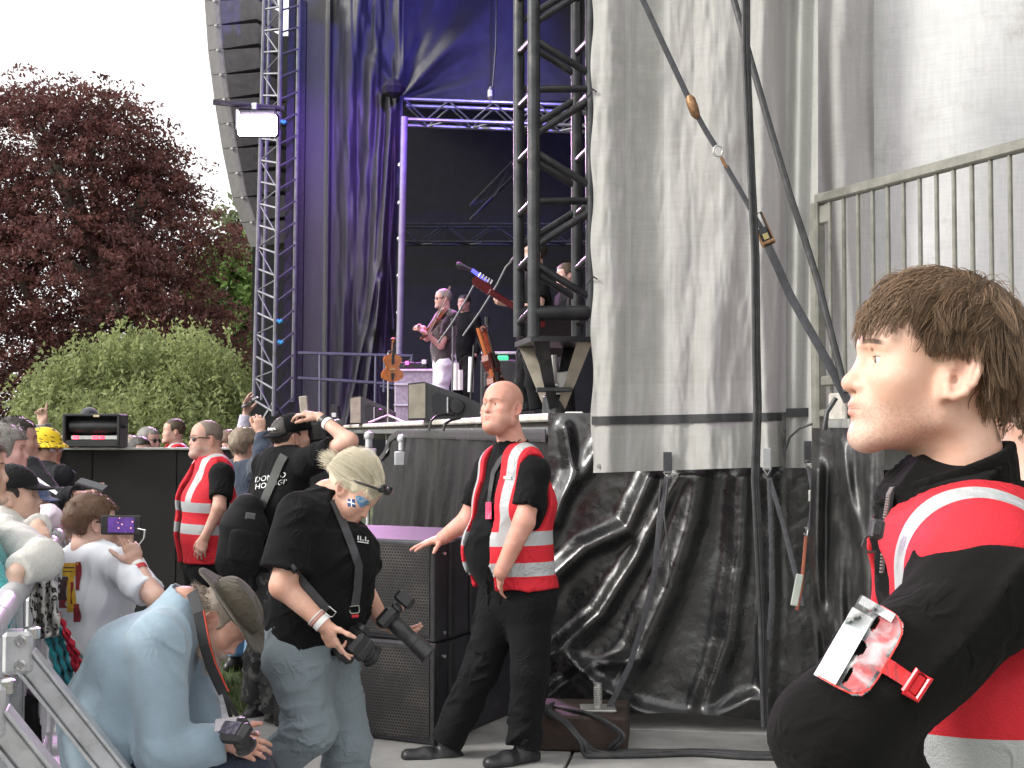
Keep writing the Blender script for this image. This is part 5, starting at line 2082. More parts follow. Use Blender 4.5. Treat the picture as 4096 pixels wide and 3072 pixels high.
  for t in np.linspace(0, 1, 34):
    i = min(int(t * 4), 3)
    q_ = zp[i] + (zp[i + 1] - zp[i]) * (t * 4 - i)
    m_.box(q_ + A3(-0.004, 0, 0), (0.003, 0.006, 0.0022))
  m_.build('teeth', MT['steel_grey'], z)
  # hi-vis vest
  org, R = p.torso_frame()
  tor = p.torso(0.034)
  tor = [(f, k) for f, k in tor[:3]] + [(seg(J['sl'] * 0.93 + J['sr'] * 0.07 + A3(0.0, 0, 0.012), J['sr'] * 0.62 + J['sl'] * 0.38 + A3(0, 0, 0.018), 0.083), 0.05)]
  tor.append((ell(J['ch'] + A3(-0.085, -0.05, 0.06), (0.10, 0.12, 0.13)), 0.06))
  ah = eseg(J['sl'] + A3(0.03, -0.05, -0.042), J['sl'] + (J['el'] - J['sl']) * 0.75 + A3(0.05, 0, -0.015), A3(0.45, 0, 0.9), (0.084, 0.10), (0.085, 0.11))
  ah2 = seg(J['sr'] + A3(0, -0.02, 0), J['er'], 0.10, 0.11)
  nk = eseg(J['nb'] + A3(-0.03, 0, -0.02), J['nb'] + A3(-0.05, 0, 0.12), A3(0, 1, 0), (0.085, 0.098), (0.10, 0.11))
  vm = vest_mat('red_hi_vis_vest', ((0.278, 0.352), (0.13, 0.20)), vbands=((0.128, 0.165, 0.352),))
  p.garment('vest', tor, 0.0066, vm, cuts=(), subs=(ah, ah2, nk, seg(J['nb'] + A3(-0.12, 0, -0.10), J['nb'] + A3(-0.25, 0, -0.25), 0.075, 0.09)), fold=folds(0.006, 8, 12, (0.2, 0, 1), 0.4), uv=(org, R))
  return p

YG = young_guard()

# ---------------------------------------------------------------- bald guard by the subwoofer
def bald_guard():
  D = 6.15
  J = {'nb': P(513, 449, D + .02), 'sl': P(534, 474, D - .13), 'sr': P(489, 470, D + .13), 'ch': P(514, 505, D), 'wa': P(512, 555, D), 'pe': P(516, 594, D),
         'el': P(524, 522, D - .22), 'wl': P(501, 572, D - .21), 'er': P(468, 520, D + .14), 'wr': P(443, 538, D + .20),
         'hl': P(530, 603, D - .06), 'hr': P(503, 603, D + .06), 'kl': P(530, 672, D - .10), 'kr': P(481, 668, D + .02), 'al': P(523, 742, D - .06), 'ar': P(447, 742, D + .05)}
  a = math.radians(40)
  p = Person('bald guard in open red vest leaning one hand on the speaker', J, (P(502.5, 406, D - .02), (-math.sin(a), -math.cos(a), 0.10), (0, 0, 1)),
               {'jaw': 1.13, 'cheek': 1.08, 'nose': 1.12, 'fat': 0.75, 'eye': 0.78, 'neck': 0.061, 'brow': 1.35, 'scale': 1.04, 'ear': 1.1, 'lip': 0.9}, fat=1.14)
  p.skin(skin_mat('ruddy_skin', (0.64, 0.34, 0.27), stubble=0.18, red=0.6, browc=(0.20, 0.10, 0.06), brow=0.75, scalp=0.35, scalp_col=(0.30, 0.17, 0.12), bags=0.4), 0.005,
           hands=[('l', unit(A3(-0.1, 0.6, -0.8)), A3(0.9, 0.2, 0), {'curl': (0.25,) * 4}), ('r', unit(A3(-1, -0.25, -0.25)), A3(0, 0.1, -1), {'curl': (0.12, 0.08, 0.1, 0.15), 'thumb': (1.0, 0.1), 'spread': 0.10})],
           armr=(0.056, 0.047, 0.050, 0.034))
  p.eyes((0.25, 0.0))
  bl = (ell(J['wa'] + A3(-0.07, -0.03, 0.03), (0.15, 0.14, 0.17)), 0.06)
  sh = p.torso(0.012) + p.sleeve('l', 0.72, 0.020, 1.12) + p.sleeve('r', 0.72, 0.018, 1.1) + [bl]
  sh.append((eseg(J['nb'] - A3(0, 0, 0.05), J['nb'] + A3(-0.012, 0, 0.04), p.cr, (0.095, 0.09), (0.082, 0.082), flat=True), 0.03))
  p.garment('polo_shirt', sh, 0.0078, MT['tee_black'], cuts=(plane(J['pe'] - A3(0, 0, 0.04), (0, 0, -1)),), subs=(eseg(J['nb'], J['nb'] + A3(-.02, 0, 0.1), p.cr, (0.074, 0.072), (0.078, 0.074)),), fold=folds(0.012, 14, 4, (0, 0, 1), 0.5))
  p.trousers(MT['trouser_black'], 0.008, 0.012, folds(0.016, 14, 9, (0.8, 0, 0.35), 0.25), r=(0.100, 0.075, 0.072, 0.066), rise=0.1)
  p.shoe('l', (-0.85, -0.55, 0.0), MT['boot'])
  p.shoe('r', (-0.97, -0.25, 0.12), MT['boot'])
  # vest: open at the front
  org, R = p.torso_frame()
  vt = p.torso(0.034)[:3] + [bl[:1] and (ell(J['wa'] + A3(-0.065, -0.03, 0.03), (0.172, 0.162, 0.19)), 0.06)]
  vt.append((seg(J['sl'] * 0.75 + J['sr'] * 0.25 + A3(0, 0, 0.012), J['sr'] * 0.75 + J['sl'] * 0.25 + A3(0, 0, 0.012), 0.078), 0.05))
  fwb = -R[1] if np.dot(R[1], A3(-1, -1, 0)) < 0 else R[1]
  rt = p.cr
  # opening in front: a wedge
  op_c = J['ch'] + fwb * 0.24 + rt * 0.045
  opening = eseg(J['nb'] + fwb * 0.10 + rt * 0.0, J['pe'] + fwb * 0.27 + rt * 0.03 - A3(0, 0, 0.12), rt, (0.062, 0.20), (0.115, 0.17))
  ahl = eseg(J['sl'] + A3(0.035, -0.06, 0.035), J['sl'] + A3(0.02, -0.09, -0.20), R[1], (0.088, 0.10), (0.075, 0.10))
  ahr = eseg(J['sr'] + A3(-0.05, 0.05, 0.02), J['sr'] + A3(-0.05, 0.05, -0.16), R[1], (0.08, 0.10), (0.07, 0.10))
  nk = eseg(J['nb'] - A3(0, 0, 0.01), J['nb'] + A3(0, 0, 0.15), rt, (0.085, 0.085), (0.10, 0.10))
  vm = vest_mat('red_vest_two_bands', ((0.235, 0.300), (0.095, 0.158)), vbands=((0.105, 0.150, 0.30),))
  p.garment('vest', vt, 0.0076, vm, cuts=(plane(J['pe'] + A3(0, 0, 0.035), (0, 0, -1)),), subs=(opening, ahl, ahr, nk, seg(J['er'] + A3(0, 0, 0.0), J['sr'] + A3(0, 0, -0.05), 0.07)), fold=folds(0.014, 8, 31, (0.1, 0, 1), 0.45), uv=(org, R))
  # lanyard
  lm = mat('black_printed_lanyard', (0.02, 0.02, 0.022), 0.6, 0, 0.3, 60)
  shp = p.shapes['polo_shirt']
  surf_patch('lanyard', shp, strip([(522, 441, 2.6), (511, 449, 2.6), (499, 461, 2.4), (493, 472, 2.2), (490, 490, 1.8), (488, 510, 1.6)]), 24, 3, lm, p.obj, D - .5, D + .5, 0.012)
  lan = [o for o in p.obj.children if o.name.startswith('lanyard')][0]
  surf_patch('pass_card', shp, lambda u, v: (485.5 + 6 * u, 502 + 17 * v), 4, 6, mat('red_pass_card', (0.55, 0.03, 0.10), 0.4, 0, 0.5, 30), lan, D - .5, D + .5, 0.02)
  surf_patch('badge', shp, lambda u, v: (503.5 + 7 * u, 476 + 3 * v), 4, 3, MT['white_plastic'], p.obj, D - .5, D + .5, 0.035)
  surf_patch('chest_logo', shp, lambda u, v: (505 + 6 * u * (1 - 0.4 * v), 466 + 8 * v), 5, 5, mat('red_embroidery', (0.5, 0.03, 0.03), 0.7), p.obj, D - .5, D + .5, 0.016)
  surf_patch('watch', p.shapes['polo_shirt'], lambda u, v: (600 + u, 600 + v), 2, 2, MT['black_plastic'], p.obj, D - .1, D, 0) if False else None
  return p

BG = bald_guard()

# ---------------------------------------------------------------- blonde woman with two cameras
def woman():
  D = 4.8
  fwd, up = unit(A3(0.66, -0.28, -0.68)), A3(0.72, -0.05, 0.68)
  J = {'nb': P(328, 497, D), 'sr': P(299, 517, D - .16), 'sl': P(338, 526, D + .18), 'ch': P(322, 553, D), 'wa': P(314, 600, D), 'pe': P(311, 645, D),
         'er': P(283, 586, D - .22), 'wr': P(323, 624, D - .24), 'el': P(358, 580, D + .22), 'wl': P(383, 622, D + .10),
         'hr': P(298, 662, D - .09), 'hl': P(328, 660, D + .09), 'kr': P(312, 728, D - .12), 'ar': P(222, 812, D + .02), 'kl': P(347, 745, D + .06), 'al': P(339, 835, D + .06)}
  p = Person('blonde woman with blue face paint and black T-shirt looking down at her camera', J, (P(353.5, 491, D - .02), fwd, up),
               {'jaw': 1.02, 'cheek': 1.1, 'nose': 1.0, 'fat': 0.7, 'eye': 0.35, 'neck': 0.055, 'brow': 0.85, 'scale': 0.99, 'lip': 1.05}, fat=1.16, size=0.97)
  p.tw['ch'] = (0.165, 0.150)
  p.skin(skin_mat('light_skin_woman', (0.66, 0.40, 0.31), red=0.35, browc=(0.25, 0.17, 0.10), brow=0.4, paint=True), 0.0047,
           hands=[('r', unit(A3(0.45, 0.05, -0.95)), unit(A3(0.6, 0.7, 0.1)), {'curl': (0.12, 0.35, 0.75, 0.85), 'thumb': (0.85, 0.15), 'spread': 0.03, 'slim': 0.9}),
         ('l', unit(A3(0.55, 0.05, -0.30)), unit(A3(0.1, -0.5, 0.9)), {'curl': (0.45, 0.5, 0.5, 0.5), 'thumb': (1.2, -0.1), 'slim': 0.9})],
           armr=(0.056, 0.048, 0.046, 0.029))
  p.eyes((0, -0.5))
  hm = hair_mat('blonde_hair', (0.50, 0.42, 0.28), (0.98, 0.92, 0.74), 0.4)
  p.hair_cap(hm, 0.005, 0.010, front=0.062, ftop=0.058, side_z=0.006, nape=-0.055, fold=0.004, freq=60, temple=0.045)
  ec, er_ = A3(0, -0.014, 0.030), A3(0.0780, 0.100, 0.0900)
  tail = A3(0.0, -0.112, 0.012)

  def acc(q):
    y, z = q[:, 1], q[:, 2]
    return ((y < 0.05) & (z > 0.008)) | (z > 0.060) | ((y < -0.04) & (z > -0.045))

  def tdir(q):
    d = tail - q
    nrm = (q - ec) / er_ ** 2
    nrm /= np.linalg.norm(nrm, axis=1)[:, None]
    d = d - (d * nrm).sum(1)[:, None] * nrm
    return d / (np.linalg.norm(d, axis=1)[:, None] + 1e-6)
  q = scalp_roots(3600, ec, er_, acc, 13)
  ln = np.clip(np.linalg.norm(q - tail, axis=1) * 1.02, 0.02, 0.2)
  strands('hair_strands', p.H, p.obj, hm, q, tdir(q), ln, 7, 0.00095, (0, 0, 0), 0.085, ec, er_, seed=4, flow=tdir, jit=0.05, flow_w=1.2)
  rg = np.random.default_rng(2)
  qt = tail + rg.normal(0, 0.011, (700, 3))
  dt = np.tile(unit(A3(0, -0.9, 0.08)), (700, 1)) + rg.normal(0, 0.10, (700, 3))
  strands('ponytail', p.H, p.obj, hm, qt, dt, 0.05 + 0.035 * rg.random(700), 7, 0.00085, (0, 0.10, -0.12), 0.0, ec, er_ * 0.9, seed=14, jit=0.1)
  qf = scalp_roots(320, ec, er_, lambda a: (a[:, 1] > 0.05) & (a[:, 2] > 0.052) & (a[:, 2] < 0.09), 23)
  strands('loose_fringe', p.H, p.obj, hm, qf, np.stack([-0.8 + 0 * qf[:, 0], 0.4 + 0 * qf[:, 0], -0.3 + 0 * qf[:, 0]], -1), 0.05, 7, 0.0008, (-0.05, -0.2, -0.2), 0.05, ec, er_, seed=24, jit=0.08)
  # sunglasses pushed up on the hair
  sg = MB()
  for sx in (-1, 1):
    sg.tube([p.H.p((sx * 0.081, -0.02, 0.030)), p.H.p((sx * 0.085, 0.03, 0.055)), p.H.p((sx * 0.072, 0.082, 0.082))], 0.0042, 6)
  sgo = sg.tube([p.H.p((0.072, 0.082, 0.082)), p.H.p((0.035, 0.098, 0.088)), p.H.p((0, 0.100, 0.090)), p.H.p((-0.035, 0.098, 0.088)), p.H.p((-0.072, 0.082, 0.082))], 0.0045, 6).build('sunglasses', MT['black_plastic'], p.obj, True)
  for sx in (-1, 1):
    v_, f_, _ = sphere((sx * 0.036, 0.088, 0.094), (0.030, 0.010, 0.020), 14, 8)
    mesh_obj('lens', p.H.p(v_), f_, MT['glass_dark'], sgo, True)
  MB().bbox(p.H.p((0.072, 0.078, 0.088)), (0.012, 0.02, 0.02), 0.003, basis(fwd, up)).build('red_logo', mat('red_plastic', (0.5, 0.02, 0.04), 0.4), sgo)
  # T-shirt
  bust = (ell(J['ch'] + A3(0.10, -0.02, -0.03), (0.10, 0.165, 0.115)), 0.06)
  belly = (ell(J['wa'] + A3(0.05, -0.01, 0.0), (0.155, 0.18, 0.15)), 0.06)
  sh = p.torso(0.016) + p.sleeve('r', 0.78, 0.022, 1.18, (0.064, 0.060)) + p.sleeve('l', 0.75, 0.018, 1.12) + [bust, belly]
  sh.append((eseg(J['nb'] - A3(0.01, 0, 0.05), J['nb'] + A3(0.012, 0, 0.022), p.cr, (0.076, 0.078), (0.066, 0.068), flat=True), 0.03))
  p.garment('t_shirt', sh, 0.0074, MT['tee_black'], cuts=(plane(J['pe'] + A3(0, 0, 0.012), (-0.38, 0, -0.92)),), subs=(eseg(J['nb'] - A3(0, 0, 0.0), J['nb'] + A3(0.04, 0, 0.10), p.cr, (0.060, 0.062), (0.066, 0.07)),), fold=folds(0.015, 13, 14, (1, 0, 0.45), 0.25))
  p.fat = 1.13
  p.trousers(cloth_mat('grey_chinos', (0.165, 0.20, 0.222), 0.85, 0.1, 500, 0.2), 0.0072, 0.014, folds(0.016, 17, 22, (1, 0, 0.15), 0.15), rise=0.14, r=(0.100, 0.078, 0.074, 0.060))
  # printed chest text
  shp = p.shapes['t_shirt']
  lg = mat('white_shirt_print', (0.6, 0.6, 0.6), 0.7)
  for k, (x0, w_, h_) in enumerate(((357.5, 1.2, 4.5), (360, 1.2, 4.5), (362, 2.0, 1.2), (365, 1.2, 4.5), (367, 1.8, 1.2))):
    surf_patch('chest_print', shp, lambda u, v, x0=x0, w_=w_, h_=h_: (x0 + w_ * u, 540 - h_ + h_ * v + 0.15 * (x0 - 357)), 2, 3, lg, p.obj, D - .5, D + .4, 0.006)
  surf_patch('chest_print', shp, lambda u, v: (357.5 + 11 * u, 541 + 1.0 * v + 1.6 * u), 5, 2, lg, p.obj, D - .5, D + .4, 0.006)
  # camera harness straps with steel adjusters
  st = mat('grey_black_strap', (0.045, 0.045, 0.05), 0.8, 0, 0.15, 50, 0.4, 400)
  surf_patch('harness_strap', shp, strip([(333, 500, 3.4), (343, 522, 4), (353, 548, 4), (359, 566, 4), (357.5, 590, 4), (355, 606, 4)]), 26, 3, st, p.obj, D - .5, D + .5, 0.012)
  surf_patch('harness_strap', shp, strip([(290, 566, 4), (303, 582, 4), (316, 597, 4), (328, 610, 4)]), 20, 3, st, p.obj, D - .5, D + .5, 0.012)
  for px, py, ang in ((354.5, 609.5, 0.1), (330, 612, -0.7)):
    d_ = hit(shp, px, py, D - .5, D + .5) or D - 0.2
    c = P(px, py, d_ - 0.014)
    s_ = d_ / F_PX
    X, Z = A3(math.cos(ang), 0, math.sin(ang)), A3(-math.sin(ang), 0, math.cos(ang))
    MB().tube([c + X * i * 4.8 * s_ + Z * k * 3.6 * s_ for i, k in ((-1, 1), (1, 1), (1, -.5), (.7, -1), (-.7, -1), (-1, -.5), (-1, 1))], 0.0026, 6).build('adjuster', MT['chrome'], p.obj)
    MB().bbox(c + Z * -6.6 * s_, (7 * s_, 0.008, 3.0 * s_), 0.002, (X, A3(0, 1, 0), Z)).build('buckle', mat('red_buckle', (0.45, 0.02, 0.03), 0.4), p.obj)
  # wristbands
  w, e = J['wr'], J['er']
  dv = unit(w - e)
  for t, r_, h_, mt_ in ((-0.008, 0.033, 0.020, MT['white_plastic']), (-0.028, 0.035, 0.006, mat('pink_cord_band', (0.6, 0.3, 0.28), 0.7)), (-0.036, 0.0355, 0.004, MT['white_plastic'])):
    auto_smooth(MB().lathe(w + dv * t, dv, [(-h_ / 2, r_), (h_ / 2, r_), (h_ / 2, r_ - 0.003), (-h_ / 2, r_ - 0.003)], 20).build('wristband', mt_, p.obj))
  return p

WM = woman()

# ---------------------------------------------------------------- crouching man in the hat
def croucher():
  D = 4.42
  fwd, up = unit(A3(0.60, -0.16, -0.79)), A3(0.79, 0, 0.60)
  J = {'nb': P(184, 607, D), 'sr': P(157, 642, D - .17), 'sl': P(185, 640, D + .18), 'ch': P(138, 668, D), 'wa': P(121, 720, D), 'pe': P(120, 770, D),
         'er': P(163, 752, D - .20), 'wr': P(228, 742, D - .14), 'el': P(205, 745, D + .2), 'wl': P(240, 748, D + .06),
         'hr': P(120, 785, D - .1), 'hl': P(122, 782, D + .1), 'kr': P(246, 778, D - .1), 'kl': P(250, 776, D + .14), 'ar': P(175, 880, D - .08), 'al': P(185, 885, D + .14)}
  p = Person('crouching bearded man in brown felt hat and pale blue fleece holding a camera', J, (P(222.5, 621, D), fwd, up),
               {'jaw': 1.0, 'nose': 1.15, 'fat': 0.2, 'eye': 0.5, 'neck': 0.058, 'brow': 1.1, 'ear': 1.2})
  p.tw['ch'] = (0.175, 0.150)
  p.tw['wa'] = (0.175, 0.165)
  p.tw['pe'] = (0.18, 0.16)
  p.skin(skin_mat('weathered_skin', (0.58, 0.34, 0.27), stubble=0.5, stub_col=(0.45, 0.42, 0.40), red=0.5, browc=(0.25, 0.2, 0.17), brow=0.5, bags=0.4), 0.0047,
           hands=[('r', unit(A3(0.9, -0.1, -0.18)), unit(A3(0.2, 0.7, -0.5)), {'curl': (0.5, 0.55, 0.6, 0.6), 'thumb': (1.2, 0.35)}), ('l', unit(A3(0.5, -0.4, 0.0)), A3(-0.3, -0.6, 0.3), {'curl': (0.5,) * 4})])
  p.eyes((0, -0.3))
  gh = hair_mat('grey_brown_hair', (0.14, 0.10, 0.075), (0.50, 0.44, 0.36), 0.5)
  p.hair_cap(gh, 0.005, 0.008, front=0.04, ftop=0.2, side_z=-0.02, nape=-0.09, fold=0.005, temple=0.03)
  ec, er_ = A3(0, -0.014, 0.030), A3(0.0780, 0.100, 0.0900)
  q = scalp_roots(420, ec, er_, lambda a: (a[:, 1] < -0.035) & (a[:, 2] < 0.03) & (a[:, 2] > -0.07), 33)
  strands('back_hair', p.H, p.obj, gh, q, np.tile(A3(0, -0.5, -0.6), (len(q), 1)), 0.075, 7, 0.0013, (-0.1, -0.35, 0.05), 0.12, ec, er_, wav=0.35, seed=34, jit=0.3, clump=8)
  # beard
  bm = hair_mat('grey_beard', (0.30, 0.27, 0.24), (0.70, 0.67, 0.62), 0.5)
  rg = np.random.default_rng(6)
  n_ = 520
  t = rg.random(n_)
  sx = np.where(rg.random(n_) < 0.5, -1, 1)
  rt_ = np.stack([sx * (0.012 + 0.043 * t), 0.097 - 0.075 * t ** 1.4, -0.088 + 0.022 * t + 0.012 * rg.normal(0, 1, n_) * 0.8], -1)
  strands('beard', p.H, p.obj, bm, rt_, np.stack([sx * 0.15, 0.35 + 0 * t, -0.9 + 0 * t], -1), 0.030 + 0.035 * (1 - t), 6, 0.0013, (0, 0.15, 0.1), 0.0, A3(0, 0.03, -0.05), A3(0.05, 0.06, 0.06), wav=0.3, seed=44, jit=0.25, clump=6)
  m_n = 160
  t = rg.random(m_n) * 2 - 1
  rm = np.stack([t * 0.022, 0.104 - 0.012 * np.abs(t), -0.052 - 0.004 * np.abs(t)], -1)
  strands('moustache', p.H, p.obj, bm, rm, np.stack([t * 0.8, 0.3 + 0 * t, -0.7 + 0 * t], -1), 0.018, 4, 0.0011, (0, 0, 0), 0, A3(0, 0.03, -0.05), A3(0.03, 0.04, 0.04), seed=45, jit=0.2)
  # felt hat
  felt = cloth_mat('brown_felt', (0.062, 0.052, 0.038), 0.95, 0.15, 300, 0.4, 0.15, 10)

  def hat(q):
    x, y, z = q[:, 0], q[:, 1], q[:, 2]
    crown = ell((0, -0.012, 0.070), (0.088, 0.108, 0.082))(q)
    crown = np.maximum(crown, 0.046 - z)
    crown = smax(crown, z - (0.135 - 0.10 * np.maximum(0, y) + 0.03 * np.abs(x)), 0.02)
    pinch = ell((0, 0.075, 0.15), (0.03, 0.06, 0.03))(q)
    crown = smax(crown, -pinch, 0.03)
    zb = 0.056 - 0.16 * np.maximum(0, np.abs(y + 0.012) - 0.10) + 0.30 * (np.abs(x) - 0.080).clip(0)
    rr = np.hypot(x / 0.150, (y + 0.012) / 0.178) - 1
    brim = np.maximum(np.abs(z - zb) - 0.0035, rr * 0.15)
    return smin(crown, brim, 0.012)
  ho = p.local_sdf('hat', hat, felt, 0.005, box=0.25)
  m_ = MB()
  ring = [p.H.p((0.0905 * math.sin(a), -0.012 + 0.1105 * math.cos(a), 0.062)) for a in np.linspace(0, 2 * math.pi, 40)]
  m_.tube(ring, 1.0, 6, caps=False, flat=(0.011, 0.0025), fx=unit(up)).build('hat_band', mat('dark_hat_band', (0.05, 0.04, 0.03), 0.8), ho)
  # fleece
  fm = cloth_mat('pale_blue_fleece', (0.245, 0.325, 0.39), 0.95, 0.25, 600, 0.45, 0.07, 10, 0.4)
  fl = p.torso(0.022) + p.long_sleeve('r', 0.024, 0.94, r=(0.066, 0.056, 0.052, 0.036)) + p.long_sleeve('l', 0.02, 0.9)
  fl.append((eseg(P(172, 622, D), P(190, 594, D), p.cr, (0.085, 0.085), (0.073, 0.070), flat=True), 0.03))
  fl.append((ell(P(122, 735, D), (0.165, 0.19, 0.16)), 0.08))
  p.garment('fleece', fl, 0.0078, fm, cuts=(plane(P(110, 766, D), (-0.05, 0, -1)),), subs=(eseg(P(181, 609, D), P(200, 580, D), p.cr, (0.066, 0.062), (0.07, 0.066)),), fold=folds(0.013, 10, 41, (0.75, 0, -0.65), 0.2))
  p.trousers(cloth_mat('navy_trousers', (0.020, 0.026, 0.042), 0.85, 0.1), 0.008, 0.012, folds(0.008, 9, 2, (1, 0, 0), 0.5), r=(0.11, 0.082, 0.07, 0.055))
  p.shoe('r', (1, -0.1, 0), MT['boot'])
  p.shoe('l', (1, 0.1, 0), MT['boot'])
  # neck strap down to the camera
  sm = mat('black_camera_strap', (0.02, 0.02, 0.022), 0.7)
  a = [P(192, 592, D - .09), P(199, 612, D - .13), P(205, 645, D - .14), P(211, 665, D - .12), P(220, 685, D - .10), P(224, 693, D - .10)]
  so = MB().tube(a, 1.0, 8, flat=(0.020, 0.003), fx=A3(1, -0.2, 0.3)).build('camera_strap', sm, p.obj)
  MB().tube([q_ + A3(0.016, -0.004, 0.006) for q_ in a[1:]], 0.003, 6).build('red_piping', mat('red_piping', (0.5, 0.06, 0.03), 0.7), so)
  for dx in (-3, 4):
    MB().tube([P(224, 693, D - .10), P(228 + dx * 0.5, 702, D - .1), P(234 + dx, 718, D - .08), P(240 + dx * 1.6, 733, D - .07)], 1.0, 6, flat=(0.006, 0.002), fx=A3(1, 0, 0.3)).build('strap_tail', sm, so)
  return p

CR = croucher()

# ---------------------------------------------------------------- everyone else
def auto_joints(c, f, k=1.0, ground=0.0):
  """upright joints for a head centre c and facing direction f"""
  f = unit(A3(f[0], f[1], 0))
  r = A3(f[1], -f[0], 0)
  z = lambda d, off=0.0, side=0.0: A3(c[0], c[1], c[2] - d * k) + f * off * k + r * side * k
  J = {'nb': z(0.165, -0.03), 'sl': z(0.235, -0.03, -0.185), 'sr': z(0.235, -0.03, 0.185), 'ch': z(0.40, -0.01), 'wa': z(0.60, 0.0), 'pe': z(0.77, -0.02),
         'el': z(0.52, -0.06, -0.235), 'er': z(0.52, -0.06, 0.235), 'wl': z(0.76, 0.06, -0.235), 'wr': z(0.76, 0.06, 0.235),
         'hl': z(0.84, 0, -0.09), 'hr': z(0.84, 0, 0.09)}
  zh = J['hl'][2]
  za = ground + 0.085
  for a in 'lr':
    h = J['h' + a]
    J['k' + a] = A3(h[0], h[1], (zh * 0.52 + za * 0.48)) + f * 0.03
    J['a' + a] = A3(h[0], h[1], za)
  return J, f, r

def res(D):
  return min(0.0115, max(0.0066, D * 0.00105))

CLOTH = {}

def cl(name, col, **kw):
  if name not in CLOTH:
    CLOTH[name] = cloth_mat(name, col, **kw)
  return CLOTH[name]

def npc(label, hpx, D, face, tone=(0.58, 0.37, 0.29), over=None, tilt=(0, 0), hp=None, hair=None, top=None, top_m=None, bottom=None, hands=(), k=1.0, fat=1.0, group=None,
    skin_kw=None, ground=0.0, legs=True, arms='lr', torso=True, sleeve=0.7, off=0.014, h=None, boots=True, foldamp=0.014, hem=0.10, trr=(0.088, 0.064, 0.060, 0.052)):
  c = P(hpx[0], hpx[1], D)
  J, f, r = auto_joints(c, face, k, ground)
  for a, v in (over or {}).items():
    J[a] = P(*v)
  hf = A3(face[0], face[1], 0)
  hf = unit(hf) + A3(0, 0, tilt[0])
  p = Person(label, J, (c, hf, A3(0, 0, 1) + r * tilt[1]), dict(hp or {}), size=k, fat=fat, group=group)
  h = h or res(D)
  if h > 0.0075:
    p.hp['lod'] = 1
  p.skin(skin_mat('skin_' + label[:18].replace(' ', '_'), tone, **(skin_kw or {})), h, hands=hands, arms=arms)
  if hair:
    hm, kw = hair
    p.hair_cap(hm, min(h, 0.008), **kw)
  if hair and D < 9.7:
    fuzz(p, hm, 420, 0.016 + 0.6 * kw.get('thick', 0.012), kw)
  if top:
    pr = p.torso(off)
    for a in arms:
      pr += p.long_sleeve(a, off) if top == 'long' else p.sleeve(a, sleeve, off + 0.004)
    pr.append((eseg(J['nb'] - A3(0, 0, 0.05), J['nb'] + A3(0, 0, 0.02), p.cr, (0.072 * k, 0.070 * k), (0.066 * k, 0.066 * k), flat=True), 0.02))
    up = unit(J['nb'] - J['pe'])
    p.garment('jacket' if top == 'long' else 't_shirt', pr, max(h, 0.0088), top_m, cuts=(plane(J['pe'] - up * hem, -up),), fold=folds(foldamp, 9, int(D * 10) % 50, (0.2, 0.1, 1), 0.4))
  if bottom and legs:
    p.trousers(bottom, max(h * 1.3, 0.0115), 0.012, folds(0.016, 9, 5, (0.7, 0, 0.4), 0.5), r=trr)
    if boots:
      for a in 'lr':
        p.shoe(a, f, MT['boot'], h=0.011)
  return p

def fuzz(p, hm, n, ln, kw):
  t = kw.get('thick', 0.012)
  if t < 0.006:
    return
  ec, er_ = A3(0, -0.014, 0.030), A3(0.0745 + t * 0.8, 0.0965 + t * 0.8, 0.086 + t * 0.8)
  fr, tp, sz, npz = kw.get('front', 0.055), kw.get('ftop', 0.055), kw.get('side_z', -0.03), kw.get('nape', -0.075)
  ok = lambda a: (((a[:, 1] < fr - 0.02) & (a[:, 2] > max(sz, 0.0))) | (a[:, 2] > tp + 0.008) | ((a[:, 1] < -0.045) & (a[:, 2] > npz + 0.01))) & (np.hypot(a[:, 1] + 0.012, a[:, 2] + 0.014) > 0.036)
  q = scalp_roots(n, ec, er_, ok, int(abs(p.J['nb'][0] * 1000)))
  nn = (q - ec) / er_
  strands('hair_strands', p.H, p.obj, hm, q, nn * 0.5 + np.stack([0 * q[:, 0], 0.15 - nn[:, 1] * 0.2, -0.55 + 0 * q[:, 0]], -1), ln, 4, 0.0019, (0, 0, -0.4), 0.02, ec, er_, wav=0.2, seed=n, jit=0.3, clump=6)

def vest_on(p, bands, vb, h, hem=0.0, open_w=0.05, grey=(0.42, 0.43, 0.44)):
  J = p.J
  org, R = p.torso_frame()
  fw = R[1]
  vt = p.torso(0.034)[:3]
  vt.append((seg(J['sl'] * 0.78 + J['sr'] * 0.22 + A3(0, 0, 0.012), J['sr'] * 0.78 + J['sl'] * 0.22 + A3(0, 0, 0.012), 0.08), 0.05))
  subs = [eseg(J['nb'] + fw * 0.08, J['pe'] + fw * 0.24 - A3(0, 0, 0.1), p.cr, (open_w, 0.16), (open_w * 1.5, 0.14)),
      eseg(J['nb'] - A3(0, 0, 0.01), J['nb'] + A3(0, 0, 0.15), p.cr, (0.08, 0.08), (0.1, 0.1))]
  for a in 'lr':
    o_ = p.cr * (0.05 if a == 'r' else -0.05)
    subs.append(eseg(J['s' + a] + o_ + A3(0, 0, 0.03), J['s' + a] + o_ + A3(0, 0, -0.18), fw, (0.085, 0.09), (0.075, 0.09)))
  vm = vest_mat('red_vest_' + p.obj.name, bands, vbands=vb, grey=grey)
  return p.garment('vest', vt, h, vm, cuts=(plane(J['pe'] + A3(0, 0, hem), (0, 0, -1)),), subs=subs, fold=folds(0.012, 8, 17, (0.1, 0, 1), 0.45), uv=(org, R))

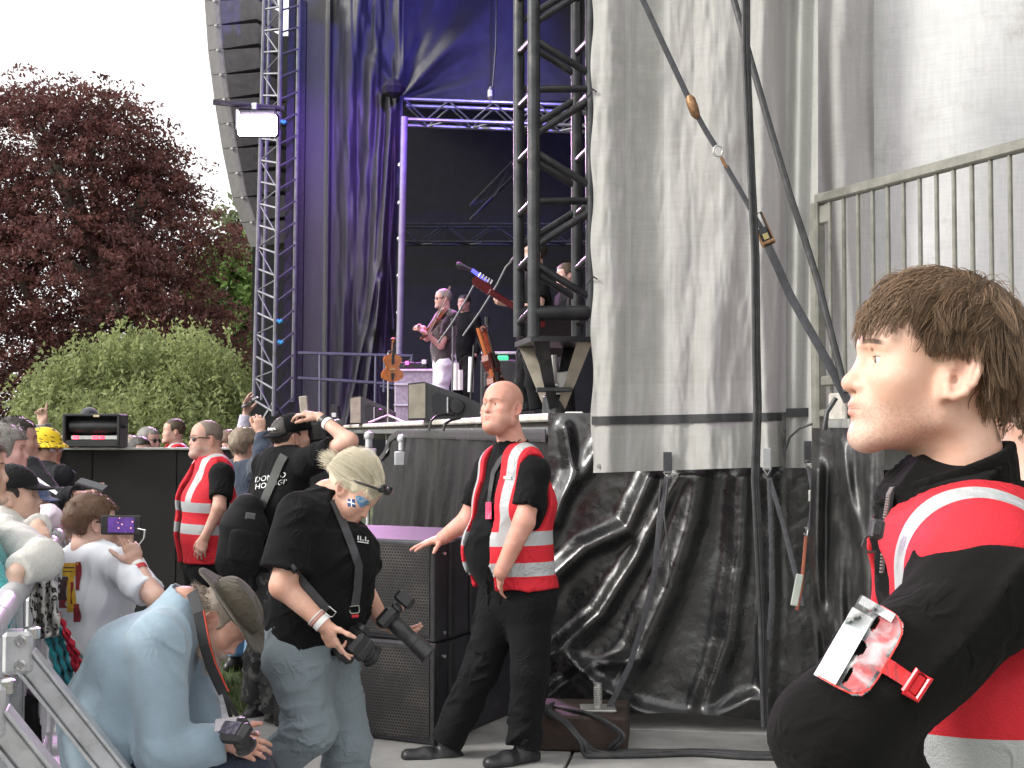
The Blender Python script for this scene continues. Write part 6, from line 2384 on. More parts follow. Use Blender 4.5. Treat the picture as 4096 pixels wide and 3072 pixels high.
def glasses(p, dark=True, y=0.092, frame=True):
  m_ = MB()
  for sx in (-1, 1):
    m_.tube([p.H.p((sx * 0.079, -0.012, 0.004)), p.H.p((sx * 0.072, 0.06, 0.006)), p.H.p((sx * 0.058, y - 0.006, 0.004))], 0.0028, 6)
  m_.tube([p.H.p((0.058, y - 0.006, 0.005)), p.H.p((0, y + 0.006, 0.006)), p.H.p((-0.058, y - 0.006, 0.005))], 0.0028, 6)
  o = m_.build('sunglasses' if dark else 'glasses', MT['black_plastic'], p.obj, True)
  for sx in (-1, 1):
    v_, f_, _ = sphere((sx * 0.033, y - 0.003, -0.003), (0.026, 0.006, 0.018), 12, 8)
    mesh_obj('lens', p.H.p(v_), f_, MT['glass_dark'] if dark else MT['clear'], o, True)
  return o

MT['clear'] = mat('clear_lens', (0.5, 0.5, 0.52), 0.05, 0, 0.02)

def cap_on(p, mt, back=False, bill=True, h=0.006, zoff=0.0):
  s = -1 if back else 1

  def f(q):
    x, y, z = q[:, 0], q[:, 1] * s, q[:, 2] - zoff
    dome = ell((0, -0.010, 0.036), (0.090, 0.110, 0.092))(np.stack([x, y, z], -1))
    dome = np.maximum(dome, 0.030 - z - 0.10 * (y < 0) * 0)
    if not bill:
      return dome
    yb = y - 0.075
    zb = 0.040 - 0.28 * yb.clip(0) - 3.0 * x * x
    bl = np.maximum(np.abs(z - zb) - 0.0045, np.hypot(x / 0.078, yb.clip(0) / 0.085) * 0.08 - 0.08)
    bl = np.maximum(bl, -yb - 0.02)
    return smin(dome, bl, 0.006)
  return p.local_sdf('cap', f, mt, h, box=0.22)

HB = {'brown': hair_mat('mid_brown_hair', (0.05, 0.032, 0.02), (0.15, 0.10, 0.065)), 'dark': hair_mat('dark_hair', (0.018, 0.014, 0.012), (0.07, 0.055, 0.045)),
   'grey': hair_mat('grey_hair', (0.13, 0.12, 0.11), (0.38, 0.35, 0.32)), 'auburn': hair_mat('auburn_hair', (0.07, 0.035, 0.02), (0.20, 0.11, 0.06)),
   'sandy': hair_mat('greying_sandy_hair', (0.16, 0.12, 0.085), (0.42, 0.35, 0.26)), 'stub': hair_mat('cropped_grey', (0.16, 0.12, 0.10), (0.3, 0.24, 0.2))}
dark_tr = cl('dark_trousers', (0.008, 0.008, 0.009), sheen=0.03)

# -- guard with sunglasses by the black wall
lg = npc('stout guard in sunglasses and red vest standing by the black wall', (205.5, 438.5), 8.0, (-0.86, -0.5), (0.60, 0.37, 0.30), k=0.95, fat=1.22,
         over={'el': (219, 508, 7.75), 'wl': (205, 537, 7.75), 'sl': (222, 475, 7.84), 'nb': (212, 460, 8.0)}, hp={'fat': 0.8, 'jaw': 1.1, 'neck': 0.068, 'nose': 1.1},
         hair=(HB['stub'], dict(thick=0.004, front=0.05, ftop=0.075, side_z=-0.03, fold=0.002)), skin_kw=dict(stubble=0.6, stub_col=(0.30, 0.26, 0.24), red=0.6), top='tee', top_m=MT['tee_black'],
         bottom=dark_tr, hands=[('l', unit(A3(-0.35, 0, -1)), A3(0.2, 0.9, 0), {'curl': (0.35,) * 4})])
vest_on(lg, ((0.16, 0.22), (0.29, 0.35)), ((0.085, 0.13, 0.30),), 0.008, hem=-0.02, open_w=0.03)
glasses(lg)

# -- photographer in a backwards cap
ph = npc('photographer in black T-shirt and backwards cap with raised arm and backpack', (291, 437), 6.95, (0.80, 0.58), (0.60, 0.38, 0.30), tilt=(0.12, 0.0),
         over={'nb': (283, 457, 6.93), 'sr': (309, 462, 6.78), 'sl': (266, 466, 7.06), 'er': (350, 441, 6.66), 'wr': (319, 417, 6.80), 'el': (286, 470, 7.4), 'wl': (306, 440, 7.3),
               'ch': (280, 500, 6.93), 'wa': (274, 545, 6.95), 'pe': (272, 584, 6.95), 'hl': (265, 592, 7.02), 'hr': (281, 592, 6.88), 'kl': (262, 650, 7.05), 'kr': (279, 655, 6.92), 'al': (258, 700, 7.1), 'ar': (277, 712, 6.95)},
         hair=(HB['dark'], dict(thick=0.004, fold=0.002)), top='tee', top_m=MT['tee_black'], fat=1.05,
         hands=[('r', unit(A3(-0.9, 0.2, 0.25)), unit(A3(-0.2, 0.3, -1)), {'curl': (0.45, 0.5, 0.55, 0.6), 'thumb': (0.9, 0.2)}), ('l', unit(A3(0.1, -0.5, 0.6)), A3(0, -0.5, 0.5), {'curl': (0.6,) * 4})], h=0.006, boots=False, sleeve=0.62)

def camo():
  m, nt, b, out = new_mat('dark_camouflage_cloth')
  n_ = noise_n(nt, 16, 3)
  c = mixc(nt, math_n(nt, 'GREATER_THAN', n_, 0.52), (0.018, 0.018, 0.018, 1), (0.075, 0.075, 0.07, 1))
  c = mixc(nt, math_n(nt, 'GREATER_THAN', noise_n(nt, 24, 3), 0.6), c, (0.03, 0.032, 0.028, 1))
  nt.links.new(c, b.inputs['Base Color'])
  b.inputs['Roughness'].default_value = 0.85
  return m

ph.trousers(camo(), 0.0095, 0.012, folds(0.022, 10, 5, (0.8, 0, 0.3), 0.4), r=(0.095, 0.07, 0.07, 0.07))
for a in 'lr':
  ph.shoe(a, (0.7, -0.4, 0) if a == 'r' else (0.5, 0.6, 0), MT['boot'])
pc = cap_on(ph, MT['tee_black'], back=True, h=0.005)
sq = MB()
for a_, b_ in (((-0.045, 0.052), (-0.02, 0.060)), ((-0.028, 0.048), (-0.008, 0.062)), ((-0.012, 0.050), (0.008, 0.060)), ((0.004, 0.048), (0.028, 0.062)), ((-0.04, 0.060), (0.03, 0.052)), ((0.012, 0.050), (0.034, 0.058))):
  q = lambda t: ph.H.p((t[0], -0.010 - 0.112 * math.sqrt(max(0.0, 1 - (t[0] / 0.090) ** 2 - ((t[1] - 0.036) / 0.092) ** 2)) - 0.001, t[1]))
  sq.tube([q(a_), q(b_)], 0.0028, 5)
sq.build('cap_lettering', mat('white_print', (0.75, 0.75, 0.75), 0.6), pc)
wt_ = mat('white_shirt_lettering', (0.72, 0.72, 0.72), 0.7)
shp = ph.shapes['t_shirt']

def bend_to(shp, d0, d1, off=0.006):
  def f(V):
    out = V.copy()
    ds = np.linspace(d0, d1, 160)
    for i, v in enumerate(V):
      dv = (v - CAM) / (v[1] - CAM[1])
      pts = (CAM + dv[None] * ds[:, None]).astype(F32)
      ins = np.flatnonzero(shp(pts) < 0)
      out[i] = CAM + dv * ((ds[ins[0]] if len(ins) else v[1]) - off)
    return out
  return f

for txt, px, py in (("DON'DO", 254.5, 482.5), ('HOTOGR', 254.5, 489.5)):
  text_mesh('lettering', txt, 0.040, P(px, py, 6.8), A3(0.95, 0.0, 0.16), A3(0, 0, 1), wt_, ph.obj, 0.0005, 0.15, bend_to(shp, 6.5, 7.3))
w, e = ph.J['wr'], ph.J['er']
dv = unit(w - e)
for t, r_, h_, mt_ in ((-0.075, 0.035, 0.022, MT['white_plastic']), (-0.045, 0.034, 0.024, MT['black_plastic'])):
  auto_smooth(MB().lathe(w + dv * t, dv, [(-h_ / 2, r_), (h_ / 2, r_), (h_ / 2, r_ - 0.003), (-h_ / 2, r_ - 0.003)], 18).build('wristband', mt_, ph.obj))

# -- person in navy shirt filming beyond the photographer
nv = npc('person in navy shirt and jeans filming with raised hands beyond the photographer', (246, 446), 8.6, (0.6, 0.8), (0.6, 0.38, 0.3), fat=1.08,
         over={'sr': (256, 472, 8.5), 'sl': (230, 474, 8.75), 'er': (263, 452, 8.3), 'wr': (261, 433, 8.35), 'el': (250, 462, 8.9), 'wl': (260, 436, 8.75)},
         hair=(HB['sandy'], dict(thick=0.016, front=0.055, ftop=0.06, side_z=-0.035, nape=-0.08, fold=0.012, freq=40)), top='long', top_m=cl('navy_shirt', (0.020, 0.032, 0.058)), bottom=cl('blue_jeans', (0.13, 0.24, 0.38)),
         hands=[('r', A3(-0.1, 0, 1), A3(-0.3, 0.9, 0), {'curl': (0.7,) * 4}), ('l', A3(0.1, 0, 1), A3(-0.3, -0.9, 0), {'curl': (0.7,) * 4})], foldamp=0.02)

# -- boy in the white T-shirt
def print_mat():
  m, nt, b, out = new_mat('white_cotton_with_back_print')
  b.inputs['Base Color'].default_value = (0.72, 0.75, 0.80, 1)
  b.inputs['Roughness'].default_value = 0.85
  bump_n(nt, b, noise_n(nt, 60, 4), 0.2, 0.004)
  return m

MT['white_tee'] = print_mat()
by_ = npc('boy in white T-shirt with yellow and maroon back print filming on a phone', (92.5, 522), 5.3, (0.80, 0.60), (0.62, 0.42, 0.35), k=0.93, tilt=(-0.05, 0),
     over={'nb': (87, 549, 5.28), 'sr': (122, 567, 5.16), 'sl': (66, 566, 5.42), 'er': (157, 600, 5.0), 'wr': (137, 565, 5.08), 'el': (100, 590, 5.6), 'wl': (124, 550, 5.4), 'ch': (96, 598, 5.3), 'wa': (97, 640, 5.3), 'pe': (92, 690, 5.3),
        'hl': (82, 700, 5.4), 'hr': (104, 700, 5.2), 'kl': (120, 715, 5.55), 'kr': (140, 718, 5.2), 'al': (70, 790, 5.5), 'ar': (85, 790, 5.2)},
     hair=(HB['auburn'], dict(thick=0.020, front=0.052, ftop=0.055, side_z=-0.022, nape=-0.085, fold=0.016, freq=34)), top='tee', top_m=MT['white_tee'], bottom=dark_tr, sleeve=0.78,
     hands=[('r', unit(A3(-0.30, 0.0, 0.95)), unit(A3(-0.6, 0.6, 0.1)), {'curl': (0.08, 0.75, 0.85, 0.9), 'thumb': (0.8, 0.2)}), ('l', unit(A3(0.1, -0.2, 0.9)), A3(0.3, -0.8, 0), {'curl': (0.6,) * 4})], h=0.0055, foldamp=0.016, boots=False)
glasses(by_, dark=False)
shp = by_.shapes['t_shirt']
ym, rm_, dm = mat('yellow_print', (0.62, 0.38, 0.03), 0.7, 0, 0.15, 30), mat('maroon_print', (0.25, 0.02, 0.03), 0.7, 0, 0.2, 30), mat('dark_print', (0.05, 0.015, 0.02), 0.7, 0, 0.3, 40)
for i_, (x0, x1, y0, y1, m__) in enumerate(((58, 77, 563, 576, ym), (67, 75, 576, 612, ym), (75.5, 80.5, 562, 590, rm_), (58, 67, 577, 600, dm), (59, 66, 600, 608, rm_), (73.5, 80, 604, 622, rm_), (60, 75, 567, 568.2, dm), (60, 73, 571, 572, dm), (70.5, 72.5, 582, 604, rm_))):
  surf_patch('back_print', shp, lambda u, v, a=x0, b=x1, c=y0, d=y1: (a + (b - a) * u + 1.2 * np.sin(v * 5 + a) * (u > 0.5), c + (d - c) * v), 5, 8, m__, by_.obj, 4.9, 5.7, 0.005 + 0.0015 * (i_ > 5))
w, e = by_.J['wr'], by_.J['er']
dv = unit(w - e)
for t, mt_ in ((-0.022, mat('red_wristband', (0.5, 0.03, 0.04), 0.5)), (-0.005, MT['white_plastic'])):
  auto_smooth(MB().lathe(w + dv * t, dv, [(-0.008, 0.031), (0.008, 0.031), (0.008, 0.028), (-0.008, 0.028)], 18).build('wristband', mt_, by_.obj))
surf_patch('blue_hem', shp, lambda u, v: (127 + 6 * u, 612 + 12 * v), 2, 2, cl('blue_cloth', (0.03, 0.08, 0.3)), by_.obj, 5, 5.5, -0.02) if False else None

# -- crowd along the barrier
GR = 'crowd along the barrier'
wf = npc('spectator in black peaked cap and cream fleece leaning on the barrier', (13, 495), 5.0, (0.95, 0.25), (0.62, 0.44, 0.36), k=0.95, tilt=(0.05, 0), hair=(HB['dark'], dict(thick=0.006)),
         over={'sr': (4, 537, 4.72), 'sl': (-8, 530, 5.2), 'er': (42, 560, 4.36), 'wr': (16, 572, 4.22), 'el': (30, 545, 5.1), 'wl': (38, 526, 4.9), 'nb': (3, 518, 5.0), 'ch': (-14, 570, 5.05), 'wa': (-22, 620, 5.1), 'pe': (-28, 665, 5.1)},
         top='long', top_m=cl('cream_fleece', (0.50, 0.49, 0.46), bump=0.6, weave=200, crease=0.3), bottom=dark_tr, fat=1.1, off=0.022, group=GR, boots=False, hands=[('l', unit(A3(0.3, -0.6, -0.3)), A3(0, 0, -1), {'curl': (0.5,) * 4}), ('r', unit(A3(-0.5, -0.2, -0.7)), A3(0.3, 0.8, 0), {'curl': (0.5,) * 4})], foldamp=0.009)
cap_on(wf, cl('black_cap', (0.009, 0.0095, 0.010), sheen=0.05))
gw = npc('grey haired spectator with pink lit face leaning on the barrier', (5, 450), 6.3, (0.95, 0.2), (0.6, 0.36, 0.33), hair=(HB['grey'], dict(thick=0.020, front=0.06, ftop=0.05, side_z=-0.06, nape=-0.10, fold=0.012, freq=36, temple=0.045)),
         top='long', top_m=cl('brown_jacket', (0.08, 0.04, 0.03)), bottom=dark_tr, group=GR, boots=False, over={'er': (30, 520, 6.2), 'wr': (46, 528, 6.1)})
hb = MB().tube([gw.H.p((0.085 * math.sin(a), -0.02 + 0.02 * math.cos(a), 0.03 + 0.09 * math.cos(a))) for a in np.linspace(-1.5, 1.5, 14)], 0.012, 8).build('headband', cl('brown_knit', (0.12, 0.03, 0.025)), gw.obj, True)
dm_ = npc('dark haired man behind the barrier stretching out a phone', (18, 440), 7.0, (0.9, 0.35), (0.5, 0.30, 0.26), hair=(HB['dark'], dict(thick=0.016, front=0.045, ftop=0.065, side_z=-0.05, fold=0.01, freq=40)),
     top='long', top_m=cl('black_jacket', (0.010, 0.010, 0.013), sheen=0.05), bottom=dark_tr, group=GR, boots=False, over={'sr': (30, 470, 6.85), 'er': (55, 500, 6.7), 'wr': (78, 496, 6.6), 'el': (40, 510, 7.1), 'wl': (50, 530, 6.9)},
     hands=[('r', unit(A3(0.9, 0.0, 0.1)), unit(A3(0.1, -0.5, 0.85)), {'curl': (0.5, 0.45, 0.4, 0.4), 'thumb': (1.0, 0.2)})], h=0.006)
surf_patch('white_sleeve_stripe', dm_.shapes['jacket'], strip([(37, 478, 1.0), (46, 486, 2.2), (57, 493.5, 1.6)]), 8, 3, cl('white_piping', (0.6, 0.6, 0.62)), dm_.obj, 6.3, 7.2, 0.01)
yh = npc('spectator in yellow bucket hat and black jacket at the far barrier end', (45, 449), 7.9, (0.75, -0.3), (0.42, 0.25, 0.2), tilt=(0.0, 0), hair=(HB['dark'], dict(thick=0.008, side_z=-0.06)), top='long', top_m=cl('black_jacket', (0.010, 0.010, 0.013), sheen=0.05), bottom=dark_tr, group=GR, boots=False,
         over={'sl': (62, 478, 7.6), 'sr': (38, 478, 8.0)})
glasses(yh, dark=False)

def hat_print():
  m, nt, b, out = new_mat('yellow_hat_with_black_dashes')
  at = nd(nt, 'ShaderNodeAttribute', attribute_name='hl')
  vo = nd(nt, 'ShaderNodeTexVoronoi')
  vo.inputs['Scale'].default_value = 34
  nt.links.new(at.outputs['Vector'], vo.inputs['Vector'])
  # short dashes inside cells: distance from the cell centre along one axis only
  sb = nd(nt, 'ShaderNodeVectorMath', operation='SUBTRACT')
  sc_ = nd(nt, 'ShaderNodeVectorMath', operation='SCALE')
  sc_.inputs['Scale'].default_value = 1.0
  nt.links.new(vo.outputs['Position'], sc_.inputs[0])
  nt.links.new(at.outputs['Vector'], sb.inputs[0])
  nt.links.new(sc_.outputs[0], sb.inputs[1])
  sx = nd(nt, 'ShaderNodeSeparateXYZ')
  nt.links.new(sb.outputs[0], sx.inputs[0])
  dz = math_n(nt, 'ABSOLUTE', math_n(nt, 'ADD', sx.outputs[2], math_n(nt, 'MULTIPLY', sx.outputs[1], 0.35)))
  dash = math_n(nt, 'MULTIPLY', math_n(nt, 'LESS_THAN', dz, 0.0026), math_n(nt, 'LESS_THAN', vo.outputs['Distance'], 0.42))
  c = mixc(nt, dash, (0.72, 0.50, 0.015, 1), (0.02, 0.02, 0.02, 1))
  nt.links.new(c, b.inputs['Base Color'])
  b.inputs['Roughness'].default_value = 0.8
  return m

def bucket(q):
  x, y, z = q[:, 0], q[:, 1], q[:, 2]
  dome = ell((0, -0.01, 0.050), (0.096, 0.114, 0.085))(q)
  dome = np.maximum(dome, 0.045 - z)
  r = np.hypot(x / 0.90, (y + 0.01) / 1.05)
  br = np.maximum(np.abs(z - (0.050 - 0.75 * (r - 0.095))) - 0.005, r - 0.150)
  br = np.maximum(br, 0.085 - r)
  return smin(dome, br, 0.01)

yh.local_sdf('bucket_hat', bucket, hat_print(), 0.007, box=0.24)
bk = npc('child in blue cap and pale pink sleeve resting on the barrier', (33, 503), 6.5, (0.9, -0.1), (0.64, 0.44, 0.36), k=0.85, group=GR, boots=False, hair=(HB['brown'], dict(thick=0.008)), top='long', top_m=cl('pale_pink_knit', (0.62, 0.52, 0.60)), bottom=dark_tr,
         over={'sr': (20, 530, 6.3), 'er': (48, 518, 6.1), 'wr': (32, 530, 5.95)})
cap_on(bk, cl('slate_blue_cap', (0.06, 0.08, 0.16)), h=0.007)
tl = npc('spectator in teal top at the near end of the barrier', (-26, 470), 4.4, (0.9, 0.3), (0.6, 0.4, 0.32), group=GR, boots=False, hair=(HB['brown'], dict(thick=0.015)), top='long', top_m=cl('teal_knit', (0.03, 0.25, 0.27)), bottom=dark_tr, over={'er': (-2, 600, 4.2), 'wr': (-14, 640, 4.1)}, fat=1.1, hands=[(a, unit(A3(0.3, 0, -0.9)), A3(0, 0.9, 0.2), {'curl': (0.4,) * 4}) for a in 'lr'])
st_ = npc('spectator in denim sleeve with pink cuff behind the child on the barrier', (2, 486), 7.3, (0.9, 0.1), (0.55, 0.35, 0.3), group=GR, boots=False, hair=(HB['brown'], dict(thick=0.02)), top='long', top_m=cl('denim_sleeve', (0.05, 0.09, 0.14)), bottom=dark_tr,
     over={'sr': (30, 498, 7.0), 'er': (54, 512, 6.85), 'wr': (66, 520, 6.7)}, hands=[('r', A3(0.4, -0.2, -0.7), A3(0, 0.5, -0.5), {'curl': (0.5,) * 4})])
auto_smooth(MB().lathe(P(66, 520, 6.7), unit(A3(1, 0, -0.4)), [(-0.02, 0.042), (0.02, 0.042), (0.02, 0.03), (-0.02, 0.03)], 16).build('pink_cuff', cl('pink_knit', (0.7, 0.12, 0.35)), st_.obj))

# -- people beyond the black wall
GB = 'people beyond the black wall'
rv = npc('short haired guard in red vest standing beyond the black wall', (173.5, 431), 12.6, (-0.9, -0.35), (0.62, 0.40, 0.33), group=GB, boots=False, hair=(HB['brown'], dict(thick=0.007, front=0.05, ftop=0.07, side_z=-0.02, fold=0.004)), top='long', top_m=MT['tee_black'], bottom=dark_tr, ground=-0.1)
vest_on(rv, ((0.16, 0.22), (0.30, 0.36)), ((0.08, 0.13, 0.36),), 0.011)
sg_ = npc('grey haired person in dark glasses beyond the black wall', (149, 440.5), 11.6, (0.8, -0.3), (0.58, 0.36, 0.32), group=GB, boots=False, hair=(HB['grey'], dict(thick=0.010, side_z=-0.04)), top='long', top_m=cl('grey_coat', (0.12, 0.12, 0.13)), bottom=dark_tr, ground=-0.1)
glasses(sg_)
cp_ = npc('person in dark cap behind the floodlight unit', (89, 420), 12.8, (0.1, -1), (0.5, 0.33, 0.28), group=GB, boots=False, top='long', top_m=cl('black_jacket', (0.010, 0.010, 0.013), sheen=0.05), bottom=dark_tr, ground=-0.1)
cap_on(cp_, cl('charcoal_cap', (0.035, 0.035, 0.045)), bill=False, h=0.009)
ra_ = npc('spectator with raised sleeve holding up a phone beyond the black wall', (231, 444), 10.6, (0.8, -0.4), (0.60, 0.40, 0.34), tilt=(0.5, 0), group=GB, boots=False, hair=(HB['auburn'], dict(thick=0.012)), top='long', top_m=cl('lilac_grey_top', (0.42, 0.40, 0.50)), bottom=dark_tr, ground=-0.1,
     over={'sr': (238, 462, 10.4), 'er': (242, 438, 10.3), 'wr': (246, 414, 10.3), 'sl': (224, 462, 10.8)}, hands=[('r', unit(A3(0.0, 0, 1)), unit(A3(0.9, -0.3, 0)), {'curl': (0.35, 0.3, 0.3, 0.35), 'thumb': (0.9, 0.1), 'sc': 1.1})], h=0.009)
pt = npc('spectator pointing a finger up behind the yellow hat', (58, 468), 9.6, (0.8, -0.2), (0.60, 0.42, 0.34), group=GB, boots=False, hair=(HB['brown'], dict(thick=0.012)), top='long', top_m=cl('grey_coat', (0.12, 0.12, 0.13)), bottom=dark_tr,
         over={'er': (46, 452, 9.4), 'wr': (42.5, 424, 9.4)}, hands=[('r', unit(A3(-0.05, 0, 1)), A3(0, -1, 0), {'curl': (0.02, 0.9, 0.95, 0.95), 'thumb': (0.4, 0.4)})], h=0.009)
for i_, (x_, y_, d_, hc, lab) in enumerate(((68, 449, 11.2, 'grey', 'low grey head beyond the black wall beside the floodlight unit'), (131, 450, 11.0, 'sandy', 'low fair head beyond the black wall between floodlight and glasses wearer'), (140, 452, 10.4, 'dark', 'low dark head just over the black wall edge'), (221, 450, 12, 'brown', 'small brown head beyond the wall between guard and raised arm'))):
  npc(lab, (x_, y_), d_, (0.6, -0.6), (0.58, 0.38, 0.31), group=GB, boots=False, hair=(HB[hc], dict(thick=0.014)), top='long', top_m=cl('grey_coat', (0.12, 0.12, 0.13)), bottom=dark_tr, ground=-0.15)

# -- second guard at the picture's edge
g2 = npc('guard in red vest half hidden behind the young guard', (1046, 415), 2.35, (0.55, 0.85), (0.60, 0.38, 0.31), hair=(HB['brown'], dict(thick=0.006, side_z=-0.04, nape=-0.07)), top='long', top_m=MT['fleece_black'], bottom=dark_tr, h=0.008, hp={'neck': 0.066})
g2.garment('collar', [(eseg(g2.J['nb'] - A3(0, 0, .03), g2.J['nb'] + A3(0, 0, .05), g2.cr, (0.09, 0.09), (0.08, 0.08), flat=True), 0.01)], 0.006, MT['fleece_black'])
vest_on(g2, ((0.16, 0.22), (0.42, 0.47)), ((0.08, 0.13, 0.30),), 0.006)

# -- musicians on the stage
fd = npc('fiddle player in sunglasses, dark shirt and white trousers on the stage', (443, 298.5), 16.0, (-0.93, -0.3), (0.60, 0.36, 0.32), tilt=(-0.05, 0), group='musicians', boots=False, hair=(HB['grey'], dict(thick=0.008, front=0.05, ftop=0.07, side_z=-0.02, fold=0.004)), top='tee', top_m=cl('dark_brown_shirt', (0.035, 0.025, 0.028)), bottom=cl('white_trousers', (0.62, 0.60, 0.68)),
         over={'sl': (452, 317, 15.85), 'sr': (440, 318, 16.15), 'el': (441, 346, 15.7), 'wl': (425, 333, 15.6), 'er': (427, 338, 15.9), 'wr': (424, 328, 15.7)}, ground=DECK, fat=1.08, skin_kw=dict(stubble=0.6, stub_col=(0.3, 0.28, 0.27)),
         hands=[('l', unit(A3(-0.7, 0.0, 0.5)), A3(0, -0.5, 0.6), {'curl': (0.6,) * 4}), ('r', unit(A3(-0.6, 0, 0.2)), A3(0, 0.5, -0.6), {'curl': (0.6,) * 4})], h=0.0105, hem=0.16)
glasses(fd)
gt = npc('guitarist in black behind the truss tower on the stage', (533, 254), 10.5, (-0.85, -0.4), (0.60, 0.40, 0.34), group='musicians', boots=False, hair=(HB['dark'], dict(thick=0.014, side_z=-0.06)), top='tee', top_m=MT['tee_black'], bottom=dark_tr, ground=DECK,
         over={'sl': (542, 278, 10.3), 'sr': (528, 278, 10.7), 'el': (538, 310, 10.1), 'wl': (519, 306, 10.1), 'er': (520, 308, 10.9), 'wr': (508, 303, 10.5)}, hands=[('r', unit(A3(-0.7, 0, 0.1)), A3(0.3, 0.5, 0.6), {'curl': (0.7,) * 4})], h=0.009)
dr_ = npc('seated musician in black seen through the truss tower', (566, 275), 13.0, (-0.9, -0.3), (0.62, 0.40, 0.36), group='musicians', boots=False, hair=(HB['brown'], dict(thick=0.012)), top='tee', top_m=MT['tee_black'], bottom=dark_tr, ground=DECK,
     over={'el': (572, 318, 12.8), 'wl': (560, 325, 12.6)}, hands=[('l', unit(A3(-0.7, 0, -0.1)), A3(0, 0.3, -0.9), {'curl': (0.7,) * 4})], h=0.0105)
bg_ = npc('shadowed musician in black behind the fiddle player', (464, 303), 18.6, (-0.5, -0.8), (0.45, 0.27, 0.25), group='musicians', boots=False, hair=(HB['dark'], dict(thick=0.012)), top='long', top_m=MT['tee_black'], bottom=dark_tr, ground=DECK, h=0.0115)

# ================================================================== BACKGROUND: trees, tents, wall
def leaf_mat(name, a, b_, tr=0.3):
  m, nt, b, out = new_mat(name)
  at = nd(nt, 'ShaderNodeAttribute', attribute_name='tint')
  c = mixc(nt, at.outputs['Fac'], c4(a), c4(b_))
  nt.links.new(c, b.inputs['Base Color'])
  b.inputs['Roughness'].default_value = 0.6
  b.inputs['Specular IOR Level'].default_value = 0.3
  t_ = nd(nt, 'ShaderNodeBsdfTranslucent')
  nt.links.new(c, t_.inputs['Color'])
  mx = nd(nt, 'ShaderNodeMixShader')
  mx.inputs[0].default_value = tr
  nt.links.new(b.outputs[0], mx.inputs[1])
  nt.links.new(t_.outputs[0], mx.inputs[2])
  nt.links.new(mx.outputs[0], out.inputs['Surface'])
  return m

MT['bark'] = mat('grey_brown_bark', (0.09, 0.075, 0.06), 0.9, 0, 0.3, 3, 0.6, 12)

def tree(label, base, blobs, nclump, nleaf, clump_r, leaf, lm, seed, droop=0.5, trunk_r=0.3, name='tree', shell=0.35, stretch=2.2, spread=0.26):
  """blobs: (centre, radii) ellipsoids of the crown; leaves in clumps mostly near the crown's skin"""
  rg = np.random.default_rng(seed)
  root = empty(name, base, label, 'tree')
  vol = np.array([r[0] * r[1] * r[2] for _, r in blobs]) ** (2 / 3)
  pick = rg.choice(len(blobs), nclump, p=vol / vol.sum())
  d = rg.normal(0, 1, (nclump, 3))
  d /= np.linalg.norm(d, axis=1)[:, None]
  rad = 1 - shell * rg.random(nclump) ** 1.5
  C = np.array([blobs[i][0] for i in pick]) + d * np.array([blobs[i][1] for i in pick]) * rad[:, None]
  # drop clumps buried deep inside other blobs
  deep = np.zeros(nclump, bool)
  for c, r in blobs:
    deep |= np.linalg.norm((C - c) / r, axis=1) < 0.55
  C = C[~deep]
  d = d[~deep]
  C = C + d * (rg.random(len(C)) ** 5)[:, None] * clump_r * 2.2
  n_ = len(C)
  axis = d * A3(1, 1, 0.35) + A3(0, 0, -droop)
  axis /= np.linalg.norm(axis, axis=1)[:, None]
  t = rg.random((n_, nleaf)) - 0.35
  pos = C[:, None] + axis[:, None] * (t[..., None] * clump_r * stretch * (0.5 + rg.random((n_, 1, 1)))) + rg.normal(0, clump_r * spread, (n_, nleaf, 3)) * A3(1, 1, 0.75)
  pos = pos.reshape(-1, 3)
  N = len(pos)
  a = rg.normal(0, 1, (N, 3)) + np.repeat(axis, nleaf, 0) * 0.8
  a /= np.linalg.norm(a, axis=1)[:, None]
  b_ = np.cross(a, rg.normal(0, 1, (N, 3)))
  b_ /= np.linalg.norm(b_, axis=1)[:, None]
  sz = leaf * (0.6 + 0.8 * rg.random(N))[:, None]
  V = np.stack([pos - a * sz, pos + b_ * sz * 0.45, pos + a * sz, pos - b_ * sz * 0.45], 1).reshape(-1, 3)
  Fq = np.arange(N * 4).reshape(N, 4)
  cl_t = np.repeat(rg.random(n_), nleaf)
  tint = np.repeat(np.clip(cl_t * 0.6 + rg.random(N) * 0.4, 0, 1), 4)
  mesh_obj('crown', V, Fq, lm, root, False, {'tint': tint})
  # trunk and limbs
  base = np.asarray(base, float)
  cm = np.mean([b0[0] for b0 in blobs], 0)
  m_ = MB()
  top = A3(cm[0], cm[1], cm[2])
  m_.tube([base, base * 0.6 + top * 0.4 + A3(0.1, 0, 0), top], [trunk_r, trunk_r * 0.75, trunk_r * 0.35], 10)
  for c, r in blobs:
    s0 = base + (top - base) * rg.uniform(0.35, 0.9)
    m_.tube([s0, (s0 + c) / 2 + A3(0, 0, 0.2 * r[2]), np.asarray(c) + A3(0, 0, r[2] * 0.4)], [trunk_r * 0.4, trunk_r * 0.25, trunk_r * 0.08], 7)
  m_.build('trunk', MT['bark'], root, True)
  return root

def gz(y):
  return float(-0.012 - 1.3 * smooth01(np.array((y - 12) / 45)) - 3.0 * smooth01(np.array((y - 90) / 500)))

def blob(px, py, d, rx, rz, ry=None):
  s_ = d / F_PX
  return (P(px, py, d), A3(rx * s_, (ry or rx) * s_, rz * s_))

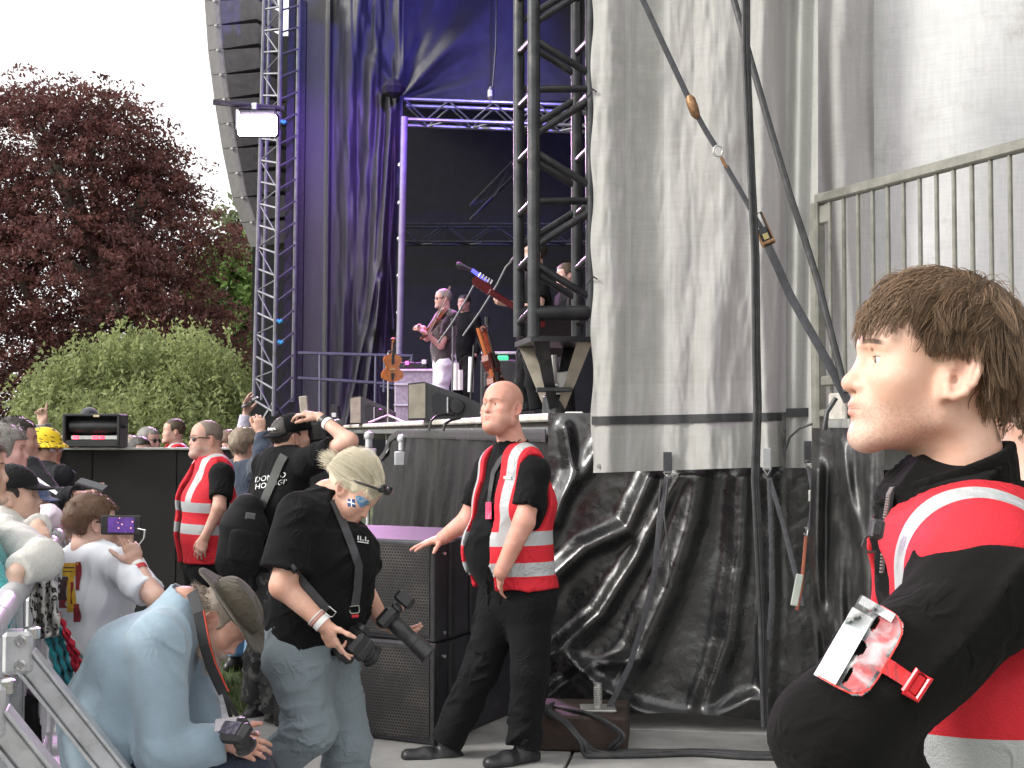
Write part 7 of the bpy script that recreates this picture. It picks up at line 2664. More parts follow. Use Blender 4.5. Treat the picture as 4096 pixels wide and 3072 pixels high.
beech = leaf_mat('copper_beech_leaves', (0.045, 0.019, 0.021), (0.20, 0.082, 0.072), 0.45)
D_ = 48
B_ = [blob(70, 190, D_, 95, 85), blob(30, 150, D_, 85, 62), blob(110, 160, D_, 58, 62), blob(140, 215, D_ - 1, 52, 55), blob(168, 250, D_ - 1, 40, 45), blob(60, 290, D_ - 2, 130, 85), blob(168, 300, D_ - 2, 38, 50), blob(214, 240, D_ - 2, 28, 18), blob(222, 350, D_ - 2, 24, 36),
   blob(-30, 220, D_, 80, 110), blob(20, 350, D_ - 3, 100, 80), blob(205, 345, D_ - 2, 36, 40), blob(120, 340, D_ - 3, 95, 70), blob(165, 165, D_, 26, 24), blob(90, 112, D_, 40, 26), blob(30, 108, D_, 34, 22), blob(182, 200, D_, 18, 20), blob(-10, 400, D_ - 3, 80, 50)]
tree('huge copper beech with dark purple leaves against the white sky', P(60, 470, D_) * A3(1, 1, 0) + A3(0, 0, gz(D_)), B_, 6200, 30, 0.42, 0.088, beech, 4, 0.35, 0.7, 'beech_tree', 0.5, 2.6, 0.3)
green = leaf_mat('grey_green_willow_leaves', (0.12, 0.155, 0.06), (0.42, 0.46, 0.20), 0.45)
D_ = 31
B_ = [blob(135, 392, D_, 78, 48), blob(80, 405, D_ - 1, 55, 45), blob(195, 395, D_ - 1, 52, 50), blob(150, 362, D_, 42, 22), blob(100, 374, D_, 30, 22), blob(200, 368, D_, 26, 16), blob(55, 420, D_ - 1, 32, 35), blob(230, 412, D_ - 1, 26, 36), blob(135, 430, D_ - 2, 100, 40)]
tree('rounded drooping green tree below the copper beech', P(135, 440, D_) * A3(1, 1, 0) + A3(0, 0, gz(D_)), B_, 3200, 30, 0.27, 0.06, green, 7, 1.5, 0.25, 'willow_tree', 0.5, 3.4, 0.22)
g2_ = leaf_mat('fresh_green_leaves', (0.07, 0.13, 0.035), (0.24, 0.36, 0.10), 0.35)
D_ = 56
B_ = [blob(228, 285, D_, 26, 40), blob(222, 330, D_, 22, 36), blob(245, 345, D_, 20, 40), blob(228, 268, D_, 14, 16), blob(240, 400, D_, 30, 50)]
tree('bright fresh green tree between the copper beech and the far tower', P(235, 440, D_) * A3(1, 1, 0) + A3(0, 0, gz(D_)), B_, 700, 30, 0.5, 0.17, g2_, 9, 0.4, 0.3, 'lime_tree')
g3_ = leaf_mat('hazy_dark_green_leaves', (0.08, 0.105, 0.055), (0.22, 0.26, 0.13), 0.3)
D_ = 72
B_ = [blob(250, 270, D_, 24, 45), blob(240, 225, D_, 12, 22), blob(275, 280, D_, 22, 50), blob(262, 340, D_, 34, 60), blob(300, 330, D_, 30, 70), blob(280, 400, D_, 40, 60)]
tree('tall hazy green tree behind the far tower base', P(268, 440, D_) * A3(1, 1, 0) + A3(0, 0, gz(D_)), B_, 800, 30, 0.6, 0.22, g3_, 10, 0.3, 0.3, 'poplar_tree')

# -- white tents far off
MT['tent'] = mat('white_tent_pvc', (0.80, 0.80, 0.78), 0.5, 0, 0.04, 3)
for lab, px, w_, d_ in (('white pagoda tent roof showing beside the floodlight unit', 118, 64, 80), ('white pagoda tent roof behind the red vest guard beyond the wall', 188, 72, 82)):
  c = P(px, 434.5, d_)
  hw = w_ / 2 * d_ / F_PX
  te = empty('marquee', A3(c[0], c[1], gz(d_)), lab, 'tent', 'white marquees on the far field')

  def roof(u, v, c=c, hw=hw):
    a = u * 2 * np.pi
    r = (1 - v) ** 1.0
    sq = 1 / np.maximum(np.abs(np.cos(a)), np.abs(np.sin(a)))
    zz = 1.05 * (v ** 1.7)
    return np.stack([c[0] + hw * r * np.cos(a) * sq, c[1] + hw * r * np.sin(a) * sq, c[2] + zz], -1)
  grid_sheet('roof', roof, 33, 10, MT['tent'], te)
  MB().box(A3(c[0], c[1], (c[2] + gz(d_)) / 2), (hw * 1.9, hw * 1.9, c[2] - gz(d_))).build('wall', mat('grey_tent_wall', (0.45, 0.48, 0.48), 0.7), te)
  for sx in (-1, 1):
    MB().cyl(A3(c[0] + sx * hw, c[1] - hw, gz(d_)), A3(c[0] + sx * hw, c[1] - hw, c[2] + 0.35), 0.09).build('pole', MT['tent'], te)
cnt = P(137, 440, 60)
ct = empty('cabin', A3(cnt[0], cnt[1], gz(60)), 'grey slatted cabin beyond the wall beside the floodlight unit', 'cabin')
MB().box(A3(cnt[0], cnt[1], (cnt[2] + 0.2 + gz(60)) / 2), (1.5, 1.5, cnt[2] + 0.2 - gz(60))).build('wall', MT['steel_grey'], ct)
for i in range(7):
  MB().box(A3(cnt[0], cnt[1] - 0.77, cnt[2] + 0.15 - 0.13 * i), (1.45, 0.04, 0.05)).build('slat', mat('pale_slat', (0.5, 0.52, 0.52), 0.6) if i == 0 else bpy.data.materials['pale_slat'], ct)
# thin fence line at the far right of the field
fn_ = MB().tube([P(205, 437, 40), P(262, 436, 40)], 0.04, 6).build('field_fence', MT['alu'])
tag(fn_, 'thin pale rail across the far field beside the tower base', 'fence')

# -- black wall closing the pit
wl_ = empty('black_wall', P(140, 580, 9.5) * A3(1, 1, 0), 'matt black board wall with pale top edge behind the guard in sunglasses', 'wall')
MT['board'] = mat('matt_black_board', (0.011, 0.0098, 0.0098), 0.85, 0, 0.25, 2, 0.15, 150)
x0, x1 = (10 - 512) / F_PX * 9.5, (262 - 512) / F_PX * 9.5
n_ = 3
for i in range(n_):
  a, b_ = x0 + (x1 - x0) * i / n_, x0 + (x1 - x0) * (i + 1) / n_
  MB().bbox(((a + b_) / 2, 9.5 + 0.003 * i, 0.71), (b_ - a - 0.004, 0.05, 1.44), 0.004).build('board', MT['board'], wl_)
MB().bbox(((x0 + x1) / 2, 9.49, 1.438), (x1 - x0, 0.075, 0.018), 0.004).build('top_edge', MT['steel_grey'], wl_)

# -- floodlight unit standing on the wall
fx = empty('floodlight_unit', P(95.5, 447, 9.45), 'black stage wash light with glowing red strip standing on the wall', 'stage light')
s_ = 9.4 / F_PX
for a, b_, n__ in (((-27, 0), (-27, -32), 'side_frame'), ((27, 0), (27, -32), 'side_frame')):
  MB().bbox((P(95.5 + a[0], 447 + a[1] - 16, 9.42)), (3.2 * s_, 0.2, 33 * s_), 0.006).build(n__, MT['black_plastic'], fx)
MB().bbox(P(95.5, 415.2, 9.42), (56 * s_, 0.2, 2.6 * s_), 0.005).build('top_bar', MT['black_plastic'], fx)
MB().bbox(P(95.5, 431, 9.5), (52 * s_, 0.05, 30 * s_), 0.004).build('back_shell', MT['black_matt'], fx)
auto_smooth(MB().lathe(P(95.5, 426.5, 9.40), (1, 0, 0), [(-0.185, 0.02), (-0.18, 0.045), (-0.05, 0.056), (0.05, 0.056), (0.18, 0.045), (0.185, 0.02)], 14).build('lamp_tube', MT['black_plastic'], fx))
MB().bbox(P(95.5, 437.5, 9.38), (48 * s_, 0.03, 4.4 * s_), 0.003).build('reflector', MT['chrome'], fx)
for px, w_, cc in ((75.5, 5, (1, 0.1, 0.15)), (95, 5.5, (1, 0.08, 0.12)), (102, 3.5, (0.8, 0.05, 0.1))):
  MB().bbox(P(px, 437.5, 9.355), (w_ * s_, 0.012, 3.8 * s_), 0.002).build('red_light', emit_mat('red_led', cc, 1.6), fx)
MB().bbox(P(95.5, 443.5, 9.40), (54 * s_, 0.16, 6.5 * s_), 0.006).build('base', MT['black_plastic'], fx)
MB().bbox(P(96.5, 416, 9.30), (6 * s_, 0.012, 2.2 * s_), 0.002).build('label_plate', mat('brass_label', (0.6, 0.5, 0.3), 0.4), fx)
for sx in (-1, 1):
  auto_smooth(MB().cyl(P(95.5 + sx * 27, 426, 9.4), P(95.5 + sx * 31, 426, 9.4), 0.018, n=10).build('tilt_knob', MT['black_plastic'], fx))

# ================================================================== BARRIER
BAR_DIR = unit(A3(-0.29, 1, 0))
BAR_N = A3(BAR_DIR[1], -BAR_DIR[0], 0)

def bar_pt(d, z=0.0):
  return A3(-1.58 - 0.29 * (d - 4.05), d, z)

ORD = ['nearest', 'second nearest', 'third', 'fourth', 'fifth', 'farthest']
for i, d in enumerate((3.2, 4.05, 4.9, 5.75, 6.6, 7.45)):
  a, b_ = bar_pt(d - 0.415), bar_pt(d + 0.415)
  rt = empty('barrier_section', bar_pt(d), '%s aluminium crowd barrier section along the front row' % ORD[i], 'barrier', 'aluminium crowd barrier sections')
  ax = (BAR_DIR, BAR_N, A3(0, 0, 1))
  L_ = np.linalg.norm(b_ - a)
  for q in (a, b_):
    MB().bbox(q + A3(0, 0, 0.52), (0.06, 0.06, 1.0), 0.008, ax).build('post', MT['alu'], rt)
  m_ = MB().tube([a + A3(0, 0, 1.04) + BAR_N * 0.02, b_ + A3(0, 0, 1.04) + BAR_N * 0.02], 0.042, 12)
  auto_smooth(m_.build('top_rail', MT['alu'], rt))
  MB().bbox((a + b_) / 2 + A3(0, 0, 0.12), (L_, 0.04, 0.08), 0.008, ax).build('bottom_rail', MT['alu'], rt)
  MB().bbox((a + b_) / 2 + A3(0, 0, 0.74), (L_, 0.045, 0.07), 0.008, ax).build('middle_rail', MT['alu'], rt)
  for k in range(1, 10):
    q = a + (b_ - a) * k / 10
    MB().bbox(q + A3(0, 0, 0.56), (0.035, 0.02, 0.88), 0.004, ax).build('bar', MT['alu'], rt)
  # diagonal brace into the pit with bracket, bolts and tread plate
  for q in ((a + b_) / 2,):
    br0 = q + A3(0, 0, 0.87) + BAR_N * 0.06
    br1 = q + BAR_N * 0.66 + A3(0, 0, 0.06)
    bd = unit(br1 - br0)
    side = BAR_DIR
    nn = np.cross(bd, side)
    Lb = np.linalg.norm(br1 - br0)
    bo = MB().bbox((br0 + br1) / 2, (0.07, 0.055, Lb), 0.006, (side, nn, bd)).build('brace', MT['alu'], rt)
    for off in (-0.045, 0.045):
      MB().bbox((br0 + br1) / 2 + side * off * 0.0 + nn * off * 0.75, (0.095, 0.010, Lb - 0.02), 0.003, (side, nn, bd)).build('brace_flange', MT['alu'], bo)
    bk_ = MB().bbox(br0 + A3(0, 0, 0.01) - BAR_N * 0.01, (0.10, 0.09, 0.13), 0.012, ax).build('bracket', MT['alu'], rt)
    for zz in (-0.035, 0.04):
      auto_smooth(MB().lathe(br0 + A3(0, 0, 0.01 + zz) - side * 0.05, -side, [(0, 0.019), (0.012, 0.019), (0.013, 0.012), (0.006, 0.010), (0.006, 0.004)], 12).build('bolt', MT['chrome'], bk_))
    auto_smooth(MB().lathe(br0 + A3(0.03, 0, 0.05), A3(0, 0, 1), [(0, 0.026), (0.03, 0.026), (0.035, 0.018)], 12).build('collar', MT['chrome'], bk_))
  MB().bbox(bar_pt(d) + BAR_N * 0.45 + A3(0, 0, 0.035), (L_, 0.9, 0.012), 0.003, ax).build('tread_plate', MT['alu'], rt)

# -- clothes hung over the barrier
def spot_mat():
  m, nt, b, out = new_mat('leopard_print_scarf')
  tc = nd(nt, 'ShaderNodeTexCoord').outputs['Object']
  vo = nd(nt, 'ShaderNodeTexVoronoi')
  vo.inputs['Scale'].default_value = 42
  nt.links.new(tc, vo.inputs['Vector'])
  r = vo.outputs['Distance']
  k = math_n(nt, 'MULTIPLY', math_n(nt, 'GREATER_THAN', r, 0.22), math_n(nt, 'LESS_THAN', r, 0.50))
  k = math_n(nt, 'MULTIPLY', k, sstep(nt, noise_n(nt, 70, 2, tc), 0.38, 0.5))
  c = mixc(nt, k, (0.55, 0.53, 0.50, 1), (0.015, 0.015, 0.015, 1))
  c = mixc(nt, math_n(nt, 'LESS_THAN', r, 0.22), c, (0.25, 0.23, 0.2, 1))
  nt.links.new(c, b.inputs['Base Color'])
  b.inputs['Roughness'].default_value = 0.9
  return m

def hung(name, label, corners, mt, n1=30, n2=40, amp=0.03, fr=14, d=5.55, grp=None, seed=0):
  """cloth hanging between four photo corners (tl, tr, br, bl) at distance d"""
  tl, tr, br, bl = [np.array(c, float) for c in corners]

  def f(u, v):
    q = (tl[None] * (1 - u)[:, None] + tr[None] * u[:, None]) * (1 - v)[:, None] + (bl[None] * (1 - u)[:, None] + br[None] * u[:, None]) * v[:, None]
    dd = d - amp * np.sin(u * fr + 1.5 * np.sin(v * 3 + seed)) * (0.4 + v) - 0.05 * (fbm(np.stack([u * 4, v * 3, 0 * u + seed], -1), seed, 2) - 0.5)
    return np.array([P(a[0] + 1.5 * math.sin(b_ * 9 + a[0]), a[1], c) for a, b_, c in zip(q, v, dd)])
  o = grid_sheet(name, f, n1, n2, mt, thick=0.008)
  return tag(o, label, 'scarf', grp)

hung('scarf', 'black and white leopard print scarf hung over the barrier', [(29, 572), (53, 570), (60, 636), (34, 640)], spot_mat(), d=4.62, amp=0.03)
hung('scarf', 'turquoise shawl hanging below the leopard print scarf', [(42, 622), (59, 618), (76, 690), (62, 700)], cl('turquoise_cloth', (0.02, 0.26, 0.32)), 20, 30, d=4.68, seed=2)

def dots():
  m, nt, b, out = new_mat('red_cloth_with_yellow_dots')
  vo = nd(nt, 'ShaderNodeTexVoronoi')
  vo.inputs['Scale'].default_value = 16
  vo.inputs['Randomness'].default_value = 0.8
  tc = nd(nt, 'ShaderNodeTexCoord').outputs['Object']
  nt.links.new(tc, vo.inputs['Vector'])
  c = mixc(nt, math_n(nt, 'LESS_THAN', vo.outputs['Distance'], 0.22), (0.45, 0.015, 0.04, 1), (0.65, 0.45, 0.2, 1))
  nt.links.new(c, b.inputs['Base Color'])
  b.inputs['Roughness'].default_value = 0.85
  return m

hung('scarf', 'red scarf with yellow dots hanging beside the turquoise shawl', [(58, 612), (64, 622), (84, 668), (76, 678)], dots(), 12, 30, d=4.66, amp=0.015, seed=3)
hung('scarf', 'pink edged scarf trailing behind the barrier brace', [(22, 640), (30, 645), (60, 708), (56, 712)], cl('pink_trim_cloth', (0.55, 0.06, 0.20)), 10, 30, d=4.72, amp=0.015, seed=4)

# ================================================================== SUBWOOFERS
def grill_mat():
  m, nt, b, out = new_mat('perforated_steel_grill')
  at = nd(nt, 'ShaderNodeAttribute', attribute_name='uvw')
  sx = nd(nt, 'ShaderNodeSeparateXYZ')
  nt.links.new(at.outputs['Vector'], sx.inputs[0])
  S_ = 62.0
  u = math_n(nt, 'MULTIPLY', sx.outputs[0], S_)
  v = math_n(nt, 'MULTIPLY', sx.outputs[1], S_ * 1.1)
  row = math_n(nt, 'FLOOR', v)
  u2 = math_n(nt, 'ADD', u, math_n(nt, 'MULTIPLY', math_n(nt, 'MODULO', row, 2.0), 0.5))
  fu = math_n(nt, 'SUBTRACT', math_n(nt, 'FRACT', u2), 0.5)
  fv = math_n(nt, 'SUBTRACT', math_n(nt, 'FRACT', v), 0.5)
  r = math_n(nt, 'SQRT', math_n(nt, 'ADD', math_n(nt, 'POWER', fu, 2), math_n(nt, 'POWER', fv, 2)))
  hole = math_n(nt, 'LESS_THAN', r, 0.36)
  tc = nd(nt, 'ShaderNodeTexCoord').outputs['Object']
  dirt = sstep(nt, noise_n(nt, 4, 6, tc, 0.65), 0.45, 0.7)
  base = mixc(nt, dirt, (0.030, 0.028, 0.028, 1), (0.075, 0.068, 0.062, 1))
  c = mixc(nt, hole, base, (0.004, 0.004, 0.004, 1))
  nt.links.new(c, b.inputs['Base Color'])
  b.inputs['Roughness'].default_value = 0.5
  b.inputs['Metallic'].default_value = 0.2
  bump_n(nt, b, math_n(nt, 'SUBTRACT', 1.0, hole), 0.6, 0.003)
  return m

MT['grill'] = grill_mat()
SW = unit(A3(-0.885, 0.44, 0))
SD = A3(-SW[1], SW[0], 0)
SD = SD if SD[1] > 0 else -SD
c0 = P(437, 541, 6.38)
c0[2] = 0
sub_w, sub_d, sub_h = 0.98, 0.82, 0.495
for i, (z0, lab) in enumerate(((0.032, 'lower black subwoofer with perforated grill, standing on the pit floor'), (0.032 + sub_h + 0.004, 'upper black subwoofer with violet lit top under the guard\'s hand'))):
  cc = c0 + SW * sub_w / 2 + SD * sub_d / 2
  su = empty('subwoofer', A3(cc[0], cc[1], z0), lab, 'loudspeaker', 'stacked subwoofers')
  zc = z0 + sub_h / 2
  MB().bbox(A3(cc[0], cc[1], zc), (sub_w, sub_d, sub_h), 0.012, (SW, SD, A3(0, 0, 1))).build('cabinet', mat('worn_black_cabinet', (0.032, 0.031, 0.038), 0.55, 0, 0.2, 5, 0.4, 160, dirt=((0.10, 0.095, 0.10), 6, 0.4)) if i == 0 else bpy.data.materials['worn_black_cabinet'], su)
  p0 = c0 + SW * 0.035 - SD * 0.012
  mg = grid_sheet('grill', lambda u, v: np.stack([p0[0] + SW[0] * u * (sub_w - 0.05), p0[1] + SW[1] * u * (sub_w - 0.05), z0 + 0.03 + v * (sub_h - 0.05)], -1) - np.outer(0.006 * np.sin(np.pi * u), SD), 30, 8, MT['grill'], su)
  at = mg.data.attributes['uvw']
  arr_ = np.zeros((len(mg.data.vertices), 3), np.float32)
  uu, vv = np.meshgrid(np.linspace(0, 1, 30), np.linspace(0, 1, 8))
  arr_[:, 0], arr_[:, 1] = uu.ravel() * (sub_w - 0.05), vv.ravel() * (sub_h - 0.05)
  at.data.foreach_set('vector', arr_.ravel())
  MB().bbox(c0 + SW * 0.014 - SD * 0.006 + A3(0, 0, zc), (0.03, 0.03, sub_h - 0.01), 0.006, (SW, SD, A3(0, 0, 1))).build('corner_rail', MT['black_plastic'], su)
  for zz in (z0 + 0.05, z0 + sub_h - 0.06):
    auto_smooth(MB().cyl(c0 - SW * 0.012 + SD * 0.03 + A3(0, 0, zz), c0 - SW * 0.035 + SD * 0.02 + A3(0, 0, zz), 0.008, n=8).build('locking_pin', MT['chrome'], su))
  for t in (0.16, 0.42):
    MB().bbox(c0 + SD * (sub_d * t) - SW * 0.008 + A3(0, 0, zc), (0.02, 0.05, sub_h - 0.02), 0.006, (SW, SD, A3(0, 0, 1))).build('side_rail', MT['black_matt'], su)

# ================================================================== JACK, BLOCK, CABLES, STRAPS
blk = MB().bbox(P(583, 737, 6.38) * A3(1, 1, 0) + A3(0, 0.1, 0.115), (0.46, 0.42, 0.17), 0.012, (unit(A3(1, -0.12, 0)), unit(A3(0.12, 1, 0)), A3(0, 0, 1))).build('timber_block', mat('dark_stained_timber', (0.032, 0.018, 0.013), 0.75, 0, 0.35, 7, 0.4, 30))
tag(blk, 'dark stained timber block under the steel screw jack', 'timber block')
jk = empty('screw_jack', P(598, 716, 6.5), 'galvanised screw jack foot standing on the dark timber block', 'jack')
zt = 0.2
jx = P(598, 716, 6.42)
MB().bbox(A3(jx[0], 6.42, zt + 0.008), (0.17, 0.15, 0.012), 0.003).build('foot_plate', MT['steel_grey'], jk)
m_ = MB().cyl(A3(jx[0], 6.42, zt + 0.01), A3(jx[0], 6.42, zt + 0.13), 0.019, n=14)
for k in range(8):
  m_.lathe(A3(jx[0], 6.42, zt + 0.03 + 0.011 * k), (0, 0, 1), [(0, 0.019), (0.003, 0.023), (0.006, 0.019)], 12)
auto_smooth(m_.build('screw', MT['steel_grey'], jk))
rg = np.random.default_rng(3)
for k in range(7):
  o1, o2, o3 = rg.normal(0, 0.012, 3), rg.normal(0, 0.014, 3), rg.normal(0, 0.02, 3)
  z_ = FLOOR + 0.012
  if k < 5:
    pts = [P(553, 703, 6.55), P(545 + k, 711, 6.3), P(560 + k * 2, 722, 6.22), P(577 + k * 2, 741, 6.17)]
  else:
    pts = [P(552, 706, 6.5), P(568 + 4 * k, 715, 6.28), P(600 + 4 * k, 735, 6.18)]
  gp = [(600 + (k - 3) * 4, 6.16 + 0.012 * k), (640, 6.17 + 0.012 * k), (690, 6.20 + 0.012 * ((k * 3) % 7)), (740, 6.14 + 0.012 * ((k * 5) % 7)), (800, 6.10 + 0.012 * k), (880, 5.9 + 0.02 * k)]
  pts += [A3((x - 512) / F_PX * d, d, z_ + 0.008 * (k % 2)) for x, d in gp]
  # Catmull-Rom smoothing
  pts = [np.asarray(q) + (o1 * 0.5 if 0 < i < 4 else 0) for i, q in enumerate(pts)]
  sm = []
  for i in range(len(pts) - 1):
    p0_, p1_, p2_, p3_ = pts[max(i - 1, 0)], pts[i], pts[i + 1], pts[min(i + 2, len(pts) - 1)]
    for t in np.linspace(0, 1, 6, endpoint=False):
      sm.append(0.5 * ((2 * p1_) + (-p0_ + p2_) * t + (2 * p0_ - 5 * p1_ + 4 * p2_ - p3_) * t * t + (-p0_ + 3 * p1_ - 3 * p2_ + p3_) * t ** 3))
  sm = [np.array([q[0], q[1], max(q[2], z_)]) for q in sm]
  o = auto_smooth(MB().tube(sm, 0.0105, 8).build('floor_cable', MT['rubber']))
  tag(o, 'black cable in the bundle running over the timber block and along the floor', 'cable', 'floor cable bundle')

def tubes(name, label, cat, pts, d, r, mt, flat=None, grp=None, n=8):
  q = [P(x, y, d if np.isscalar(d) else d[i]) for i, (x, y) in enumerate(pts)]
  o = MB().tube(q, r, n, flat=flat, fx=A3(1, 0, 0)).build(name, mt)
  auto_smooth(o)
  return tag(o, label, cat, grp)

RD = lambda n_, a=6.25, b_=6.02: list(np.linspace(a, b_, n_))
s1 = empty('ratchet_strap', P(846, 400, 6.0), 'grey ratchet strap slanting down across the white sheet', 'strap')

def part_tube(name, pts, d0, d1, r, mt, par, flat=None):
  q = [P(x, y, d) for (x, y), d in zip(pts, np.linspace(d0, d1, len(pts)))]
  return auto_smooth(MB().tube(q, r, 8, flat=flat, fx=A3(1, 0, 0)).build(name, mt, par))

WEB = MT['webbing']
part_tube('upper_webbing', [(615, -60), (643, 0), (665, 48), (688, 97)], 6.32, 6.25, 1.0, WEB, s1, (0.014, 0.004))
auto_smooth(MB().lathe(P(693, 107, 6.24), P(697, 118, 6.24) - P(690, 98, 6.24), [(-0.06, 0.012), (-0.04, 0.024), (0.0, 0.026), (0.04, 0.022), (0.06, 0.01)], 12).build('shackle', MT['rust'], s1))
part_tube('upper_webbing', [(697, 115), (707, 133), (716, 147)], 6.24, 6.22, 1.0, WEB, s1, (0.013, 0.004))
rc_ = P(718, 151, 6.2)
MB().tube([rc_ + A3(0.022 * math.cos(a), 0, 0.026 * math.sin(a)) for a in np.linspace(0, 2 * math.pi, 16)], 0.005, 6).build('ring', MT['steel_grey'], s1)
part_tube('hook', [(721, 157), (724, 163), (727, 168)], 6.2, 6.2, 0.008, MT['rust'], s1)
part_tube('middle_webbing', [(726, 166), (740, 190), (755, 217), (763, 231)], 6.2, 6.14, 1.0, WEB, s1, (0.012, 0.004))
rb_ = P(765, 237, 6.12)
ax = unit(P(790, 295, 6.1) - P(755, 217, 6.1))
sx_ = unit(np.cross(ax, A3(0, 1, 0)))
rat = MB().bbox(rb_, (0.055, 0.03, 0.09), 0.008, (sx_, A3(0, 1, 0), ax)).build('ratchet', MT['steel_black'], s1)
for k in (-1, 1):
  MB().bbox(rb_ + sx_ * 0.028 * k - ax * 0.03 + A3(0, -0.01, 0), (0.006, 0.035, 0.15), 0.002, (sx_, A3(0, 1, 0), ax)).build('side_plate', MT['rust'], rat)
MB().cyl(rb_ - sx_ * 0.03 + ax * 0.03 + A3(0, -0.02, 0), rb_ + sx_ * 0.03 + ax * 0.03 + A3(0, -0.02, 0), 0.010).build('spool', MT['rust'], rat)
MB().tube([rb_ + sx_ * 0.024 * a - ax * b_ + A3(0, -0.02, 0) for a, b_ in ((-1, 0.03), (-1, 0.115), (1, 0.115), (1, 0.03))], 0.006, 6).build('handle', MT['steel_black'], rat)
MB().bbox(rb_ + A3(0, -0.022, 0), (0.028, 0.006, 0.03), 0.002, (sx_, A3(0, 1, 0), ax)).build('label_plate', mat('brass_plate', (0.4, 0.33, 0.15), 0.4, 0.5), rat)
part_tube('lower_webbing', [(768, 246), (779, 270), (790, 295), (800, 313), (812, 334), (830, 366), (848, 402)], 6.1, 5.98, 1.0, WEB, s1, (0.020, 0.004))
tubes('guy_rope', 'dark guy rope slanting down beside the ratchet strap', 'rope', [(718, -60), (734, 0), (751, 61), (770, 127), (790, 195), (805, 240), (818, 282), (832, 337), (846, 392)], RD(9, 6.3, 5.95), 0.016, MT['rubber'])
pth = [(744, -60), (747, 0), (747.5, 50), (749, 102), (751, 179), (754, 256), (755, 346), (757.5, 410), (756.5, 478), (760, 544), (763, 622), (763.5, 690), (764, 727)]
rg = np.random.default_rng(9)
for k in range(4):
  off = [(-3.2, -1.2, 1.2, 3.0)[k] * (0.75 + 0.5 * math.sin(i * 0.9 + k)) for i in range(len(pth))]
  tubes('hanging_cable', 'black cable in the bundle hanging down over the white sheet', 'cable', [(x + o_, y) for (x, y), o_ in zip(pth, off)], [6.02 + 0.01 * k] * len(pth), 0.0095, MT['rubber'], grp='hanging cable bundle')
tubes('cable_tie_wrap', 'grey tape wrap binding the hanging cable bundle low down', 'tape', [(756, 586), (766, 586)], 5.99, 1.0, MT['webbing'], (0.004, 0.018)) if False else None
tubes('tie_strap', 'grey webbing strap from the sheet hem down to the jack', 'strap', [(667.5, 477), (664, 500), (659, 530), (655, 570), (645, 615), (630, 665), (606, 714)], RD(7, 6.62, 6.42), 1.0, WEB, (0.014, 0.003))
tubes('loose_line', 'thin black cord hanging loose beside the hem strap', 'cord', [(668, 479), (664, 515), (668, 545), (672, 588)], RD(4, 6.6, 6.5), 0.005, MT['rubber'])
tubes('loose_line', 'thin dark cord slanting past the glossy tarpaulin folds', 'cord', [(661, 480), (656, 540), (650, 600), (628, 670), (602, 716)], RD(5, 6.6, 6.45), 0.005, MT['rubber'])
tubes('tie_strap', 'dark strap slanting from the sheet corner towards the landing tarpaulin', 'strap', [(769, 478), (776, 500), (786, 535), (797, 580), (802, 606)], RD(5, 6.5, 6.2), 1.0, WEB, (0.012, 0.003))
tubes('tie_strap', 'dark strap hanging straight beside the cable bundle', 'strap', [(769, 480), (771, 540), (771.5, 600), (768, 640)], RD(4, 6.4, 6.25), 1.0, WEB, (0.010, 0.003))
s3 = empty('landing_strap', P(808, 560, 6.2), 'strap with small buckle and orange webbing beside the landing tarpaulin', 'strap')
part_tube('webbing', [(808, 466), (812, 488), (813, 500)], 6.5, 6.35, 1.0, WEB, s3, (0.010, 0.003))
MB().bbox(P(812, 496, 6.3), (0.035, 0.02, 0.06), 0.006).build('buckle', MT['steel_grey'], s3)
part_tube('webbing', [(812, 500), (811, 520), (807, 532)], 6.3, 6.2, 1.0, WEB, s3, (0.010, 0.003))
MB().tube([P(805, 527, 6.15), P(808, 530, 6.15), P(807, 536, 6.15), P(804, 533, 6.15)], 0.006, 6).build('hook', MT['chrome'], s3)
part_tube('orange_webbing', [(806, 536), (804, 560), (801, 590), (797, 610)], 6.18, 6.12, 1.0, mat('faded_orange_webbing', (0.28, 0.09, 0.05), 0.8), s3, (0.008, 0.003))
tg = MB().bbox(P(797, 590, 6.1), (0.035, 0.008, 0.15), 0.012, (unit(A3(1, 0, -0.2)), A3(0, 1, 0), unit(A3(0.2, 0, 1)))).build('strap_tag', mat('pale_green_tag', (0.5, 0.54, 0.48), 0.5), s3)
tubes('loose_cable', 'thin cable looping from the railing post to the sheet hem', 'cable', [(812, 424), (800, 428), (790, 437), (785, 450)], [6.3, 6.35, 6.4, 6.45], 0.006, MT['rubber'])
tubes('loose_cable', 'dark cable dropping behind the railing post foot', 'cable', [(836, 398), (827, 412), (824, 430)], [6.05, 6.05, 6.05], 0.012, MT['rubber'])

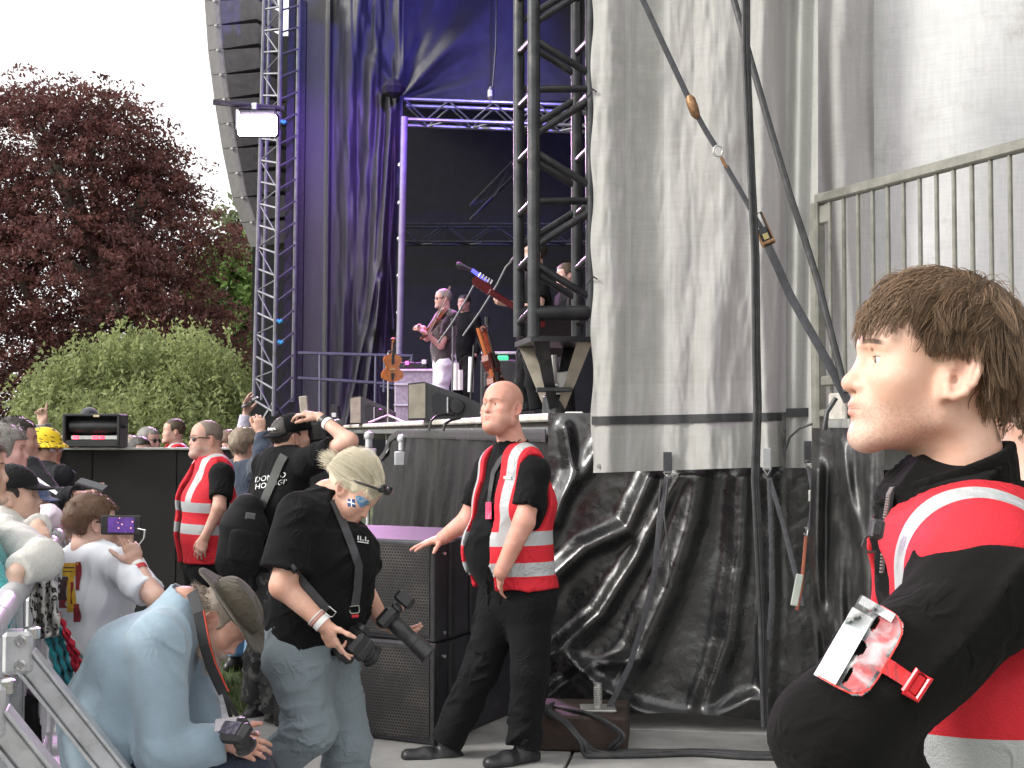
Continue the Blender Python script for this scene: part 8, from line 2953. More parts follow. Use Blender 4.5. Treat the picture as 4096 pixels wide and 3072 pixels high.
# ================================================================== CAMERAS, PHONES AND ARMBAND
def camera_body(name, label, c, fwd, up, lens=0.12, r=0.04, grip=True, flash=False, s=1.0, hood=0.0):
  R = basis(fwd, up)
  X, Y, Z = -R[0], R[1], R[2]
  o = empty(name, c, label, 'camera')
  c = np.asarray(c, float)
  MB().bbox(c, (0.145 * s, 0.065 * s, 0.105 * s), 0.014, (X, Y, Z)).build('body', MT['black_plastic'], o)
  MB().bbox(c + Z * 0.062 * s, (0.06 * s, 0.055 * s, 0.035 * s), 0.010, (X, Y, Z)).build('viewfinder_hump', MT['black_plastic'], o)
  if grip:
    MB().bbox(c + X * 0.06 * s + Y * 0.035 * s, (0.036 * s, 0.05 * s, 0.10 * s), 0.012, (X, Y, Z)).build('grip', MT['black_matt'], o)
    MB().bbox(c - Z * 0.066 * s, (0.142 * s, 0.062 * s, 0.05 * s), 0.016, (X, Y, Z)).build('battery_grip', MT['black_matt'], o)
  if flash:
    MB().bbox(c + Z * 0.115 * s, (0.07 * s, 0.09 * s, 0.06 * s), 0.010, (X, Y, Z)).build('flash_head', MT['black_plastic'], o)
  lo = auto_smooth(MB().lathe(c + Y * 0.03 * s, Y, [(0, r * 0.9), (0.02, r), (lens * 0.4, r), (lens * 0.42, r * 0.93), (lens * 0.7, r * 0.93), (lens * 0.72, r * 1.05), (lens, r * 1.1), (lens + hood, r * 1.25), (lens + hood - 0.004, r * 1.05), (lens * 0.8, r * 0.8)], 22).build('lens_barrel', MT['black_plastic'], o))
  auto_smooth(MB().lathe(c + Y * (0.03 * s + lens * 0.55), Y, [(0, r * 0.97), (0.03, r * 0.97)], 22).build('zoom_ring', MT['rubber'], lo))
  auto_smooth(MB().lathe(c + Y * (0.03 * s + lens * 0.86), Y, [(0, r * 0.85), (0.004, r * 0.6), (0.006, 0.001)], 18).build('front_glass', MT['glass_dark'], lo))
  MB().bbox(c - X * 0.05 * s + Z * 0.056 * s, (0.03 * s, 0.03 * s, 0.012), 0.004, (X, Y, Z)).build('dial', MT['steel_black'], o)
  return o

camera_body('camera', 'black camera with grip held low in the blonde woman\'s near hand', P(353, 641, 4.66), A3(0.55, 0.45, -0.55), A3(0.5, 0.1, 0.85), 0.08, 0.034, True, False, 0.86)
camera_body('camera', 'black camera with flash and long lens in the blonde woman\'s far hand', P(388, 618, 4.83), A3(0.72, -0.15, -0.62), A3(0.55, 0.1, 0.8), 0.16, 0.031, False, True, 0.8, 0.02)
camera_body('camera', 'black camera held up to the photographer\'s eye', P(311, 432, 7.05), A3(0.85, 0.5, 0.12), A3(0, 0, 1), 0.10, 0.042, True, False, 1.0, 0.04)
cc_ = camera_body('camera', 'camera with lit screen and neck strap in the crouching man\'s hands', P(236, 733, 4.16), A3(0.35, 0.55, -0.75), A3(0.3, 0.6, 0.7), 0.05, 0.030, False, False, 0.7)
R_ = basis(A3(0.35, 0.55, -0.75), A3(0.3, 0.6, 0.7))
MB().bbox(P(236, 733, 4.16) - R_[1] * 0.026 + R_[0] * 0.01, (0.07, 0.004, 0.05), 0.002, (-R_[0], R_[1], R_[2])).build('screen', mat('camera_screen', (0.10, 0.09, 0.12), 0.1, 0, 0.6, 30), cc_)
MB().bbox(P(228, 724, 4.18), (0.085, 0.055, 0.006), 0.002, (unit(A3(1, 0.1, 0.1)), unit(A3(-0.1, 0.8, 0.5)), unit(A3(0, -0.5, 0.8)))).build('flip_screen', mat('silver_screen_frame', (0.35, 0.33, 0.36), 0.25, 0.4), cc_)

def phone(label, c, x, y, scr=None, w_=0.075, h_=0.15):
  x, y = unit(x), unit(y)
  n_ = np.cross(x, y)
  o = MB().bbox(c, (h_, w_, 0.009), 0.004, (x, y, n_)).build('phone', MT['black_plastic'])
  tag(o, label, 'phone')
  if scr is not None:
    MB().bbox(np.asarray(c) + n_ * 0.0055, (h_ - 0.012, w_ - 0.008, 0.002), 0.001, (x, y, n_)).build('screen', scr, o)
  return o

def scr_mat():
  m, nt, b, out = new_mat('lit_phone_screen')
  tc = nd(nt, 'ShaderNodeTexCoord').outputs['Object']
  vo = nd(nt, 'ShaderNodeTexVoronoi')
  vo.inputs['Scale'].default_value = 55
  nt.links.new(tc, vo.inputs['Vector'])
  k = math_n(nt, 'LESS_THAN', vo.outputs['Distance'], 0.16)
  c = mixc(nt, k, mixc(nt, noise_n(nt, 25, 2, tc), (0.02, 0.01, 0.06, 1), (0.10, 0.04, 0.22, 1)), (0.9, 0.35, 0.25, 1))
  nt.links.new(c, b.inputs['Base Color'])
  nt.links.new(c, b.inputs['Emission Color'])
  b.inputs['Emission Strength'].default_value = 0.8
  b.inputs['Roughness'].default_value = 0.1
  return m

phone('phone filming the stage in the hands of the boy in white', P(121, 525, 5.05), A3(1, 0.2, -0.02), A3(0, 0, 1), None)
pm = MB().bbox(P(121, 525, 5.043), (0.098, 0.004, 0.058), 0.001, (unit(A3(1, 0.2, -0.02)), unit(A3(-0.2, 1, 0)), A3(0, 0, 1)))
po = [o for o in bpy.data.objects if o.name == 'phone'][0]
pm.build('screen', scr_mat(), po)
phone('phone held out in the dark haired man\'s hand above the barrier', P(92, 485, 6.5), A3(0.95, 0.0, -0.28), A3(0.1, 0.9, 0.3), mat('dark_phone_screen', (0.02, 0.02, 0.03), 0.1))
phone('phone held up high beyond the black wall', P(250, 402, 10.25), A3(0.75, 0.2, 0.5), A3(-0.3, 0.9, 0.2), mat('dark_phone_glass', (0.03, 0.03, 0.04), 0.1))
hc = empty('paper_strip', P(141, 533, 4.95), 'white folded paper held beside the boy\'s phone', 'paper')
MB().tube([P(138, 546, 4.95), P(144, 538, 4.95), P(145, 530, 4.95), P(138, 528.5, 4.95)], 1.0, 6, flat=(0.010, 0.002), fx=A3(0, 1, 0.2)).build('strip', MT['white_plastic'], hc)

# -- backpack on the photographer
bpk = empty('backpack', P(243, 565, 6.75), 'black backpack slung low behind the photographer\'s back', 'backpack')
sh_ = S()
cb = P(243, 532, 6.74)
axu = unit(A3(0.18, 0, 1))
rgt = unit(A3(0.85, 0.4, -0.15))
sh_.add(eseg(cb - axu * 0.16, cb + axu * 0.03, rgt, (0.115, 0.095), (0.118, 0.095)), 0.03)
sh_.add(eseg(cb + axu * 0.03, cb + axu * 0.13, rgt, (0.118, 0.095), (0.08, 0.07)), 0.04)
sh_.disp = folds(0.008, 11, 3, (1, 0, 0.2), 0.4)
V, Q = sh_.mesh(0.007)
MT['nylon'] = cloth_mat('black_nylon', (0.009, 0.009, 0.0095), 0.7, 0.03, 500, 0.3)
mesh_obj('bag', V, Q, MT['nylon'], bpk, True)
s2_ = S()
fr_ = np.cross(rgt, axu)
fr_ = -fr_ if fr_[1] > 0 else fr_
s2_.add(eseg(cb - axu * 0.12 + fr_ * 0.075, cb - axu * 0.0 + fr_ * 0.075, rgt, (0.08, 0.04), (0.085, 0.04)), 0.03)
V, Q = s2_.mesh(0.007)
mesh_obj('front_pocket', V, Q, MT['nylon'], bpk, True)
MB().bbox(cb + axu * 0.09 + fr_ * 0.088 + rgt * 0.0, (0.05, 0.006, 0.045), 0.002, (rgt, fr_, axu)).build('grey_patch', mat('grey_patch', (0.10, 0.105, 0.11), 0.7), bpk)
MB().bbox(cb + axu * 0.125 + fr_ * 0.07, (0.022, 0.004, 0.006), 0.001, (rgt, fr_, axu)).build('zip_pull', MT['white_plastic'], bpk)
shp = ph.shapes['t_shirt']
surf_patch('shoulder_strap', shp, strip([(284, 455, 4.2), (279, 464, 4.2), (271, 484, 4.2), (265, 498, 4.0), (261, 509, 3.6)]), 20, 4, mat('grey_strap', (0.05, 0.052, 0.05), 0.8), bpk, 6.5, 7.2, 0.014)

# -- armband holder with papers on the young guard's sleeve
ab = empty('armband_holder', P(860, 640, 1.40), 'clear plastic armband holder with white papers and red strap on the black sleeve', 'armband')
fshp = YG.shapes['fleece']
e1, e2 = A3(0.5, -0.866, 0), A3(0.866, 0.5, 0)
ctr_ = A3(852, 640, 0)

def loc2(a, b_):
  return ctr_[0] + e1[0] * a + e2[0] * b_, ctr_[1] + e1[1] * a + e2[1] * b_

def holder_poly(u, v):
  return loc2(-48 + 92 * u, -15 + 56 * v)

def holder_mask(u, v):
  a, b_ = -48 + 92 * u, -15 + 56 * v
  ok = np.ones(a.shape, bool)
  r = 17
  for sx in (-1, 1):
    ca, cb_ = (44 - r if sx > 0 else -48 + r), 41 - r
    ok &= ~(((a - ca) * sx > 0) & (b_ > cb_) & (np.hypot(a - ca, b_ - cb_) > r))
  for x0, y0, rx, ry in ((-3, 10, 8.5, 7), (26, 12, 8.5, 3), (-33, 14, 10, 2.4)):
    ok &= ((a - x0) / rx) ** 2 + ((b_ - y0) / ry) ** 2 > 1
  return ok

def clear_mat():
  m, nt, b, out = new_mat('clear_vinyl')
  b.inputs['Base Color'].default_value = (0.75, 0.76, 0.78, 1)
  b.inputs['Roughness'].default_value = 0.12
  bump_n(nt, b, noise_n(nt, 30, 3), 0.6, 0.01)
  tr = nd(nt, 'ShaderNodeBsdfTransparent')
  mx = nd(nt, 'ShaderNodeMixShader')
  f = sstep(nt, noise_n(nt, 24, 3, None, 0.5, 1.2), 0.35, 0.65)
  r = nd(nt, 'ShaderNodeMapRange')
  nt.links.new(f, r.inputs['Value'])
  r.inputs['To Min'].default_value, r.inputs['To Max'].default_value = 0.12, 0.65
  nt.links.new(r.outputs[0], mx.inputs[0])
  nt.links.new(tr.outputs[0], mx.inputs[1])
  nt.links.new(b.outputs[0], mx.inputs[2])
  nt.links.new(mx.outputs[0], out.inputs['Surface'])
  return m

red_m = cl('red_armband_webbing', (0.60, 0.015, 0.02), weave=900, bump=0.6)
surf_patch('red_backing', fshp, lambda u, v: loc2(-44 + 84 * u, 12 + 25 * v), 22, 12, red_m, ab, 1.15, 1.75, 0.006, mask=lambda u, v: holder_mask(u * 84 / 92 + 4 / 92, v * 25 / 56 + 27 / 56))
surf_patch('clear_sleeve', fshp, holder_poly, 60, 40, clear_mat(), ab, 1.15, 1.75, 0.012, mask=holder_mask)

def paper_mat():
  m, nt, b, out = new_mat('white_paper_with_pen_lines')
  at = nd(nt, 'ShaderNodeAttribute', attribute_name='uvw')
  sx = nd(nt, 'ShaderNodeSeparateXYZ')
  nt.links.new(at.outputs['Vector'], sx.inputs[0])
  v = math_n(nt, 'ADD', math_n(nt, 'MULTIPLY', sx.outputs[0], 26), math_n(nt, 'MULTIPLY', sx.outputs[1], 4))
  ln_ = math_n(nt, 'MULTIPLY', math_n(nt, 'LESS_THAN', math_n(nt, 'FRACT', v), 0.22), math_n(nt, 'MULTIPLY', math_n(nt, 'GREATER_THAN', sx.outputs[0], 0.42), math_n(nt, 'LESS_THAN', sx.outputs[0], 0.82)))
  ln_ = math_n(nt, 'MULTIPLY', ln_, sstep(nt, noise_n(nt, 18, 2, at.outputs['Vector']), 0.42, 0.55))
  c = mixc(nt, ln_, (0.82, 0.84, 0.84, 1), (0.25, 0.62, 0.58, 1))
  nt.links.new(c, b.inputs['Base Color'])
  b.inputs['Roughness'].default_value = 0.25
  return m

surf_patch('folded_paper', fshp, lambda u, v: loc2(-49 + 78 * u, -16 + 24 * v), 30, 10, paper_mat(), ab, 1.15, 1.75, 0.017)
surf_patch('vinyl_flap', fshp, lambda u, v: loc2(35 + 9 * u, -13 + 38 * v), 8, 16, mat('frosted_vinyl', (0.62, 0.64, 0.66), 0.2), ab, 1.15, 1.75, 0.019)
edge = [loc2(*q) for q in ((-48, -12), (-48, 10), (-47, 24), (-42, 34), (-33, 40), (-20, 41.5), (0, 41.5), (20, 41.5), (32, 39.5), (40, 33), (44, 24), (44, 8))]
surf_patch('red_edge', fshp, strip([(x, y, 0.9) for x, y in edge]), 50, 2, cl('red_piping_cloth', (0.55, 0.03, 0.02)), ab, 1.15, 1.75, 0.018)
surf_patch('red_strap', fshp, strip([(873, 659, 8.5), (890, 668, 8), (905, 678, 7.5), (918, 687, 7.5)]), 14, 5, red_m, ab, 1.15, 1.9, 0.008)
hd_ = hit(fshp, 917, 685, 1.15, 1.9) or 1.5
bc = P(917, 685, hd_ - 0.012)
e1w, e2w = unit(A3(0.55, 0, 0.83)), unit(A3(0.83, 0.0, -0.55))
MB().tube([bc + e1w * 0.013 * a + e2w * 0.008 * b_ for a, b_ in ((-1, -1), (1, -1), (1, 1), (-1, 1), (-1, -1))], 0.0035, 8).build('red_buckle', mat('red_plastic_buckle', (0.6, 0.02, 0.03), 0.3), ab)
MB().bbox(bc, (0.022, 0.004, 0.010), 0.002, (e1w, A3(0, 1, 0), e2w)).build('buckle_bar', bpy.data.materials['red_plastic_buckle'], ab)
# lapel microphone clipped to the collar
mic = empty('radio_microphone', P(877, 528, 1.60), 'small black radio microphone clipped below the young guard\'s collar', 'microphone')
MB().bbox(P(876.5, 529, 1.575), (0.016, 0.018, 0.024), 0.003, (unit(A3(1, 0, -0.2)), A3(0, 1, 0), unit(A3(0.2, 0, 1)))).build('body', MT['black_plastic'], mic)
MB().bbox(P(876.5, 529, 1.563), (0.010, 0.003, 0.014), 0.001, (unit(A3(1, 0, -0.2)), A3(0, 1, 0), unit(A3(0.2, 0, 1)))).build('speaker_slot', MT['steel_black'], mic)
MB().tube([P(873, 533, 1.58), P(865, 538, 1.58), P(862, 546, 1.58), P(868, 552, 1.58), P(876, 552, 1.58)], 0.0016, 6).build('lead', MT['rubber'], mic)

# ================================================================== ON THE STAGE
def wedge(label, px, py, d, w_px, h_px, yaw):
  s = d / F_PX
  c = P(px, py, d)
  c[2] = DECK + 0.005
  X = A3(math.cos(yaw), math.sin(yaw), 0)
  Y = A3(-math.sin(yaw), math.cos(yaw), 0)
  W, H = w_px * s, h_px * s
  o = empty('stage_monitor', c, label, 'loudspeaker', 'stage monitor wedges')
  # side profile: tall on the left, sloping down to the right
  prof = [(-0.5, 0), (0.5, 0), (0.5, 0.42), (0.32, 0.60), (-0.28, 1.0), (-0.5, 0.95)]
  poly = [c + X * a * W + A3(0, 0, b_ * H) for a, b_ in prof]
  MB().prism(poly, Y * 0.5).build('cabinet', mat('monitor_black', (0.05, 0.05, 0.055), 0.6, 0, 0.2, 12) if 'monitor_black' not in bpy.data.materials else bpy.data.materials['monitor_black'], o)
  MB().prism([c + X * a * W + A3(0, 0, b_ * H) - Y * 0.006 for a, b_ in ((-0.49, 0.03), (-0.26, 0.04), (-0.26, 0.96), (-0.49, 0.91))], Y * 0.01).build('end_panel', MT['beige_steel'], o)
  m_ = MB().prism([c + X * a * W + A3(0, 0, b_ * H) - Y * 0.012 for a, b_ in ((-0.16, 0.2), (-0.10, 0.12), (0.22, 0.10), (0.28, 0.2), (0.26, 0.45), (0.18, 0.55), (-0.10, 0.72), (-0.17, 0.62))], Y * 0.02)
  ho_ = m_.build('handle_recess', MT['horn'], o)
  auto_smooth(MB().lathe(c + X * 0.18 * W + A3(0, 0, 0.34 * H) - Y * 0.02, -Y, [(0, 0.20 * H), (0.01, 0.18 * H), (0.012, 0.1 * H)], 16).build('driver_ring', MT['black_plastic'], ho_))
  MB().bbox(c + X * 0.05 * W + A3(0, 0, 0.38 * H) - Y * 0.025, (0.012, 0.02, 0.42 * H), 0.003, (X, Y, A3(0, 0, 1))).build('handle_bar', MT['alu'], ho_)
  return o

wedge('large black stage monitor wedge at the deck edge behind the bald guard', 444, 418, 11.0, 72, 38, 0.05)
wedge('smaller blue lit stage monitor wedge farther along the deck edge', 372, 425, 16.6, 44, 28, 0.05)

def mic_stand(label, foot, pts, d, boom=None):
  o = empty('microphone_stand', foot, label, 'microphone stand')
  q = [P(x, y, d) for x, y in pts]
  auto_smooth(MB().tube(q, 0.011, 8).build('pole', MT['tower_grey'], o))
  if boom:
    b_ = [P(x, y, d - 0.05) for x, y in boom]
    auto_smooth(MB().tube(b_, 0.011, 8).build('boom', MT['tower_grey'], o))
    dv = unit(b_[-1] - b_[-2])
    auto_smooth(MB().lathe(b_[-1], dv, [(0, 0.02), (0.05, 0.024), (0.12, 0.03), (0.16, 0.036), (0.19, 0.02)], 10).build('microphone', MT['black_plastic'], o))
  for a in (0.3, 2.4, 4.5):
    ft = A3(foot[0], foot[1], DECK)
    MB().cyl(ft + A3(0, 0, 0.12), ft + A3(0.32 * math.cos(a), 0.32 * math.sin(a), 0.015), 0.012, n=6).build('leg', MT['steel_grey'], o)
  auto_smooth(MB().cyl(q[-1] + A3(0, 0, -0.03), q[-1] + A3(0, 0, 0.05), 0.026, n=8).build('clutch', MT['black_plastic'], o))
  return o

f_ = P(453, 400, 13.6)
mic_stand('boom microphone stand in front of the fiddle player', A3(f_[0], f_[1], DECK), [(452, 410), (452.5, 378), (453, 323)], 13.6, [(438, 343), (453, 322), (466, 300), (480, 274), (487, 283)][:4] + [(473, 271)])
mic_stand('tall boom microphone stand with blue lit arm between the players', A3(P(487, 405, 13.0)[0], 13.0, DECK), [(488, 412), (487.5, 370), (487, 322)], 13.0, [(463, 336), (480, 312), (497, 285), (506, 267), (511, 262)])
bl_ = auto_smooth(MB().tube([P(472, 270, 13.3), P(480, 276, 13.3), P(488, 283, 13.3)], 0.022, 8).build('blue_boom_tip', emit_mat('blue_glow_boom', (0.10, 0.10, 0.9), 0.8)))  # emission stands in for blue stage light on the boom tip
tag(bl_, 'boom tip with blue stage light put in as glow above the guitar headstock', 'microphone boom')

def outline_prism(pts2, c, X, Z, sc, thick, nrm):
  return [c + X * a * sc + Z * b_ * sc for a, b_ in pts2], nrm * thick

FID = [(0, 0.0), (0.14, 0.02), (0.27, 0.10), (0.29, 0.20), (0.24, 0.29), (0.17, 0.34), (0.165, 0.42), (0.21, 0.49), (0.24, 0.57), (0.20, 0.66), (0.10, 0.71), (0, 0.72)]
FID = FID + [(-a, b_) for a, b_ in FID[::-1][1:-1]]

def fiddle(label, c, X, Z, sc, col, par_name='fiddle', nrm=None):
  """c: tail end; Z along the neck; sc: body scale (full length about 1.2 sc)"""
  X, Z = unit(X), unit(Z)
  nr = unit(np.cross(X, Z)) if nrm is None else nrm
  o = empty(par_name, c, label, 'instrument')
  wm = mat('varnish_' + par_name, col, 0.22, 0, 0.25, 20, coat=0.5)
  poly, ext = outline_prism(FID, c, X, Z, sc, 0.11 * sc, nr)
  MB().prism(poly, ext).build('body', wm, o)
  dk = MT['black_plastic']
  MB().prism([c + nr * 0.12 * sc + X * a * sc + Z * b_ * sc for a, b_ in ((-0.035, 0.45), (0.035, 0.45), (0.025, 1.02), (-0.025, 1.02))], nr * 0.03 * sc).build('fingerboard', dk, o)
  MB().prism([c + nr * 0.05 * sc + X * a * sc + Z * b_ * sc for a, b_ in ((-0.03, 0.70), (0.03, 0.70), (0.025, 1.04), (-0.025, 1.04))], nr * 0.07 * sc).build('neck', wm, o)
  auto_smooth(MB().lathe(c + nr * 0.08 * sc + Z * 1.10 * sc - X * 0.03 * sc, X, [(0, 0.05 * sc), (0.06 * sc, 0.05 * sc)], 12).build('scroll', wm, o))
  MB().bbox(c + nr * 0.09 * sc + Z * 1.06 * sc, (0.05 * sc, 0.05 * sc, 0.10 * sc), 0.004, (X, nr, Z)).build('pegbox', wm, o)
  MB().bbox(c + nr * 0.14 * sc + Z * 0.32 * sc, (0.13 * sc, 0.015, 0.03 * sc), 0.002, (X, nr, Z)).build('bridge', mat('pale_maple', (0.5, 0.38, 0.2), 0.5), o)
  MB().prism([c + nr * 0.125 * sc + X * a * sc + Z * b_ * sc for a, b_ in ((-0.05, 0.22), (0.05, 0.22), (0.02, 0.03), (-0.02, 0.03))], nr * 0.02 * sc).build('tailpiece', dk, o)
  for t in (0.07, 0.10):
    MB().cyl(c + nr * 0.09 * sc + Z * (1.0 + t) * sc - X * 0.07 * sc, c + nr * 0.09 * sc + Z * (1.0 + t) * sc + X * 0.07 * sc, 0.008 * max(sc / 0.5, 0.6), n=6).build('peg', dk, o)
  return o

# hanging violin on its stand
vs0 = fiddle('orange violin hanging on a stand at the deck edge', P(391.5, 382, 15.4), A3(0.95, 0.3, 0), A3(0.02, 0, 1), 0.46, (0.42, 0.13, 0.02), 'violin')
vst = empty('violin_stand', A3(P(388, 400, 15.5)[0], 15.5, DECK), 'thin metal stand holding the orange violin', 'stand')
MB().cyl(A3(P(388, 400, 15.6)[0], 15.6, DECK), P(388.5, 352, 15.6), 0.012, n=6).build('pole', MT['steel_grey'], vst)
for dx in (-0.22, 0.22):
  MB().cyl(A3(P(388, 400, 15.6)[0], 15.6, DECK + 0.1), A3(P(388, 400, 15.6)[0] + dx, 15.5, DECK + 0.01), 0.012, n=6).build('leg', MT['steel_grey'], vst)
MB().tube([P(388.5, 352, 15.6), P(391, 351, 15.35), P(394, 352, 15.35)], 0.012, 6).build('hook', MT['rubber'], vst)
# fiddle in the player's hands with bow
fiddle('dark fiddle held under the player\'s chin', P(444, 311, 15.75), A3(0.4, -0.6, 0.6), unit(P(424, 332, 15.6) - P(444, 311, 15.75)), 0.42, (0.16, 0.035, 0.015), 'fiddle')
bow = empty('bow', P(437, 325, 15.6), 'thin fiddle bow rising past the player\'s face', 'bow')
auto_smooth(MB().tube([P(427, 335, 15.55), P(440, 308, 15.5), P(450, 286, 15.5)], 0.008, 6).build('stick', mat('bow_wood', (0.2, 0.1, 0.05), 0.4), bow))
MB().tube([P(428.5, 335, 15.55), P(441, 309, 15.5), P(450.5, 287, 15.5)], 0.003, 5).build('hair', MT['white_plastic'], bow)
# upright bass guitar leaning on its stand
ub = fiddle('red brown upright electric bass leaning on its stand', P(497, 398, 12.6), A3(0.35, 0.93, 0), unit(P(474, 312, 12.6) - P(496, 395, 12.6)), 0.62, (0.17, 0.035, 0.016), 'upright_bass')
MB().cyl(P(478, 328, 12.5), P(497, 390, 12.5), 0.022, n=8).build('fretboard', mat('orange_neck', (0.45, 0.12, 0.03), 0.35), ub)  # plain orange neck colour
us = empty('bass_stand', A3(P(480, 405, 12.7)[0], 12.7, DECK), 'dark folding stand behind the upright bass', 'stand')
for (a, b_) in (((481, 330), (490, 412)), ((474, 345), (470, 412)), ((478, 340), (494, 375))):
  MB().cyl(P(*a, 12.75), P(*b_, 12.75), 0.014, n=6).build('tube', MT['steel_black'], us)
MB().bbox(P(492, 380, 12.55), (0.16, 0.1, 0.16), 0.02).build('cradle', MT['black_plastic'], us)
# electric guitar of the guitarist: headstock shows left of the tower
eg = empty('electric_guitar', P(530, 318, 10.2), 'red electric guitar whose headstock shows beside the tower', 'instrument')
gm = mat('red_guitar_lacquer', (0.16, 0.015, 0.018), 0.2, 0, 0.15, 20, coat=0.6)
g0, g1 = P(545, 326, 10.2), P(489, 291, 10.0)
gd = unit(g1 - g0)
gx = unit(np.cross(gd, A3(0, 1, 0)))
MB().bbox((g0 + g1) / 2, (0.05, 0.025, np.linalg.norm(g1 - g0)), 0.008, (gx, A3(0, 1, 0), gd)).build('neck', gm, eg)
MB().prism([g1 + gd * a + gx * b_ for a, b_ in ((-0.02, -0.03), (0.03, -0.05), (0.15, -0.045), (0.17, -0.01), (0.14, 0.025), (0.0, 0.03))], (0, 0.02, 0)).build('headstock', gm, eg)
for k in range(5):
  q = g1 + gd * (0.02 + 0.027 * k) + gx * -0.05
  auto_smooth(MB().cyl(q, q - gx * 0.035, 0.009, n=8).build('tuning_peg', MT['chrome'], eg))
gb = [(0.0, 0.17), (0.10, 0.19), (0.16, 0.10), (0.10, 0.02), (0.16, -0.10), (0.08, -0.18), (-0.10, -0.19), (-0.24, -0.12), (-0.27, 0), (-0.24, 0.12), (-0.10, 0.19)]
MB().prism([g0 - gd * 0.05 + gd * a + gx * b_ for a, b_ in gb], (0, 0.045, 0)).build('body', mat('black_guitar_lacquer', (0.02, 0.016, 0.018), 0.2), eg)
# flight case with keyboard-like unit, amp, light sticks
fc = empty('flight_case', A3(P(415, 382, 18.0)[0], 18.0, DECK), 'violet lit flight case with gear on top beyond the violin', 'flight case')
ctop = P(415, 369, 18.0)[2]
MB().bbox(A3(P(414, 375, 18)[0], 18.2, (ctop + DECK) / 2), (0.53, 0.5, ctop - DECK), 0.015).build('case', mat('violet_tinted_case', (0.35, 0.30, 0.38), 0.5, 0.1, 0.2, 20), fc)  # violet stage light mixed into the case colour
for t in (0.35, 0.72, 0.97):
  MB().bbox(A3(P(414, 375, 18)[0], 17.94, DECK + (ctop - DECK) * t), (0.54, 0.03, 0.025), 0.004).build('edge_strip', MT['alu'], fc)
MB().bbox(A3(P(413, 362, 18)[0], 18.15, ctop + 0.05), (0.40, 0.3, 0.09), 0.01).build('mixer', MT['black_plastic'], fc)
MB().tube([A3(P(404 + 6 * k, 355, 18)[0], 17.95, ctop + 0.03 + 0.05 * ((k * 2) % 3)) for k in range(5)], 0.008, 6).build('lead', MT['rubber'], fc)
MB().bbox(P(407, 363, 17.9), (0.05, 0.02, 0.05), 0.006).build('red_indicator', emit_mat('pink_led', (1, 0.1, 0.5), 1.5), fc)
MB().bbox(P(424, 362, 17.9), (0.06, 0.02, 0.06), 0.006).build('white_label', MT['white_plastic'], fc)
amp = empty('guitar_amplifier', A3(P(508, 380, 14.5)[0], 14.5, DECK), 'dark amplifier with small green light behind the upright bass', 'amplifier')
MB().bbox(A3(P(508, 380, 14.5)[0], 14.7, DECK + 0.36), (0.62, 0.4, 0.70), 0.02).build('cabinet', MT['black_matt'], amp)
MB().bbox(P(503, 358, 14.45), (0.12, 0.02, 0.05), 0.01).build('green_light', emit_mat('green_led', (0.05, 0.8, 0.25), 0.7), amp)
MB().bbox(A3(P(508, 352, 14.5)[0], 14.5, P(508, 353, 14.5)[2]), (0.6, 0.03, 0.03), 0.006).build('top_strip', MT['alu'], amp)
for i_, (x_, y0_, y1_) in enumerate(((456, 363, 390), (460, 370, 390), (470.5, 357, 392))):
  o = auto_smooth(MB().cyl(P(x_, y1_, 14.8), P(x_ + (1 if i_ == 2 else 0), y0_, 14.8), 0.035, n=10).build('pale_tube', MT['white_plastic']))
  tag(o, ('short pale upright tube between fiddle player and bass', 'shortest pale tube close beside another upright tube', 'tall pale upright tube nearest the bass')[i_], 'tube')
gs = auto_smooth(MB().cyl(P(517, 380, 12.0), P(518.5, 390, 12.0), 0.022, n=8).build('green_stick', emit_mat('green_glow', (0.05, 1.0, 0.15), 1.5)))
tag(gs, 'small green glowing stick above the bald guard', 'light stick')
tubes('stage_cable', 'thin cable looping over the deck edge beside the bald guard\'s head', 'cable', [(429, 431), (431, 421), (437, 416), (446, 414), (454, 415)], [8.2, 8.2, 8.3, 8.4, 8.5], 0.008, MT['rubber'])
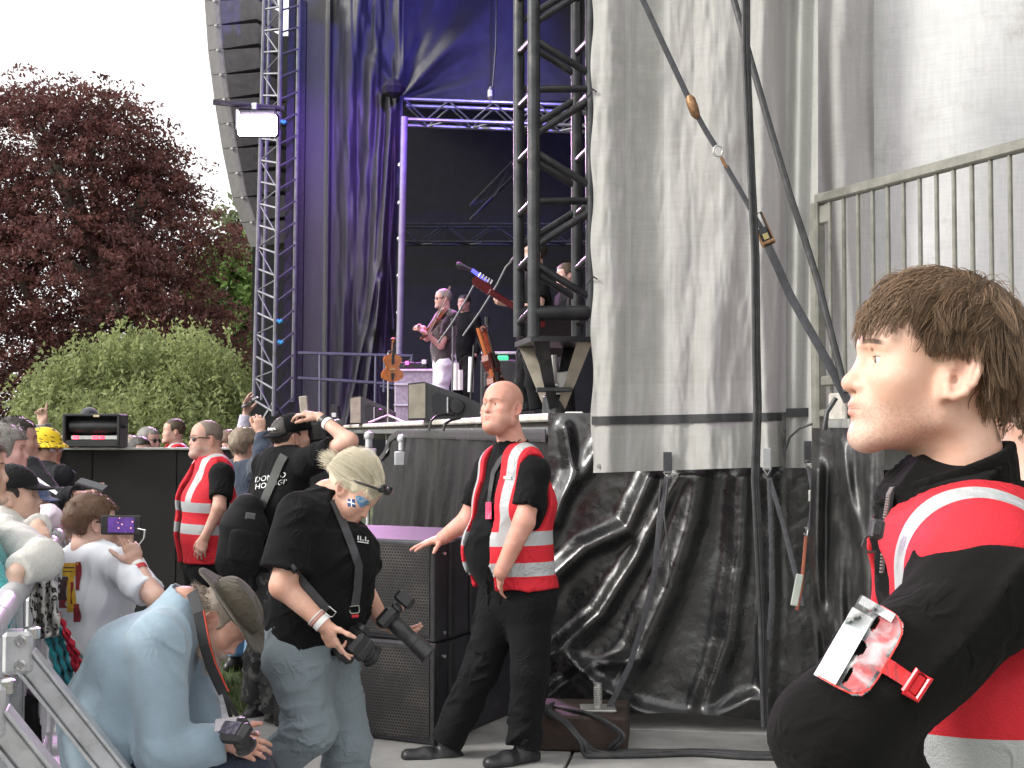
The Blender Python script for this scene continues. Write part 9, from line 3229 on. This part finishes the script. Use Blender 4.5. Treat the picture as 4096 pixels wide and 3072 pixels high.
tubes('stage_cable', 'second thin cable curling at the deck edge behind the bald guard', 'cable', [(443, 431), (445, 424), (451, 420), (460, 418)], [8.0, 8.0, 8.1, 8.2], 0.009, MT['rubber'])
tubes('stage_cable', 'thin white cable hanging inside the tower foot', 'cable', [(548, 345), (549, 356), (546, 370), (551, 385)], [7.6, 7.6, 7.6, 7.6], 0.006, MT['steel_grey'])

# handrails on the far deck edge
hr_ = empty('handrail', P(350, 415, 19.5), 'thin dark handrail frames along the far end of the deck', 'handrail')
for a, b_ in (((298, 353), (413, 356)), ((298, 378), (395, 384)), ((320, 353), (320, 420)), ((376, 355), (375, 420)), ((412, 356), (410, 392)), ((380, 386), (411, 391)), ((385, 356), (384, 392))):
  MB().cyl(P(*a, 19.2), P(*b_, 19.2), 0.024, n=6).build('tube', mat('bluish_rail', (0.10, 0.10, 0.14), 0.5, 0.5) if 'bluish_rail' not in bpy.data.materials else bpy.data.materials['bluish_rail'], hr_)  # tube colour is a dark bluish grey
# boxes near the deck edge behind the photographer
bx_ = empty('gear_bag', A3(P(332, 425, 18)[0], 18, DECK), 'small black gear bag with white label on the far deck edge', 'bag')
MB().prism([A3(P(328, 425, 18)[0], 18, DECK), A3(P(339, 425, 18)[0], 18, DECK), A3(P(337, 405, 18)[0], 18, P(337, 406, 18)[2]), A3(P(331, 405, 18)[0], 18, P(331, 404, 18)[2])], (0, 0.3, 0)).build('bag', MT['black_matt'], bx_)
MB().bbox(P(334, 415, 17.9), (0.06, 0.02, 0.06), 0.004).build('label', MT['white_plastic'], bx_)
pnl = MB().bbox(P(304, 408, 17.5) + A3(0, 0, 0.05), (0.11, 0.1, 0.22), 0.01, (unit(A3(1, 0, 0.1)), A3(0, 1, 0), unit(A3(-0.1, 0, 1)))).build('grey_box', MT['beige_steel'])
tag(pnl, 'small grey box on the deck behind the photographer\'s cap', 'box')
gear = MB().bbox(P(574, 414, 7.2), (0.10, 0.06, 0.025), 0.006).build('junction_box', MT['white_plastic'])
tag(gear, 'small white junction box on the deck beside the tower foot', 'box')
